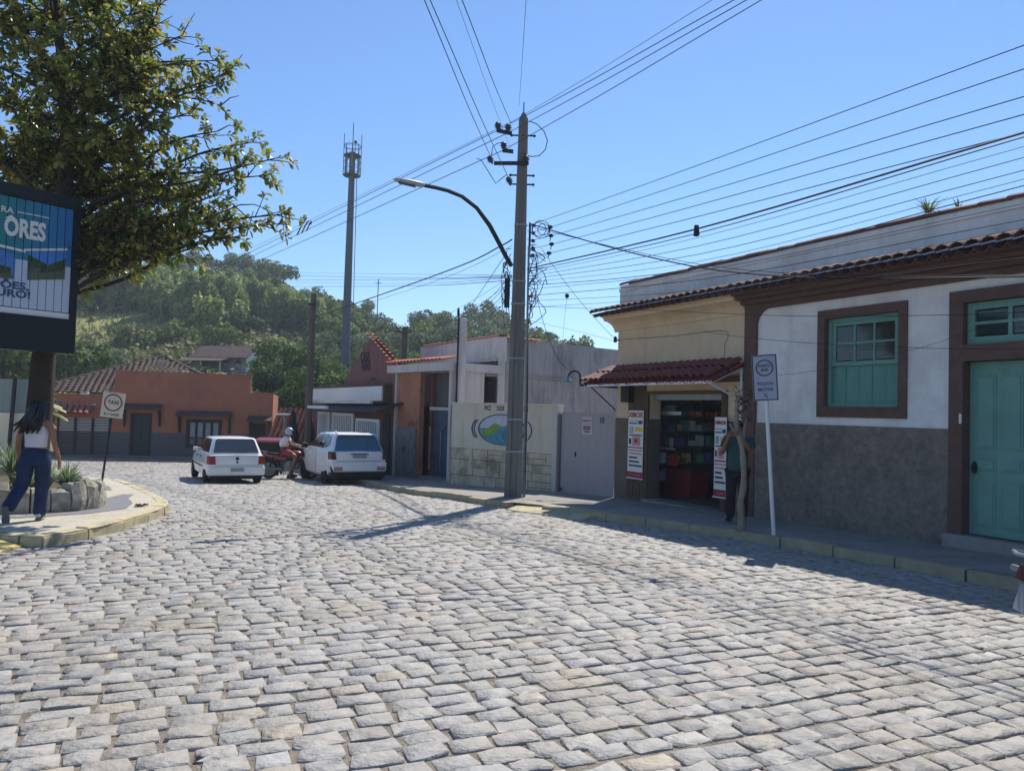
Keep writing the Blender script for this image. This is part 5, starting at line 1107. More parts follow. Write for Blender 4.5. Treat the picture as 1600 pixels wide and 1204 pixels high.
a2_, b2_ = bx(0, 437), bx(30, 432); on_slats('photo_print', (a2_[1] - .05, b2_[1] - .05), (a_[1] - .04, b_[1] - .08), psky, a_[0] - .9, b_[0] - .14); on_slats('photo_print', (a2_[1] - .05, b2_[1] - .05), (a2_[1] + .38, b2_[1] + .12), pgrn, a_[0] - .7, b_[0] - .2, -.006)
on_slats('photo_print', (a2_[1] - .05, b2_[1] - .05), (a2_[1] + .06, b2_[1] + .02), pgr, a_[0] - .9, b_[0] - .16, -.008)
c1, c2 = bx(1, 351), bx(76, 362); cw = c2[0] - c1[0]; mw_ = M['paper']
text('lettering', 'ORES', mw_, bb, ((c1[0] + c2[0]) / 2 + .0, -.008, (c1[1] + c2[1]) / 2 - .03), .40, ext=.003, fat=.016, xs=cw / (.40 * 2.75))
c8 = bx(17, 342); c8 = (c8[0], c8[1] + .035); mb = MB(); mb.prism([(c8[0] - .09, c8[1] - .035), (c8[0], c8[1] + .03), (c8[0] + .09, c8[1] - .035), (c8[0] + .05, c8[1] - .035), (c8[0], c8[1] - .002), (c8[0] - .05, c8[1] - .035)], 'y', -.012, -.004); mb.build('circumflex', mw_, bb)
c3 = bx(11, 328); text('lettering', 'RA', mw_, bb, (c3[0], -.008, c3[1]), .13, ext=.003, fat=.002, xs=1.1)
c4, c5 = bx(27, 331), bx(78, 341); on_slats('print_line', (c4[1] - .008, c5[1] - .008), (c4[1] + .008, c5[1] + .008), mw_, c4[0], c5[0], -.008)
c6 = bx(20, 446); text('lettering', 'ÇÕES,', M['inkblue'], bb, (c6[0] - .05, -.008, c6[1]), .16, ext=.003, fat=.004, xs=1.3); c6 = bx(21, 459); text('lettering', 'URO!', M['inkblue'], bb, (c6[0], -.008, c6[1]), .16, ext=.003, fat=.004, xs=1.3)
# ------------------------------------------------------------------ vegetation
def leafcloud(lobes, n, size, up=.35, flat=1.0, shell=.55, tlo=0, thi=1, drop=0.0, rng=RNG):
    """n leaf-like folded quads spread through ellipsoid lobes [(x,y,z,rx,ry,rz)]"""
    lobes = np.array(lobes, float); vol = (lobes[:, 3] * lobes[:, 4] * lobes[:, 5]) ** (2 / 3); pick = rng.choice(len(lobes), n, p=vol / vol.sum())
    d = rng.normal(0, 1, (n, 3)); d /= np.linalg.norm(d, axis=1, keepdims=True)
    r = shell + (1 - shell) * rng.random(n) ** .6; r *= 1 + rng.normal(0, .07, n)
    c = lobes[pick, :3] + d * r[:, None] * lobes[pick, 3:]
    nr = d * .7 + rng.normal(0, .55, (n, 3)); nr[:, 2] += up; nr /= np.linalg.norm(nr, axis=1, keepdims=True)
    t = np.cross(nr, rng.normal(0, 1, (n, 3))); t /= np.linalg.norm(t, axis=1, keepdims=True) + 1e-9; b = np.cross(nr, t)
    s = size * rng.uniform(.6, 1.35, n)[:, None]
    a0 = c - t * s; a1 = c + b * s * .5 - nr * s * .15; a2 = c + t * s - np.array([0, 0, drop]) * s; a3 = c - b * s * .5 - nr * s * .15
    V = np.stack([a0, a1, a2, a3], 1).reshape(-1, 3); Fq = np.arange(4 * n).reshape(n, 4)
    lt = rng.random(len(lobes))[pick]; tint = np.clip(tlo + (thi - tlo) * (.5 * rng.random(n) + .5 * lt), 0, 1)
    return V, Fq, np.repeat(tint, 4)
LM = {'forest': leafmat('forest_leaf', ['#33461f', '#5c7232', '#8a9648'], .7, .25, .12), 'grey': leafmat('greygreen_leaf', ['#45523a', '#6d7b56', '#979d76'], .8, .25, .12),
      'bamboo': leafmat('bamboo_leaf', ['#587032', '#88994e', '#a9b066'], .6, .35), 'scrub': leafmat('scrub_leaf', ['#4b5530', '#7a7c4a', '#a39a68'], .8, .2),
      'yel': leafmat('lime_leaf', ['#6a7a30', '#96a048', '#aeb060'], .6, .35), 'dark': leafmat('dark_leaf', ['#202c1a', '#364a28', '#526638'], .7, .2, .12)}
M['bark'] = mat('grey_bark', '#40372f', .95, .25, 6, .5, 25)
M['hill'] = mat('hill_grass', '#8a8a50', .95, .3, .12, .4, 1.5, dirt='#66703a', dscale=.05, damt=.8)
_cx = np.array([-1400, -900, -600, -300, 0, 150, 300, 400, 450, 500, 560, 620, 700, 760, 820, 880, 950, 1050, 1200, 1800])
_cy = np.array([470, 400, 360, 352, 372, 385, 392, 402, 420, 450, 470, 482, 486, 496, 512, 532, 556, 590, 640, 640])
YF, YC = 50.0, 150.0
_crz = np.array([max(P(a, b + (50 if a < 650 else 34), YC).z, 1.0) for a, b in zip(_cx, _cy)])
_cs = np.array([ray(a, b).x / ray(a, b).y for a, b in zip(_cx, _cy)])
def hz_(x, y):
    s = x / np.maximum(y, 1); zc = np.interp(s, _cs, _crz); t = (y - YF) / (YC - YF); tt = np.clip(t, 0, 1)
    up = -1.25 + (zc + 1.25) * (tt ** 1.15); back = zc - (y - YC) * .22
    w = np.sin(x * .11 + 1) * np.sin(y * .13) * .7 * np.clip(t * 3, 0, 1)
    return np.where(t <= 1, up, np.maximum(back, -1.3)) + w
ss = np.linspace(-1.7, .55, 120); ys = np.concatenate([np.linspace(46, 152, 60), np.linspace(158, 330, 12)])
SS, YS = np.meshgrid(ss, ys); X_ = SS * YS; Z_ = hz_(X_, YS); nx = len(ss)
hill = npmesh('hill', np.stack([X_.ravel(), YS.ravel(), Z_.ravel()], 1), [(j * nx + i, j * nx + i + 1, (j + 1) * nx + i + 1, (j + 1) * nx + i) for j in range(len(ys) - 1) for i in range(nx - 1)], M['hill'], kind='structure', smooth=True)
def hat(px, t):                                       # hill point in direction px at fraction t of the slope
    y = YF + (YC - YF) * t; s = ray(px, 560).x / ray(px, 560).y; x = s * y; return Vector((x, y, float(hz_(np.array(x), np.array(y)))))
# scrub cover
pts = []
rs = np.random.default_rng(11)
n = 3600; sx_ = rs.uniform(-.95, .30, n); t_ = rs.random(n) ** .8; yy = YF + 2 + (YC + 8 - YF) * t_; xx = sx_ * yy; zz = hz_(xx, yy)
patch = np.sin(xx * .16) + np.sin(yy * .21 + 1.7) + rs.normal(0, .5, n)
ok = patch > -.35; lob = []
VV = []; FF = []; TT = []; k = 0
for i in np.nonzero(ok)[0]:
    r = rs.uniform(.5, 1.5) * (1.25 if t_[i] > .5 else .9)
    v, f, tt = leafcloud([(xx[i], yy[i], zz[i] + r * .5, r * 1.2, r * 1.2, r * .9)], 26, .42, tlo=rs.uniform(0, .5), thi=rs.uniform(.5, 1), rng=rs)
    VV.append(v); FF.append(f + k); TT.append(tt); k += len(v)
V = np.concatenate(VV); Fq = np.concatenate(FF); T = np.concatenate(TT); m_ = rs.random(len(Fq)) < 2
npmesh('hill_scrub', V, Fq, LM['scrub'], kind='stuff', tint=T)
# dry grass
n = 14000; sx_ = rs.uniform(-.9, .2, n); yy = YF + 1 + (YC - YF) * .62 * rs.random(n); xx = sx_ * yy; zz = hz_(xx, yy); h = rs.uniform(.3, .8, n); a = rs.uniform(0, 6.28, n); w = .12
V = np.stack([np.stack([xx - np.cos(a) * w, yy - np.sin(a) * w, zz], 1), np.stack([xx + np.cos(a) * w, yy + np.sin(a) * w, zz], 1), np.stack([xx + rs.normal(0, .2, n), yy + rs.normal(0, .2, n), zz + h], 1)], 1).reshape(-1, 3)
npmesh('hill_grass', V, np.arange(3 * n).reshape(n, 3), leafmat('grass_blade', ['#5d6632', '#8a8850', '#a59a62'], .8, .3), kind='stuff', tint=np.repeat(rs.random(n), 3))

def proto_tree(name, lobes, n, size, m, trunk, bark=None, up=.35, shell=.55, drop=0.0, extra=None):
    root = bpy.data.objects.new(name, None); COL.objects.link(root)
    v, f, t = leafcloud(lobes, n, size, up=up, shell=shell, drop=drop); npmesh('crown', v, f, m, root, tint=t)
    mb = MB(); h, r = trunk; mb.tube([(0, 0, -.6), (.1, 0, h * .4), (0, .1, h)], [r, r * .75, r * .4], 6)
    for l in lobes[:6]: mb.tube([(0, 0, h * .55), (l[0] * .5, l[1] * .5, (h * .6 + l[2]) / 2), (l[0], l[1], l[2])], [r * .4, r * .28, r * .1], 4)
    mb.build('trunk', bark or M['bark'], root); return root
def rl(k, R_, zc, rz, r0, r1): return [(random.uniform(-R_, R_), random.uniform(-R_, R_), zc + random.uniform(-rz, rz), random.uniform(r0, r1), random.uniform(r0, r1), random.uniform(r0, r1) * .8) for _ in range(k)]
random.seed(21)
pf = [proto_tree('forest_tree', rl(9, 2.2, 4.6, 1.3, 1.1, 1.9), 1000, .34, LM['forest'], (4.5, .22)), proto_tree('forest_tree', rl(8, 1.9, 5.2, 1.6, 1.0, 1.7), 900, .32, LM['grey'], (5.0, .2)), proto_tree('forest_tree', rl(10, 2.6, 4.0, 1.0, 1.0, 1.8), 1100, .34, LM['dark'], (4.0, .22))]
pbam = []
for q in range(2):
    lobes = []
    for k in range(16): a = random.uniform(0, 6.28); s = random.uniform(.2, 1); lobes += [(1.9 * s * math.cos(a), 1.9 * s * math.sin(a), random.uniform(3.9, 6.2) - s * .8, .7, .7, 1.2), (2.2 * s * math.cos(a + .4), 2.2 * s * math.sin(a + .4), random.uniform(1.0, 3.4), .8, .8, 1.2)]
    v, f, t = leafcloud(lobes, 1900, .34, up=-.1, shell=.2, drop=.7); root = bpy.data.objects.new('bamboo_clump', None); COL.objects.link(root); npmesh('crown', v, f, LM['bamboo'], root, tint=t)
    mb = MB()
    for l in lobes: mb.tube([(l[0] * .25, l[1] * .25, -.5), (l[0] * .5, l[1] * .5, 2.5), (l[0], l[1], l[2])], [.06, .055, .03], 4)
    mb.build('culms', M['dkgreen'], root); pbam.append(root)  # culms coloured dark to stand for the shade beneath the row
pbush = [proto_tree('bush', rl(6, 1.3, 1.3, .5, .7, 1.2), 520, .26, LM['scrub'], (1.3, .08)), proto_tree('bush', rl(6, 1.2, 1.5, .6, .7, 1.2), 520, .26, LM['forest'], (1.3, .08)), proto_tree('bush', rl(5, 1.2, 1.2, .5, .7, 1.1), 480, .28, LM['yel'], (1.2, .08))]
pn = [proto_tree('leafy_tree', rl(14, 2.4, 4.4, 1.4, .8, 1.5), 3600, .17, LM['forest'], (4.5, .2), shell=.4), None, proto_tree('leafy_tree', rl(14, 2.4, 4.2, 1.4, .8, 1.5), 3600, .17, LM['dark'], (4.2, .2), shell=.4)]; pn[1] = pn[0]
used = set()
def place(proto, p, sc, label, cat, group):
    if id(proto.children[0].data) not in used and proto.name not in used: o = proto; used.add(proto.name)
    else: o = copy_tree(proto)
    o.location = p; o.rotation_euler = (0, 0, random.uniform(0, 6.28)); o.scale = (sc, sc, sc * random.uniform(.9, 1.15)); tag(o, label, cat, group); return o
def where(px):
    for lim, w in ((0, 'left of the billboard'), (125, 'behind the billboard'), (200, 'over the red house left wing'), (270, 'above the red house roof peak'), (350, 'above the small hill house'), (430, 'above the right end of the red house'), (480, 'just left of the wooden pole'), (540, 'between wooden pole and telecom tower'), (600, 'just right of the telecom tower'), (660, 'above the restaurant gable'), (720, 'above the recess house'), (800, 'just left of the concrete pole'), (2000, 'right of the concrete pole')):
        if px < lim: return w
lab = ['mid green forest tree', 'grey green forest tree', 'dark forest tree']
for i in range(150):                                  # forest on the crest and the right flank
    for _ in range(20):
        px = random.uniform(-150, 900); t = random.uniform(.35, 1.02)
        lim = .72 if px < 420 else (.72 - (px - 420) / 120 * .45 if px < 540 else .27)
        if t > lim: break
    k = random.choices((0, 1, 2), (5, 4, 2))[0]; place(pf[k], hat(px, t), random.uniform(.5, .95), lab[k] + (' on the hill crest ' if t > .9 else ' below the crest ' if t > .75 else ' on the mid slope ' if t > .5 else ' low on the slope ') + where(px), 'tree', 'forest trees on the hill')
for i in range(34):                                   # row of bamboo half way up, shade below put into dark culms
    px = 90 + i * 13.5 + random.uniform(-6, 6); place(pbam[i % 2], hat(px, .60 + random.uniform(-.03, .03) + .04 * math.sin(i * .3)), random.uniform(.85, 1.15), 'feathery bamboo clump of the long hillside row, ' + where(px), 'bamboo', 'bamboo row on the hill')
place(pbam[0], hat(322, .47), .95, 'lone bright yellow green bamboo clump standing before the bamboo row', 'bamboo', None).children[0].data = (lambda o: (o.materials.clear(), o.materials.append(LM['yel']), o)[2])(pbam[0].children[0].data.copy())
place(pf[2], hat(378, .44), .75, 'dark round tree standing right of the lone yellow green bamboo clump', 'tree', None)
lb = ['olive brown bush', 'green bush', 'light yellow green bush']
for i in range(110):
    px = random.uniform(60, 560) if i < 80 else random.uniform(-120, 100); t = random.uniform(.03, .5); k = random.choices((0, 1, 2), (4, 4, 1.2))[0]
    if 290 < px < 430 and .02 < t < .36: continue
    place(pbush[k], hat(px, t), random.uniform(.6, 1.3) * (.75 if t < .2 else 1), lb[k] + (' at the hill foot ' if t < .15 else ' on the lower hill slope ' if t < .32 else ' on the middle hill slope ') + where(px), 'bush', 'bushes on the lower hill')
for i in range(26):                                   # trees at the foot of the hill between red house and gable
    px = random.uniform(450, 760); t = random.uniform(.0, .22); k = random.choices((0, 1, 2), (4, 1, 3))[0]
    place(pn[k], hat(px, t), random.uniform(.6, .95), ['mid green', 'light green', 'dark green'][k] + ' tree at the hill foot ' + where(px), 'tree', 'trees at the foot of the hill')
for j, (px, Y, sc, k, lb_) in enumerate(((452, 46, .6, 2, 'dark tree right behind the low end of the red house'), (470, 48, .9, 2, 'dark tree behind the wooden pole'), (505, 47, .85, 0, 'mid green tree behind the white sign board'), (462, 52, .6, 0, 'mid green tree behind the step of the red house parapet'), (530, 50, .9, 2, 'dark tree just left of the telecom tower foot'))):
    s = ray(px, 600).x / ray(px, 600).y; place(pn[k], Vector((s * Y, Y, -1.2)), sc, lb_, 'tree', None)
# palms on the left behind the screen wall
M['palm'] = leafmat('banana_leaf', ['#4d5d33', '#7d8a56', '#a3aa7c'], .5, .3)
for (px, Y, lb_) in ((30, 30, 'pale broad leaved banana plant behind the grey screen'), (95, 40, 'bright leaved banana plant beside the tree trunk')):
    s = ray(px, 600).x / ray(px, 600).y; r = thing('banana_plant', lb_, 'plant', (s * Y, Y, -1.1))
    V = []; Fq = []; T = []
    for i in range(11):
        a = random.uniform(0, 6.28); L = random.uniform(1.4, 2.4); e = random.uniform(.5, 1.2); k = len(V); t0 = random.random()
        for q in range(7):
            f = q / 6; rr_ = L * f * math.cos(e * (1 - f * .4)); z = 2.0 + L * f * math.sin(e) - 1.5 * f * f; w_ = .3 * math.sin(math.pi * min(.97, f * .85 + .1)); c_, s_ = math.cos(a), math.sin(a)
            V += [(c_ * rr_ - s_ * w_, s_ * rr_ + c_ * w_, z - .08), (c_ * rr_, s_ * rr_, z), (c_ * rr_ + s_ * w_, s_ * rr_ - c_ * w_, z - .08)]; T += [t0] * 3
        for q in range(6): b = k + 3 * q; Fq += [(b, b + 1, b + 4, b + 3), (b + 1, b + 2, b + 5, b + 4)]
    npmesh('leaves', V, Fq, M['palm'], r, tint=T); mb = MB(); mb.tube([(0, 0, 0), (.05, 0, 2.2)], [.14, .09], 6); mb.build('stem', M['bark'], r)
for (px, t, sc, k, lb_) in ((5, .05, 1.0, 0, 'mid green tree behind the grey screen at the left edge'), (60, .08, .9, 1, 'grey green tree behind the screen wall end'), (110, .1, .8, 0, 'green tree behind the left wing roof of the red house'), (-60, .05, 1.1, 2, 'dark tree left of the frame behind the screen wall'), (150, .14, .7, 1, 'grey green tree above the left roof of the red house')):
    place(pf[k], hat(px, t), sc, lb_, 'tree', None)
# house on the hill
hp = hat(352, .25); HSC = .72; hh_ = thing('hill_house', 'small house with low brown roof and one white gable on the hill', 'house', (hp.x, hp.y, hp.z + .8), R(-14)); hh_.scale = (HSC,) * 3
MB().box(-4.6, 3.2, 0, 4, -2, 2.0).build('wall', M['grey_pl'], hh_); mb = MB(); mb.prism([(0, 2.0), (4, 2.0), (2, 3.3)], 'x', 3.0, 3.25); mb.xf(Matrix.Identity(4)); mb.build('gable_wall', M['white'], hh_)
MB().box(3.2, 3.3, .0, 4.0, -1.5, 2.02).build('white_wall', M['white'], hh_)
for s, nm in ((0, 'roof'), (1, 'roof')):
    mb = MB(); y0, y1 = (-.9, 2.02) if s == 0 else (4.7, 1.98); mb.hexa([(-5.2, y0, 1.5), (3.9, y0, 1.5), (3.9, y1, 3.35), (-5.2, y1, 3.35)], [(-5.2, y0, 1.62), (3.9, y0, 1.62), (3.9, y1, 3.47), (-5.2, y1, 3.47)]); mb.build(nm, M['tile_o'], hh_)
MB().hexa([(-5.6, -2.8, 1.0), (1.2, -2.8, 1.0), (1.2, -.7, 1.5), (-5.6, -.7, 1.5)], [(-5.6, -2.8, 1.08), (1.2, -2.8, 1.08), (1.2, -.7, 1.58), (-5.6, -.7, 1.58)]).build('porch_roof', M['tile_o'], hh_)
for x in (-5.2, -2, .9): MB().box(x, x + .15, -2.6, -2.45, -3, 1.0).build('porch_post', M['offwhite'], hh_)
for x in (-3.6, -.6, 1.6): MB().box(x, x + .9, -.04, -.005, .4, 1.3).build('window', M['glass'], hh_)
MB().box(3.31, 3.34, 1.4, 2.4, .5, 1.4).build('window', M['glass'], hh_)
q = hat(587, .95); an = tag((lambda mb: mb.build('radio_mast', M['black']))(MB().tube([(0, 0, 0), (0, 0, P(587, 436, q.y).z - q.z)], .09, 5).tube([(-.6, 0, P(587, 442, q.y).z - q.z), (.6, 0, P(587, 442, q.y).z - q.z)], .05, 4)), 'thin radio mast on the hill crest right of the telecom tower', 'mast'); an.location = q

# ------------------------------------------------------------------ the big almond tree over the island
TB = Vector((-8.15, 13.1, float(gz(0, 13.1)) + .1)); at = thing('almond_tree', 'big tropical almond tree with broad green and yellow leaves overhanging the island', 'tree', TB)
rt = random.Random(5); bl = MB(); V = []; Fq = []; T = []
def relp(px, py, Y): return P(px, py, Y) - TB
trk = [Vector((0, 0, -.3)), Vector((.02, 0, .5)), relp(62, 640, 13.1), relp(68, 560, 13.15), relp(85, 450, 13.3), relp(100, 330, 13.4), relp(105, 200, 13.4), relp(95, 80, 13.3), relp(80, -80, 13.3)]
bl.tube(trk, [.30, .25, .21, .19, .17, .14, .11, .08, .05], 10)
def leaf(p, d, L):
    d = d.normalized(); s = d.cross(Vector((rt.uniform(-.4, .4), rt.uniform(-.4, .4), 1))).normalized(); n_ = s.cross(d).normalized(); k = len(V); t = min(1, max(0, rt.gauss(.36, .2))); w = L * rt.uniform(.26, .34); dr = Vector((0, 0, -.12 * L))
    V.extend([p, p + d * L * .55 + s * w * .75 + n_ * L * .06, p + d * L * .85 + s * w * .7 + n_ * L * .03 + dr, p + d * L + dr * 1.6, p + d * L * .85 - s * w * .7 + n_ * L * .03 + dr, p + d * L * .55 - s * w * .75 + n_ * L * .06, p + d * L * .5 - n_ * L * .02])
    T.extend([t] * 7); Fq.extend([(k, k + 1, k + 2, k + 6), (k + 6, k + 2, k + 3, k + 4), (k, k + 6, k + 4, k + 5)])
def rosette(p, d, n, L):
    w_ = TB + p - BF.o; bx_, by_ = w_.dot(BF.ux), w_.dot(BF.uy)
    if by_ < .5 and -.6 < bx_ < 3.03 and TB.z + p.z < zt0 + .45: return
    d = d.normalized(); a = d.orthogonal().normalized(); b = d.cross(a); ph = rt.uniform(0, 6.28)
    for i in range(n):
        q = ph + i * 2.4; o = d * rt.uniform(.25, 1.0) + (a * math.cos(q) + b * math.sin(q)) * rt.uniform(.6, 1.1); leaf(p + d * rt.uniform(-.1, .02), o, L * rt.uniform(.7, 1.2))
tips = [(250, 8, 12.6), (225, 55, 13.0), (240, 35, 13.4), (340, 95, 13.5), (355, 115, 13.3), (330, 135, 13.0), (300, 95, 12.8), (285, 55, 13.2), (345, 165, 13.9), (300, 175, 13.1), (340, 205, 13.4), (255, 165, 12.9), (395, 222, 13.5), (420, 250, 13.2), (405, 275, 13.9), (375, 262, 13.0), (360, 295, 13.2), (440, 335, 13.4), (410, 352, 13.2), (375, 320, 12.8), (350, 345, 13.6), (385, 368, 13.3), (310, 365, 12.9), (330, 330, 13.9),
        (265, 388, 13.3), (225, 392, 12.7), (290, 330, 12.6), (250, 340, 13.8), (190, 395, 13.5), (150, 395, 12.7), (205, 350, 12.5), (165, 340, 14.2), (240, 285, 12.6), (215, 240, 12.5), (260, 225, 13.9), (290, 260, 13.2), (180, 280, 12.3), (150, 220, 12.4), (190, 180, 14.1), (205, 120, 12.7), (170, 70, 12.6), (150, 20, 13.6), (190, -20, 13.0), (120, -50, 12.7), (110, 130, 12.2), (90, 240, 12.1), (60, 180, 14.2), (40, 90, 12.4), (70, 20, 13.9), (20, 250, 12.4), (-10, 170, 13.0), (0, 60, 13.4), (20, -30, 12.5), (-60, 230, 12.6), (-90, 120, 13.0), (-60, 10, 12.6), (-140, 200, 13.3), (-150, 60, 13.0), (60, -110, 13.2), (-40, -100, 13.0), (130, 300, 12.2), (100, 350, 14.4), (60, 300, 14.6), (20, 310, 14.2), (140, 150, 14.5), (100, 40, 14.6), (180, 230, 14.6), (230, 90, 14.2), (40, 230, 14.8), (240, 190, 12.5), (210, 300, 14.2), (270, 300, 13.0), (130, 90, 12.4), (30, 225, 13.9), (60, 262, 14.2), (95, 262, 14.0), (5, 262, 14.1), (130, 268, 13.8), (80, 225, 13.4), (40, 285, 14.5), (190, 140, 13.4), (280, 372, 12.8), (240, 372, 13.6), (175, 375, 12.9), (130, 372, 13.4), (310, 345, 12.5), (225, 355, 13.0), (330, 372, 13.2), (260, 350, 12.6), (290, 300, 13.9), (320, 300, 12.8), (230, 140, 13.6), (210, 20, 12.9), (160, 260, 13.6), (120, 200, 13.0), (70, 120, 12.8), (40, 40, 13.0), (130, -10, 13.2)]
for (px, py, Y) in tips:
    if px < 112 and 292 < py < 345: continue
    if px < 150 and py > 200: Y = max(Y, 14.0)
    elif px < 280 and py > 220: Y = max(Y, 13.3)
    e = relp(px, py, Y); best = None
    hz2 = e.z - rt.uniform(.5, 1.3) * min(1.2, (Vector((e.x, e.y)).length) * .5)
    # attach on the trunk a little below the tip
    for i in range(3, len(trk) - 1):
        a, b = trk[i], trk[i + 1]
        if a.z <= hz2 <= b.z: best = a.lerp(b, (hz2 - a.z) / (b.z - a.z))
    if best is None: best = trk[3] if hz2 < trk[3].z else trk[-2]
    m1 = best.lerp(e, .35) + Vector((rt.uniform(-.28, .28), rt.uniform(-.28, .28), rt.uniform(.0, .25))); m2 = best.lerp(e, .7) + Vector((rt.uniform(-.25, .25), rt.uniform(-.25, .25), rt.uniform(-.02, .22)))
    path = catmull([best, m1, m2, e], 5); L = (e - best).length; r0 = .015 + .0085 * L
    bl.tube(path, [r0 * (1 - .78 * i / (len(path) - 1)) for i in range(len(path))], 5)
    inner = px < 240
    nt = 24 if inner else 17
    for k in range(nt):
        f = rt.uniform(.3, 1.0) if k else 1.0; i = min(len(path) - 2, int(f * (len(path) - 1))); p = path[i].lerp(path[i + 1], f * (len(path) - 1) - i) if f < 1 else path[-1]
        ax = (path[i + 1] - path[i]).normalized(); d = ax * rt.uniform(.2, .9) + Vector((rt.gauss(0, .6), rt.gauss(0, .6), rt.gauss(.12, .35))); d.normalize(); tl = rt.uniform(.18, .62) * (1.15 if inner else .85); q = p + d * tl; mid_ = p.lerp(q, .5) + Vector((0, 0, rt.uniform(-.03, .06)))
        bl.tube([p, mid_, q], [.012, .009, .006], 4, cap=False)
        if rt.random() < (.95 if inner else .85): rosette(q, d, rt.randint(7, 11) if inner else rt.randint(6, 9), .145)
        if rt.random() < .75: rosette(mid_, d, rt.randint(3, 6), .135)
bl.build('trunk', M['bark'], at, smooth=True)
npmesh('crown', [tuple(v) for v in V], Fq, leafmat('almond_leaf', ['#3a4822', '#6d7f33', '#9c9e4c', '#b89c52', '#a8704a'], .36, .5, .5), at, tint=T); print('almond leaves', len(Fq) // 3)

# ------------------------------------------------------------------ stone planter with strap leaved plants
PLN = [(-12.5, 8.95), (-7.75, 11.25), (-7.1, 11.62), (-6.75, 12.0), (-6.62, 12.45), (-6.8, 12.95), (-7.4, 13.6), (-9.0, 15.2), (-12.5, 17.2), (-15, 13)]
pl = thing('stone_planter', 'rounded planter ring of upright rough stones on the island', 'planter', (-9, 12.5, 0)); PO = Vector((-9, 12.5, 0))
M['rock'] = mat('planter_rock', '#a29c8c', .9, .35, 7, .9, 12, dirt='#5d5c4c', dscale=2.5, damt=.7)
q = resample(PLN[:9], .27)
for i in range(len(q) - 1):
    a, b = q[i], q[i + 1]; d = (b - a); n_ = Vector((d.y, -d.x, 0)).normalized(); z0 = float(gz(0, a.y)) + .08; hgt = rt.uniform(.33, .5); jt = lambda s=.035: rt.uniform(-s, s)
    A, B = a + d * .03 - PO, b - d * .03 - PO
    secs = []
    for f, o_, sc in ((0, .03, 1), (.45, .035, 1.0), (.85, .01, .97), (1.0, -.05, .85)):
        z = z0 + hgt * f; c = (A + B) / 2; hw = (B - A) / 2 * sc
        secs.append([tuple(c - hw + n_ * (o_ + jt()) + Vector((0, 0, z + jt()))), tuple(c + n_ * (o_ + .04 + jt()) + Vector((0, 0, z + jt()))), tuple(c + hw + n_ * (o_ + jt()) + Vector((0, 0, z + jt()))), tuple(c + hw - n_ * .22 + Vector((0, 0, z))), tuple(c - hw - n_ * .22 + Vector((0, 0, z)))])
    mb = MB(); mb.rings(secs); mb.build('planter_stone', M['rock'], pl)
soil = flat_sheet('soil', [(x + (-9 - x) * .03, y + (12.5 - y) * .03) for x, y in PLN], .40, mat('planter_soil', '#4d4433', .95, .3, 8, .5, 30), None); soil.parent = pl; soil.matrix_parent_inverse = Matrix.Translation(-PO)
M['agap'] = leafmat('strap_leaf', ['#4a5f3e', '#7f9468', '#a9b690'], .45, .3); M['agap2'] = leafmat('light_strap_leaf', ['#64703c', '#98a266', '#c0c48e'], .5, .35)
gA = 'strap leaved plants in the planter'
for (x, y, h, n, mm, sp, lb_) in ((-7.05, 12.3, .62, 130, M['agap'], .95, 'blue green strap leaved clump at the rounded right end of the planter'), (-7.45, 12.0, .5, 90, M['agap'], .95, 'blue green clump just left of the planter end clump'), (-8.0, 11.75, .62, 140, M['agap2'], .9, 'pale green strap clump left of the walking woman in the planter'), (-8.6, 11.45, .6, 130, M['agap'], .9, 'strap leaved clump second from the left frame edge'), (-9.2, 11.3, .6, 110, M['agap2'], .9, 'pale strap leaved clump at the left frame edge'),
                                (-8.5, 12.4, .95, 170, M['agap2'], .7, 'tall pale green clump behind the others near the trunk'), (-9.3, 12.4, .95, 150, M['agap2'], .7, 'tall pale clump at the left frame edge behind'), (-7.7, 12.9, .6, 90, M['agap'], .9, 'blue green clump behind the woman at the planter rear'), (-8.9, 13.8, .9, 110, M['agap'], .7, 'upright clump beyond the trunk by the screen wall')):
    tuft('strap_leaved_plant', (x, y, float(gz(0, y)) + .38), h, int(n * 1.7), mm, lb_, 'plant', sp, .019, gA, .55)
tuft('weed', (1.3, 19.55, -.36), .16, 20, M['weed'], 'small weed tuft at the foot of the gate post', 'weed', .9, .01)
# ------------------------------------------------------------------ vehicles
M['carw'] = mat('white_car_paint', '#e6e6e2', .3, .03, 3, spec=.5, coat=.6, dirt='#a9a49a', dscale=1.5, damt=.25)
M['carw2'] = mat('dusty_white_paint', '#e2e2e0', .38, .03, 3, spec=.5, coat=.4, dirt='#9c978e', dscale=1.8, damt=.3)
M['tint'] = glassmat('tinted_glass', '#10171c', .04); M['tint2'] = glassmat('light_glass', '#3d444a', .06); M['tblue'] = glassmat('sky_reflection_glass', '#2d5a70', .03)  # last glass: sky reflection put into its blue base colour
M['rubber'] = mat('tyre_rubber', '#1a1a1b', .85, .15, 8); M['rim'] = mat('rim_grey', '#7c8086', .4, .1, 8, metal=.5)
M['tail'] = mat('tail_light_red', '#8e2026', .35, .1, 8, spec=.3); M['taildk'] = mat('dark_tail_light', '#3a1216', .3, .1, 8, spec=.3); M['blkpl'] = mat('black_plastic', '#191b1e', .6, .1, 8); M['plate'] = mat('licence_plate', '#8f9298', .5, .05)
def bool_cut(o, cutters):
    for c in cutters:
        m_ = o.modifiers.new('cut', 'BOOLEAN'); m_.operation = 'DIFFERENCE'; m_.object = c; m_.solver = 'EXACT'
    dg = bpy.context.evaluated_depsgraph_get(); me = bpy.data.meshes.new_from_object(o.evaluated_get(dg)); o.modifiers.clear(); o.data = me
    for c in cutters: bpy.data.objects.remove(c)
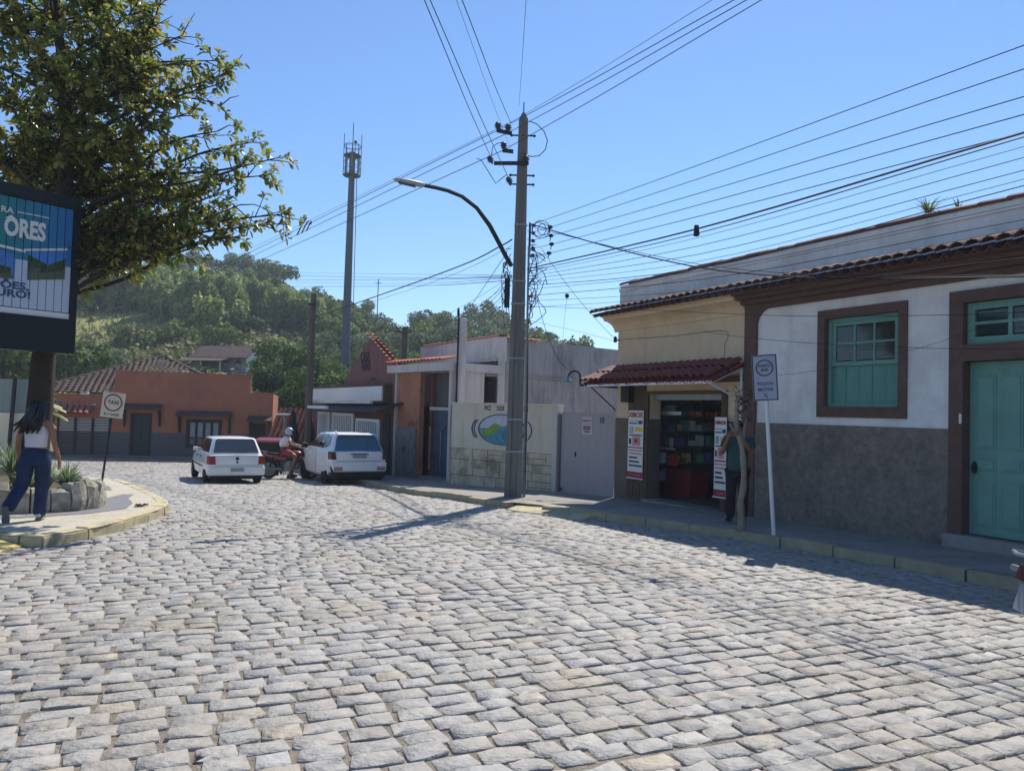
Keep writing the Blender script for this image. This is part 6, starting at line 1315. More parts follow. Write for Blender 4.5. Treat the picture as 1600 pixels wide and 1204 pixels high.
def car(label, loc, yaw, sc, p):
    t = thing('hatchback_car', label, 'car', loc, yaw); t.scale = (sc, sc, sc)
    W, yR, yF = p['w'], p['yr'], p['yf']
    # lower body: rings along the length
    def ring(y, w, zb, zt, cr, tw=.93):
        h = zt - zb; half = [(.0, zb), (w * .86, zb), (w * .965, zb + .07), (w, zb + h * .38), (w * .995, zb + h * .68), (w * .965, zt - .05), (w * tw, zt - .008), (w * .6, zt + cr * .7), (0, zt + cr)]
        pts = half + [(-x, z) for x, z in half[-2:0:-1]]
        return [(x, y, z) for x, z in pts]
    mb = MB(); mb.rings([ring(*s) for s in p['body']]); body = mb.build('body', p['paint'], t, smooth=False)
    cut = []
    for y in p['axles']:
        for s in (-1, 1):
            c = MB().lathe([(p['arch'], 0), (p['arch'], .34)], 20, (s * (W - .3) - .17 + s * .17, y, p['wr'] + .01), 'x'); cut.append(c.build('cutter', p['paint']))
    bpy.context.view_layer.update(); bool_cut(body, cut)
    for pl in body.data.polygons: pl.use_smooth = True
    try: body.data.set_sharp_from_angle(angle=R(32))
    except Exception: pass
    # cabin
    zb, zr, wb, wt, (b0, b1), (r0, r1) = p['zb'], p['zr'], p['wb'], p['wt'], p['by'], p['ry']
    def loop(w, y0, y1, z, c, cz=0): return [(-w + c, y0, z), (w - c, y0, z), (w, y0 + c * 1.2, z), (w, y1 - c * 2, z), (w - c * 1.5, y1, z), (-w + c * 1.5, y1, z), (-w, y1 - c * 2, z), (-w, y0 + c * 1.2, z)]
    mb = MB(); f = .93
    mb.rings([loop(wb, b0, b1, zb - .02, .07), loop(wb + (wt - wb) * f, b0 + (r0 - b0) * f, b1 + (r1 - b1) * f, zb + (zr - zb) * f, .07), loop(wt - .05, r0 + .05, r1 - .12, zr - .012, .08), loop(wt * .6, r0 + .35, r1 - .45, zr + .01, .08)]); 
    cb = mb.build('roof', p['paint'], t, bevel=.012)
    for pl in cb.data.polygons: pl.use_smooth = True
    try: cb.data.set_sharp_from_angle(angle=R(35))
    except Exception: pass
    def lerp(a, b, k): return a + (b - a) * k
    def sidept(s, u, v, off=.008):                    # u along the side (0 rear .. 1 front), v up
        y = lerp(lerp(b0, r0, v), lerp(b1, r1, v), u); return (s * (lerp(wb, wt, v) + off), y, lerp(zb, zr, v))
    for s in (-1, 1):
        for k, quad in enumerate(p['side']):
            pts = [sidept(s, *q) for q in quad]; inn = [(x - s * .012, y, z) for x, y, z in pts]; n = len(pts)
            MB().add(pts + inn, [tuple(range(n)), tuple(range(2 * n - 1, n - 1, -1))] + [((i + 1) % n, i, n + i, n + (i + 1) % n) for i in range(n)]).build('side_window', M['tint'], t)
    def endpt(front, u, v, off=.008):
        y = lerp(b1, r1, v) + off if front else lerp(b0, r0, v) - off; return (u * lerp(wb, wt, v), y, lerp(zb, zr, v))
    for front, quad, nm, gm in ((False, p['rear'], 'rear_window', p['rglass']), (True, [(-.86, .1), (.86, .1), (.84, .9), (-.84, .9)], 'windscreen', M['tint'])):
        pts = [endpt(front, *q) for q in quad]; d = -.012 if front else .012; inn = [(x, y + d, z) for x, y, z in pts]; n = len(pts)
        MB().add(pts + inn, [tuple(range(n)), tuple(range(2 * n - 1, n - 1, -1))] + [((i + 1) % n, i, n + i, n + (i + 1) % n) for i in range(n)]).build(nm, gm, t)
    # wheels
    for y in p['axles']:
        for s in (-1, 1):
            w_ = sub_of(t, 'wheel', (s * (W - .09), y, p['wr'])); r = p['wr']
            MB().lathe([(r * .62, -.085), (r * .96, -.085), (r, -.06), (r, .06), (r * .96, .085), (r * .62, .085)], 22, (0, 0, 0), 'x').build('tyre', M['rubber'], w_)
            mb = MB(); mb.lathe([(r * .615, -.06), (r * .615, .05)], 18, (0, 0, 0), 'x'); mb.lathe([(r * .2, 0), (r * .14, .03)], 10, (s * .055 if s > 0 else -.085, 0, 0), 'x')
            for k in range(5): a = k * 2 * math.pi / 5; mb.box(s * .05 - .012, s * .05 + .016, -.025, .025, .05, r * .6); mb.xf(Matrix.Rotation(2 * math.pi / 5, 4, 'X'), 0)
            mb.build('rim', M['rim'], w_)
    mb = MB(); mb.box(-W * .8, W * .8, yR + .25, yF - .3, .17, .24); mb.build('underbody', M['blkpl'], t)
    return t
def sub_of(parent, name, loc=(0, 0, 0)): o = bpy.data.objects.new(name, None); COL.objects.link(o); o.parent = parent; o.location = loc; return o

gp = dict(w=.825, yr=-1.92, yf=1.95, wr=.285, arch=.335, axles=(-1.22, 1.24), paint=M['carw'], zb=.90, zr=1.405, wb=.765, wt=.60, by=(-1.80, .92), ry=(-1.42, .12), rglass=M['tint2'],
          body=[(-1.93, .66, .30, .62, 0), (-1.925, .77, .26, .80, .0), (-1.88, .80, .24, .89, .015), (-1.7, .82, .22, .915, .02), (-1.2, .825, .2, .92, .02), (0, .825, .2, .91, .02), (.9, .82, .2, .90, .03), (1.4, .80, .22, .82, .04), (1.78, .76, .24, .72, .03), (1.93, .62, .30, .62, .0)],
          side=[[(.10, .12), (.34, .12), (.34, .88), (.16, .88)], [(.36, .12), (.60, .12), (.60, .88), (.36, .88)], [(.62, .12), (.93, .12), (.89, .55), (.80, .88), (.62, .88)]], rear=[(-.88, .14), (.88, .14), (.9, .86), (.82, .93), (-.82, .93), (-.9, .86)])
gx = G(366, 753); gol = car('white five door hatchback seen from behind, nearer the middle of the street', (gx.x - .62, gx.y + .95, float(gz(0, gx.y + .75))), R(30), .93, gp)
def addp(t, name, m, f, bevel=0.0): mb = MB(); f(mb); return mb.build(name, m, t, bevel=bevel)
for s in (-1, 1):
    addp(gol, 'tail_light', M['tail'], lambda mb: mb.hexa([(s * .61, -1.96, .63), (s * .79, -1.95, .63), (s * .835, -1.74, .63), (s * .61, -1.74, .63)], [(s * .63, -1.945, .88), (s * .78, -1.935, .88), (s * .83, -1.72, .88), (s * .63, -1.72, .88)]))
    addp(gol, 'mirror', M['carw'], lambda mb: mb.box(s * .75, s * .90, .62, .70, .91, 1.03), .02); addp(gol, 'door_handle', M['blkpl'], lambda mb: mb.box(s * .818, s * .845, -.62, -.48, .79, .82)); addp(gol, 'door_handle', M['blkpl'], lambda mb: mb.box(s * .818, s * .845, .12, .26, .78, .81))
    addp(gol, 'door_seam', M['blkpl'], lambda mb: mb.box(s * .8255, s * .8275, -.32, -.308, .30, .88)); addp(gol, 'side_moulding', M['blkpl'], lambda mb: mb.box(s * .822, s * .834, -.86, .85, .50, .54)); addp(gol, 'headlight', M['tint2'], lambda mb: mb.box(s * .45, s * .7, 1.86, 1.9, .58, .70))
addp(gol, 'bumper', M['carw'], lambda mb: mb.hexa([(-.80, -1.99, .30), (.80, -1.99, .30), (.83, -1.75, .30), (-.83, -1.75, .30)], [(-.81, -1.98, .56), (.81, -1.98, .56), (.83, -1.75, .58), (-.83, -1.75, .58)]), .03)
addp(gol, 'number_plate', M['plate'], lambda mb: mb.box(-.19, .19, -2.003, -1.992, .42, .53)); addp(gol, 'boot_seam', M['blkpl'], lambda mb: mb.box(-.62, .62, -1.934, -1.928, .592, .602))
addp(gol, 'badge', M['blkpl'], lambda mb: mb.lathe([(.05, 0), (.05, .012)], 14, (0, -1.945, .80), 'y')); addp(gol, 'boot_lock', M['blkpl'], lambda mb: mb.box(-.025, .025, -1.942, -1.926, .66, .72))
addp(gol, 'bumper_lip', M['blkpl'], lambda mb: mb.box(-.74, .74, -1.95, -1.6, .23, .30)); addp(gol, 'rear_wiper', M['blkpl'], lambda mb: mb.box(-.02, .3, -1.80, -1.79, .97, .985))
addp(gol, 'high_brake_light', M['tail'], lambda mb: mb.box(-.11, .11, -1.47, -1.45, 1.335, 1.355))

mp = dict(w=.815, yr=-1.75, yf=1.80, wr=.29, arch=.345, axles=(-1.12, 1.16), paint=M['carw2'], zb=.98, zr=1.47, wb=.775, wt=.585, by=(-1.68, .95), ry=(-1.40, .15), rglass=M['tblue'],
          body=[(-1.76, .60, .42, .76, 0), (-1.755, .75, .36, .90, .0), (-1.70, .80, .30, .97, .01), (-1.5, .82, .26, 1.0, .02), (-1.0, .83, .24, 1.0, .02), (0, .815, .22, .97, .02), (.9, .81, .22, .95, .03), (1.35, .80, .24, .88, .04), (1.68, .75, .28, .76, .03), (1.80, .60, .32, .66, .0)],
          side=[[(.13, .34), (.26, .16), (.29, .16), (.29, .84), (.20, .84), (.15, .6)], [(.33, .12), (.58, .12), (.58, .88), (.33, .88)], [(.60, .12), (.93, .12), (.89, .55), (.80, .88), (.60, .88)]], rear=[(-.9, .02), (.9, .02), (.93, .80), (.84, .92), (-.84, .92), (-.93, .80)])
mx_ = G(548, 754); mobi = car('small white hatchback with roof rails and blue reflection-coloured rear window parked at the right kerb', (mx_.x - .52, mx_.y + .78, float(gz(0, mx_.y + .72))), R(30), 1.04, mp)
for s in (-1, 1):
    addp(mobi, 'roof_rail', M['rim'], lambda mb: mb.tube([(s * .53, -1.32, 1.46), (s * .535, -1.2, 1.525), (s * .54, -.2, 1.53), (s * .54, -.05, 1.47)], .018, 6))
    addp(mobi, 'tail_light', M['taildk'], lambda mb: mb.hexa([(s * .67, -1.80, .76), (s * .80, -1.775, .76), (s * .838, -1.55, .76), (s * .67, -1.55, .76)], [(s * .69, -1.765, .97), (s * .785, -1.74, .97), (s * .83, -1.5, .97), (s * .69, -1.5, .97)]))
    addp(mobi, 'mirror', M['blkpl'], lambda mb: mb.box(s * .80, s * .97, .66, .75, .97, 1.11), .02)
    addp(mobi, 'reflector', M['tail'], lambda mb: mb.box(s * .50, s * .74, -1.845, -1.832, .47, .505)); addp(mobi, 'reflector', M['tail'], lambda mb: mb.box(s * .50, s * .74, -1.845, -1.832, .53, .555))
    addp(mobi, 'door_handle', M['carw2'], lambda mb: mb.box(s * .812, s * .84, .02, .18, .80, .83)); addp(mobi, 'door_seam', M['blkpl'], lambda mb: mb.box(s * .818, s * .8215, -.30, -.287, .30, .95))
addp(mobi, 'bumper', M['carw2'], lambda mb: mb.hexa([(-.78, -1.83, .42), (.78, -1.83, .42), (.82, -1.55, .42), (-.82, -1.55, .42)], [(-.80, -1.81, .68), (.80, -1.81, .68), (.82, -1.55, .70), (-.82, -1.55, .70)]), .03)
addp(mobi, 'bumper_lower', M['blkpl'], lambda mb: mb.hexa([(-.74, -1.80, .24), (.74, -1.80, .24), (.80, -1.5, .24), (-.80, -1.5, .24)], [(-.78, -1.82, .415), (.78, -1.82, .415), (.80, -1.5, .415), (-.80, -1.5, .415)]), .02)
addp(mobi, 'loose_trim', M['blkpl'], lambda mb: mb.tube([(-.80, -1.72, .56), (-.79, -1.86, .40), (-.72, -1.95, .20), (-.60, -2.02, .06)], [.03, .035, .03, .02], 6)); addp(mobi, 'number_plate', M['plate'], lambda mb: mb.box(-.2, .2, -1.795, -1.775, .80, .90)); addp(mobi, 'plate_recess', M['blkpl'], lambda mb: mb.box(-.26, .26, -1.774, -1.757, .90, .925))
addp(mobi, 'hatch_seam', M['blkpl'], lambda mb: mb.box(-.66, .66, -1.768, -1.757, .705, .715)); addp(mobi, 'spoiler', M['carw2'], lambda mb: mb.hexa([(-.56, -1.52, 1.43), (.56, -1.52, 1.43), (.57, -1.25, 1.44), (-.57, -1.25, 1.44)], [(-.55, -1.51, 1.455), (.55, -1.51, 1.455), (.55, -1.25, 1.49), (-.55, -1.25, 1.49)]), .01)

def motorbike(label, loc, yaw, paint, group=None):
    """heads along local +x"""
    t = thing('motorcycle', label, 'motorcycle', loc, yaw, group)
    for x in (-.62, .66):
        w_ = sub_of(t, 'wheel', (x, 0, .29)); mb = MB(); n = 20; mb.rings([[((.29 - .045 + .045 * math.cos(b)) * math.cos(a), .045 * math.sin(b), (.29 - .045 + .045 * math.cos(b)) * math.sin(a)) for b in np.linspace(0, 2 * math.pi, 7)[:-1]] for a in np.linspace(0, 2 * math.pi, n + 1)], cap=False); mb.build('tyre', M['rubber'], w_, smooth=True)
        mb = MB(); mb.lathe([(.04, -.05), (.04, .05)], 8, (0, 0, 0), 'y')
        for k in range(9): a = k * 2 * math.pi / 9; mb.tube([(0, 0, 0), (.22 * math.cos(a), 0, .22 * math.sin(a))], .008, 4)
        mb.lathe([(.235, -.02), (.235, .02)], 18, (0, 0, 0), 'y'); mb.build('rim', M['rim'], w_)
    mb = MB(); mb.tube([(.45, 0, .85), (.2, 0, .62), (-.25, 0, .58), (-.62, 0, .75)], .03, 6); mb.tube([(.42, 0, .8), (.28, 0, .34), (-.2, 0, .3), (-.35, 0, .56)], .026, 6); mb.tube([(-.2, .1, .36), (-.62, .1, .29)], .024, 5); mb.tube([(-.2, -.1, .36), (-.62, -.1, .29)], .024, 5)
    for s in (-1, 1): mb.tube([(.40, s * .09, .90), (.66, s * .09, .29)], .026, 6); mb.tube([(-.48, s * .12, .68), (-.60, s * .12, .31)], .028, 6)
    mb.build('frame', M['blkpl'], t)
    mb = MB(); mb.lathe([(.1, 0), (.13, .08), (.12, .2), (.1, .27)], 10, (-.0, 0, .28)); mb.box(-.12, .16, -.11, .11, .26, .44); mb.build('engine', M['rim'], t)
    mb = MB(); mb.ball((.17, 0, .78), (.25, .13, .12), 12, 8); mb.build('tank', paint, t, smooth=True)
    mb = MB(); mb.rings([[(x, y * w_, z) for y, z in ((-1, zt_ - .05), (-.9, zt_), (0, zt_ + .015), (.9, zt_), (1, zt_ - .05), (.7, zt_ - .09), (-.7, zt_ - .09))] for x, w_, zt_ in ((.02, .09, .78), (-.15, .13, .77), (-.45, .13, .80), (-.68, .1, .83))]); mb.build('seat', M['blkpl'], t, smooth=True)
    mb = MB(); mb.rings([[(x, y, z) for y, z in ((-w_, z0), (w_, z0), (w_, z1), (-w_, z1))] for x, w_, z0, z1 in ((-.1, .1, .58, .70), (-.45, .12, .62, .75), (-.8, .07, .74, .82))]); mb.build('side_panel', paint, t)
    mb = MB(); mb.hexa([(-.98, -.09, .70), (-.80, -.09, .70), (-.80, .09, .70), (-.98, .09, .70)], [(-.95, -.08, .79), (-.80, -.08, .82), (-.80, .08, .82), (-.95, .08, .79)]); mb.build('tail_light', M['taildk'], t)
    mb = MB(); mb.hexa([(-.99, -.09, .50), (-.985, -.09, .50), (-.985, .09, .50), (-.99, .09, .50)], [(-.945, -.09, .67), (-.94, -.09, .67), (-.94, .09, .67), (-.945, .09, .67)]); mb.build('number_plate', M['plate'], t)
    mb = MB(); mb.tube([(-.7, .13, .84), (-.98, .11, .87), (-1.0, 0, .87), (-.98, -.11, .87), (-.7, -.13, .84)], .013, 6); mb.tube([(-.2, -.14, .32), (-.5, -.16, .3), (-.95, -.16, .42)], [.03, .045, .045], 8); mb.build('rack', M['metal'], t)
    mb = MB(); mb.tube([(.36, .36, 1.0), (.42, .2, 1.02), (.44, 0, .97), (.42, -.2, 1.02), (.36, -.36, 1.0)], .014, 6)
    for s in (-1, 1): mb.tube([(.42, s * .2, 1.02), (.42, s * .26, 1.2)], .008, 4)
    mb.build('handlebar', M['metal'], t)
    for s in (-1, 1): mb = MB(); mb.ball((.42, s * .29, 1.23), (.02, .06, .04), 8, 5); mb.build('mirror', M['blkpl'], t, smooth=True); mb = MB(); mb.tube([(-.9, s * .09, .74), (-.95, s * .2, .75)], .022, 6); mb.build('indicator', M['rim'], t)
    mb = MB(); mb.ball((.55, 0, .9), (.09, .1, .1), 10, 7); mb.build('headlight', M['wmetal'], t, smooth=True)
    mb = MB(); mb.rings([[(.66 + .33 * math.cos(a), y, .29 + .33 * math.sin(a)) for y in (-.06, .06)] + [(.66 + .35 * math.cos(a), y, .29 + .35 * math.sin(a)) for y in (.06, -.06)] for a in np.linspace(.3, 2.4, 8)]); mb.build('front_fender', paint, t)
    mb = MB(); mb.tube([(-.15, .12, .3), (-.22, .3, .02)], .012, 5); mb.build('side_stand', M['metal'], t)
    return t
redp = mat('red_motor_paint', '#7e2d31', .35, .05, 4, coat=.4); brp = mat('maroon_motor_paint', '#6e3a3a', .3, .05, 4, coat=.5)
by_ = 24.6; bx_ = P(452, 720, by_).x; bz_ = float(gz(0, by_))
motorbike('red motorcycle ridden between the two white cars', (bx_, by_, bz_), R(8), redp)
q = P(1589, 815, 5.0); motorbike('maroon motorcycle whose tail pokes in at the right frame edge', (q.x + .985, 5.0 - .2, float(gz(0, 4.8)) + .0), R(-12), brp)
# bin beyond the left car
cx_ = P(423, 700, 26.4); cb_ = thing('waste_container', 'dark waste container with red lid standing behind the left white car', 'container', (cx_.x, 26.4, float(gz(0, 26.4))), R(5))
mb = MB(); mb.hexa([(-.38, -.35, .12), (.38, -.35, .12), (.38, .35, .12), (-.38, .35, .12)], [(-.5, -.45, 1.12), (.5, -.45, 1.12), (.5, .45, 1.12), (-.5, .45, 1.12)]); mb.build('bin', M['blkpl'], cb_, bevel=.02)
mb = MB(); mb.hexa([(-.53, -.48, 1.122), (.53, -.48, 1.122), (.53, .48, 1.122), (-.53, .48, 1.122)], [(-.5, -.4, 1.2), (.5, -.4, 1.2), (.5, .45, 1.26), (-.5, .45, 1.26)]); mb.build('lid', redp, cb_, bevel=.02)
for x in (-.32, .32):
    for y in (-.3, .3): MB().lathe([(.06, -.03), (.06, .03)], 10, (x, y, .06), 'x').build('castor', M['rubber'], cb_)

# ------------------------------------------------------------------ people
def skinned(name, joints, m, parent, sub=2, root=0):
    """joints: name -> (pos, (rx, ry), parent name); grows one continuous surface"""
    names = list(joints); me = bpy.data.meshes.new(name); me.from_pydata([joints[n][0] for n in names], [(names.index(joints[n][2]), i) for i, n in enumerate(names) if joints[n][2]], [])
    o = bpy.data.objects.new(name, me); COL.objects.link(o); o.modifiers.new('s', 'SKIN').use_smooth_shade = True; sm = o.modifiers.new('u', 'SUBSURF'); sm.levels = sub; sm.render_levels = sub
    if not me.skin_vertices: me.attributes
    for i, n in enumerate(names):
        r = joints[n][1]; me.skin_vertices[0].data[i].radius = r if isinstance(r, tuple) else (r, r); me.skin_vertices[0].data[i].use_root = (i == root)
    bpy.context.view_layer.update(); dg = bpy.context.evaluated_depsgraph_get(); m2 = bpy.data.meshes.new_from_object(o.evaluated_get(dg)); bpy.data.objects.remove(o)
    m2.materials.clear(); m2.materials.append(m); m2.polygons.foreach_set('use_smooth', [True] * len(m2.polygons)); n_ = bpy.data.objects.new(name, m2); COL.objects.link(n_); n_.parent = parent; return n_
M['skin'] = mat('brown_skin', '#9c6a50', .5, .06, 6, spec=.4); M['skin2'] = mat('tan_skin', '#8c614b', .5, .06, 6)
M['jeans'] = mat('blue_denim', '#24324e', .85, .2, 6, .2, 60); M['tank'] = mat('white_knit', '#cfc9cc', .85, .04, 8, .15, 60); M['hair'] = mat('black_hair', '#15100f', .38, .2, 6, spec=.5)
M['shoe'] = mat('white_sneaker', '#c8c8ca', .6, .05, 8); M['sole'] = mat('rubber_sole', '#6f6a68', .8, .1, 8)
def hand_joints(J, key, wrist, palm, fd, up, r=.021, curl=.4):
    """palm and five bent fingers rooted inside it; fd = finger direction, up = back of the hand"""
    fd = Vector(fd).normalized(); up = Vector(up).normalized(); s = fd.cross(up).normalized(); palm = Vector(palm)
    J[key + 'palm'] = (tuple(palm), (r * 1.35, r * .8), wrist)
    for i, (o, L) in enumerate(((-.03, .062), (-.01, .074), (.01, .070), (.028, .054))):
        b = palm + s * o + fd * .035; m_ = b + (fd - up * curl * .5).normalized() * L * .5; e = m_ + (fd - up * curl * 1.4).normalized() * L * .5
        J[key + 'k%d' % i] = (tuple(b), .0095, key + 'palm'); J[key + 'm%d' % i] = (tuple(m_), .0088, key + 'k%d' % i); J[key + 't%d' % i] = (tuple(e), .0072, key + 'm%d' % i)
    b = palm - s * .03 - fd * .01; m_ = b + (fd * .6 - s * .8 - up * .2).normalized() * .035; e = m_ + (fd - up * .3).normalized() * .03
    J[key + 'th0'] = (tuple(b), .011, key + 'palm'); J[key + 'th1'] = (tuple(m_), .010, key + 'th0'); J[key + 'th2'] = (tuple(e), .008, key + 'th1')
def base_body(dz=0, lean=0.0, bust=True):
    J = {'pelvis': ((0, 0, .93 + dz), (.15, .11), None), 'waist': ((0, .01 + lean * .3, 1.05 + dz), (.12, .09), 'pelvis'), 'chest': ((0, .0 + lean * .7, 1.24 + dz), (.14, .1), 'waist'), 'nb': ((0, -.005 + lean, 1.375 + dz), (.06, .055), 'chest'), 'neck': ((0, .005 + lean, 1.435 + dz), .05, 'nb'),
         'h1': ((0, .03 + lean, 1.50 + dz), (.068, .08), 'neck'), 'h2': ((0, .03 + lean, 1.565 + dz), (.078, .092), 'h1'), 'h3': ((0, .02 + lean, 1.625 + dz), (.06, .07), 'h2')}
    return J
def face(t, hc, m, fwd=Vector((0, 1, 0))):
    """eyes, brows, nose, mouth and ears of a head whose centre is hc"""
    c = Vector(hc); s = Vector((fwd.y, -fwd.x, 0))
    for k in (-1, 1):
        p = c + s * .032 * k + fwd * .083; mb = MB(); mb.ball(p, (.011, .011, .008), 8, 5); mb.build('eye', M['hair'], t); p = c + s * .083 * k + Vector((0, 0, -.01)); mb = MB(); mb.ball(p, (.014, .022, .032), 8, 5); mb.build('ear', m, t, smooth=True)
        p = c + s * .032 * k + fwd * .088 + Vector((0, 0, .022)); mb = MB(); mb.ball(p, (.018, .008, .005), 6, 4); mb.build('eyebrow', M['hair'], t)
    p = c + fwd * .098 + Vector((0, 0, -.022)); mb = MB(); mb.hexa([p + s * -.016 - fwd * .01, p + s * .016 - fwd * .01, p + s * .01 + fwd * .014, p - s * .01 + fwd * .014], [p - s * .007 - fwd * .008 + Vector((0, 0, .05)), p + s * .007 - fwd * .008 + Vector((0, 0, .05)), p + s * .004 + Vector((0, 0, .05)), p - s * .004 + Vector((0, 0, .05))]); mb.build('nose', m, t, bevel=.003)
    p = c + fwd * .085 + Vector((0, 0, -.06)); mb = MB(); mb.ball(p, (.024, .01, .007), 8, 4); mb.build('mouth', mat('lips', '#7a4640', .5), t)
def shoe(t, ankle, toe, up, m, sole):
    a = Vector(ankle); d = (Vector(toe) - a); d.normalize(); u = Vector(up).normalized(); s = d.cross(u).normalized(); mb = MB(); ms = MB()
    for mb_, prof in ((mb, [(-.075, .03, .0, .07), (-.04, .038, .0, .095), (.03, .036, .0, .085), (.10, .044, .0, .055), (.165, .034, .0, .04), (.185, .012, .0, .025)]), (ms, [(-.085, .034, -.03, .0), (.03, .04, -.028, .0), (.11, .05, -.028, .0), (.19, .03, -.025, .0)])):
        mb_.rings([[a + d * x + s * w_ * math.cos(q) + u * (z0 + (z1 - z0) * (.5 + .5 * math.sin(q))) for q in np.linspace(0, 2 * math.pi, 11)[:-1]] for x, w_, z0, z1 in prof])
    o = mb.build('shoe', m, t, smooth=True); ms.build('sole', sole, o)
# woman walking away
wp = Vector((-6.62, 10.75, float(gz(0, 10.75)) + .132)); wo = thing('person', 'woman in white tank top and wide blue jeans walking away on the island', 'person', wp, R(18))
J = base_body(0); J['pelvis'] = ((0, 0, .93), (.16, .115), None)
J.update({'sr': ((.155, -.005, 1.345), .052, 'nb'), 'ur': ((.205, -.03, 1.22), .043, 'sr'), 'er': ((.235, -.05, 1.085), .037, 'ur'), 'fr': ((.262, -.02, .97), .034, 'er'), 'wr': ((.285, .03, .865), .024, 'fr'),
          'sl': ((-.155, -.005, 1.345), .052, 'nb'), 'ul': ((-.2, .02, 1.22), .043, 'sl'), 'el': ((-.225, .03, 1.085), .037, 'ul'), 'fl': ((-.235, .09, .98), .034, 'el'), 'wl': ((-.24, .15, .88), .024, 'fl'),
          'hr': ((.085, .0, .86), (.1, .1), 'pelvis'), 'kr': ((.085, .04, .48), (.062, .066), 'hr'), 'ar': ((.08, .02, .09), .042, 'kr'), 'tr': ((.09, .13, .045), .034, 'ar'),
          'hl': ((-.085, .0, .86), (.1, .1), 'pelvis'), 'kl': ((-.14, -.02, .48), (.062, .066), 'hl'), 'al': ((-.24, -.26, .20), .042, 'kl'), 'tl': ((-.24, -.24, .09), .034, 'al')})
hand_joints(J, 'R', 'wr', (.292, .05, .80), (.05, .12, -1), (.9, -.2, .1)); hand_joints(J, 'L', 'wl', (-.242, .18, .815), (0, .3, -1), (-.9, -.2, .1))
skinned('body', J, M['skin'], wo)
K = {'p': ((0, -.005, .945), (.185, .14), None), 'w': ((0, .005, 1.04), (.148, .112), 'p'), 'hr': ((.095, -.005, .84), (.128, .13), 'p'), 'k0': ((.098, .02, .64), (.108, .112), 'hr'), 'kr': ((.092, .035, .47), (.09, .096), 'k0'), 'c0': ((.088, .025, .28), (.086, .09), 'kr'), 'ar': ((.084, .015, .045), (.094, .1), 'c0'),
     'hl': ((-.095, -.005, .84), (.125, .13), 'p'), 'k1': ((-.115, -.01, .64), (.108, .112), 'hl'), 'kl': ((-.14, -.025, .48), (.088, .094), 'k1'), 'c1': ((-.19, -.14, .34), (.086, .09), 'kl'), 'al': ((-.242, -.285, .17), (.092, .095), 'c1')}
skinned('jeans', K, M['jeans'], wo)
K = {'h': ((0, .0, .985), (.172, .128), None), 'w': ((0, .01, 1.06), (.142, .108), 'h'), 'c': ((0, .003, 1.2), (.168, .124), 'w'), 'u': ((0, -.0, 1.30), (.135, .1), 'c'), 'a': ((.075, -.01, 1.365), (.042, .05), 'u'), 'b': ((-.075, -.01, 1.365), (.042, .05), 'u')}
skinned('tank_top', K, M['tank'], wo)
mb = MB(); mb.ball((0, .015, 1.572), (.098, .108, .105), 14, 10); rh_ = random.Random(4)
for k in range(90):
    a = rh_.uniform(-2.4, 2.4) - math.pi / 2; x0, y0 = .09 * math.cos(a), .015 + .1 * math.sin(a); sw_x = -.05 + rh_.uniform(-.07, .05); ln = rh_.uniform(.24, .40); 
    mb.tube([(x0 * .5, y0 * .5, 1.66), (x0, y0, 1.58), (x0 * 1.12 + sw_x * .3, y0 * 1.05 - .03, 1.46), (x0 * 1.05 + sw_x * .8, -.12 + rh_.uniform(-.03, .02), 1.36), (x0 * .9 + sw_x * 1.5 + rh_.uniform(-.03, .03), -.135 + rh_.uniform(-.03, .02), 1.60 - ln)], [.02, .022, .02, .016, .005], 5)
mb.build('hair', M['hair'], wo, smooth=True); face(wo, (0, .03, 1.555), M['skin'])
shoe(wo, (.085, .02, .045), (.1, .2, .045), (0, 0, 1), M['shoe'], M['sole']); shoe(wo, (-.245, -.29, .15), (-.245, -.26, 0), (0, 1, .15), M['shoe'], M['sole'])
# man in the shade behind the young tree
mp_ = P(1151, 815, 12.95); mz = float(gz(0, 12.95)) + .132; ma = thing('person', 'man in dark teal shirt and dark trousers standing behind the thin tree', 'person', (mp_.x, 12.95, mz), R(155))
J = base_body(.05); J['pelvis'] = ((0, 0, .97), (.145, .115), None)
J.update({'sr': ((.18, 0, 1.41), .06, 'nb'), 'er': ((.25, .05, 1.16), .045, 'sr'), 'wr': ((.14, .25, 1.38), .03, 'er'), 'sl': ((-.18, 0, 1.41), .06, 'nb'), 'el': ((-.25, .05, 1.16), .045, 'sl'), 'wl': ((-.12, .25, 1.40), .03, 'el'), 'hr': ((.09, 0, .9), (.1, .1), 'pelvis'), 'kr': ((.1, .02, .5), .07, 'hr'), 'ar': ((.11, 0, .09), .045, 'kr'), 'tr': ((.13, .13, .045), .036, 'ar'), 'hl': ((-.09, 0, .9), (.1, .1), 'pelvis'), 'kl': ((-.1, .02, .5), .07, 'hl'), 'al': ((-.11, 0, .09), .045, 'kl'), 'tl': ((-.13, .13, .045), .036, 'al')})
hand_joints(J, 'R', 'wr', (.11, .27, 1.45), (-.3, .1, 1), (.3, .9, 0)); hand_joints(J, 'L', 'wl', (-.09, .27, 1.47), (.3, .1, 1), (-.3, .9, 0))
skinned('body', J, M['skin2'], ma); tl_ = mat('dark_teal_cotton', '#2d4c50', .9, .1, 6); dk_ = mat('dark_trousers', '#22242b', .9, .1, 6)
skinned('shirt', {'h': ((0, 0, .82), (.185, .15), None), 'h2': ((0, 0, .98), (.182, .15), 'h'), 'c': ((0, 0, 1.25), (.18, .135), 'h2'), 'u': ((0, 0, 1.36), (.15, .11), 'c'), 'n': ((0, 0, 1.43), (.08, .07), 'u'), 'sr': ((.19, 0, 1.40), .085, 'u'), 'er': ((.235, .035, 1.24), .075, 'sr'), 'sl': ((-.19, 0, 1.40), .085, 'u'), 'el': ((-.235, .035, 1.24), .075, 'sl')}, tl_, ma)
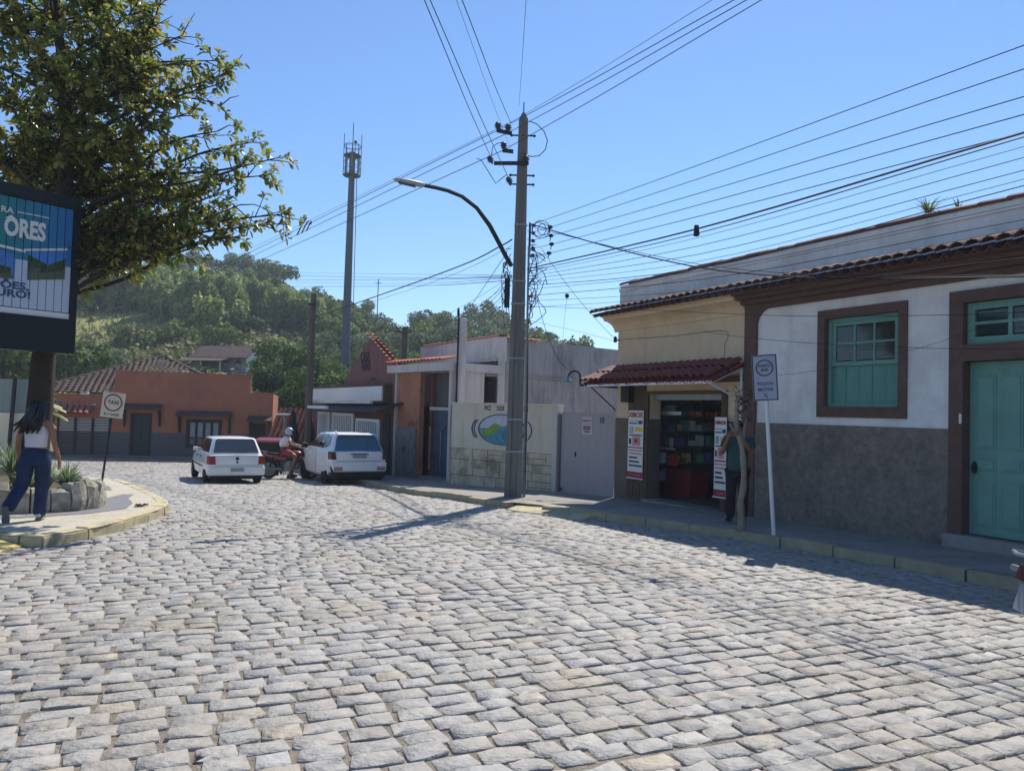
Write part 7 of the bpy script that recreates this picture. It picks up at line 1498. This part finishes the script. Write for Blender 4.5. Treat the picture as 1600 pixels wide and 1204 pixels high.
skinned('trousers', {'p': ((0, 0, .97), (.165, .13), None), 'hr': ((.095, 0, .86), (.12, .12), 'p'), 'kr': ((.1, .02, .5), .09, 'hr'), 'ar': ((.11, 0, .08), .08, 'kr'), 'hl': ((-.095, 0, .86), (.12, .12), 'p'), 'kl': ((-.1, .02, .5), .09, 'hl'), 'al': ((-.11, 0, .08), .08, 'kl')}, dk_, ma)
mb = MB(); mb.ball((0, .005, 1.645), (.092, .104, .085), 12, 8); mb.build('hair', M['hair'], ma, smooth=True); face(ma, (0, .03, 1.605), M['skin2']); shoe(ma, (.11, 0, .045), (.14, .2, .045), (0, 0, 1), M['blkpl'], M['sole']); shoe(ma, (-.11, 0, .045), (-.14, .2, .045), (0, 0, 1), M['blkpl'], M['sole'])
# rider on the red motorcycle (faces local +x)
ri = thing('person', 'motorcyclist in white shirt, red shorts and pale helmet between the white cars', 'person', (bx_, by_, bz_), R(8))
J = {'pelvis': ((-.22, 0, .90), (.14, .13), None), 'waist': ((-.2, 0, 1.03), (.1, .12), 'pelvis'), 'chest': ((-.13, 0, 1.2), (.11, .14), 'waist'), 'nb': ((-.09, 0, 1.32), .06, 'chest'), 'neck': ((-.07, 0, 1.38), .05, 'nb'), 'h1': ((-.04, 0, 1.44), .078, 'neck'), 'h2': ((-.03, 0, 1.5), .085, 'h1'), 'h3': ((-.04, 0, 1.55), .06, 'h2')}
for s, k in ((-1, 'r'), (1, 'l')):
    J.update({'s' + k: ((-.1, s * .17, 1.29), .055, 'nb'), 'e' + k: ((.1, s * .25, 1.08), .042, 's' + k), 'w' + k: ((.32, s * .32, 1.03), .028, 'e' + k), 'hp' + k: ((-.16, s * .1, .86), .1, 'pelvis'), 'kn' + k: ((.22, s * .2, .74), .07, 'hp' + k), 'an' + k: ((.05, s * .24, .11), .045, 'kn' + k), 'to' + k: ((.17, s * .26, .05), .035, 'an' + k)}); hand_joints(J, 'H' + k, 'w' + k, (.36, s * .32, 1.02), (1, 0, -.35), (.3, 0, 1), curl=1.2)
skinned('body', J, M['skin2'], ri)
skinned('shirt', {'h': ((-.23, 0, .95), (.16, .17), None), 'c': ((-.15, 0, 1.18), (.145, .175), 'h'), 'u': ((-.11, 0, 1.28), (.11, .14), 'c'), 'n': ((-.09, 0, 1.34), (.075, .08), 'u'), 'sr': ((-.09, -.18, 1.27), .08, 'u'), 'er': ((.0, -.22, 1.17), .07, 'sr'), 'sl': ((-.09, .18, 1.27), .08, 'u'), 'el': ((.0, .22, 1.17), .07, 'sl')}, mat('white_shirt', '#d6cfd0', .85, .04, 8), ri)
skinned('shorts', {'p': ((-.22, 0, .9), (.165, .165), None), 'hr': ((-.14, -.1, .86), .125, 'p'), 'kr': ((.14, -.19, .77), .095, 'hr'), 'hl': ((-.14, .1, .86), .125, 'p'), 'kl': ((.14, .19, .77), .095, 'hl')}, mat('red_shorts', '#94494c', .85, .08, 8), ri)
mb = MB(); mb.ball((-.035, 0, 1.50), (.135, .12, .13), 14, 10); mb.build('helmet', mat('grey_helmet', '#a7adb5', .25, .03, 5, coat=.5), ri, smooth=True); mb = MB(); mb.rings([[(-.035 + .142 * math.cos(a) * .98, .126 * math.sin(a), z) for a in np.linspace(-.8, .8, 9)] for z in (1.44, 1.54)], cap=False, close=False); mb.build('visor', M['tint'], ri, fix=False)
for s in (-1, 1): shoe(ri, (.05, s * .24, .05), (.25, s * .27, .05), (0, 0, 1), M['blkpl'], M['sole'])

# ------------------------------------------------------------------ thin pruned street tree by the shop
sb_ = G(1160, 829, .13); stt = thing('street_tree', 'thin pale pruned tree trunk with few twigs at the shop kerb', 'tree', sb_)
pt = [P(x, y, sb_.y) - sb_ for x, y in ((1160, 832), (1158, 800), (1157, 785), (1162, 755), (1161, 715), (1158, 692), (1151, 668), (1151, 635), (1154, 615))]
mb = MB(); path = catmull(pt, 4); mb.tube(path, [.062 - .036 * i / len(path) + .006 * math.sin(i * 1.3) for i in range(len(path))], 8)
mb.tube([P(1160, 700, sb_.y) - sb_, P(1163, 672, sb_.y + .1) - sb_, P(1167, 645, sb_.y + .1) - sb_], [.03, .022, .012], 6); mb.tube([P(1155, 680, sb_.y) - sb_, P(1146, 672, sb_.y - .1) - sb_, P(1140, 662, sb_.y - .1) - sb_], [.024, .018, .01], 6)
mb.build('trunk', mat('pale_bark', '#8d8070', .9, .2, 8, .4, 30, dirt='#6a5e50', dscale=4, damt=.5), stt, smooth=True)
mb = MB(); V2 = []; F2 = []; rz = random.Random(9)
for k in range(26):
    a = P(rz.uniform(1150, 1168), rz.uniform(618, 655), sb_.y) - sb_; p = [a]
    for j in range(3): p.append(p[-1] + Vector((rz.uniform(-.09, .12), rz.uniform(-.1, .1), rz.uniform(-.06, .12))))
    mb.tube(p, [.009, .007, .005, .003], 4)
mb.build('twigs', M['bark'], stt)
# ------------------------------------------------------------------ air
hm = bpy.data.materials.new('haze_air'); hm.use_nodes = True; N = hm.node_tree.nodes; L = hm.node_tree.links
N.remove(N['Principled BSDF']); pv = N.new('ShaderNodeVolumePrincipled'); pv.inputs['Color'].default_value = (.74, .84, .97, 1); pv.inputs['Density'].default_value = HAZE; pv.inputs['Anisotropy'].default_value = .3
L.new(pv.outputs[0], N['Material Output'].inputs['Volume'])
mb = MB(); mb.box(-930, 930, -330, 1530, -2.6, 48); tag(mb.build('haze', hm), kind='stuff')
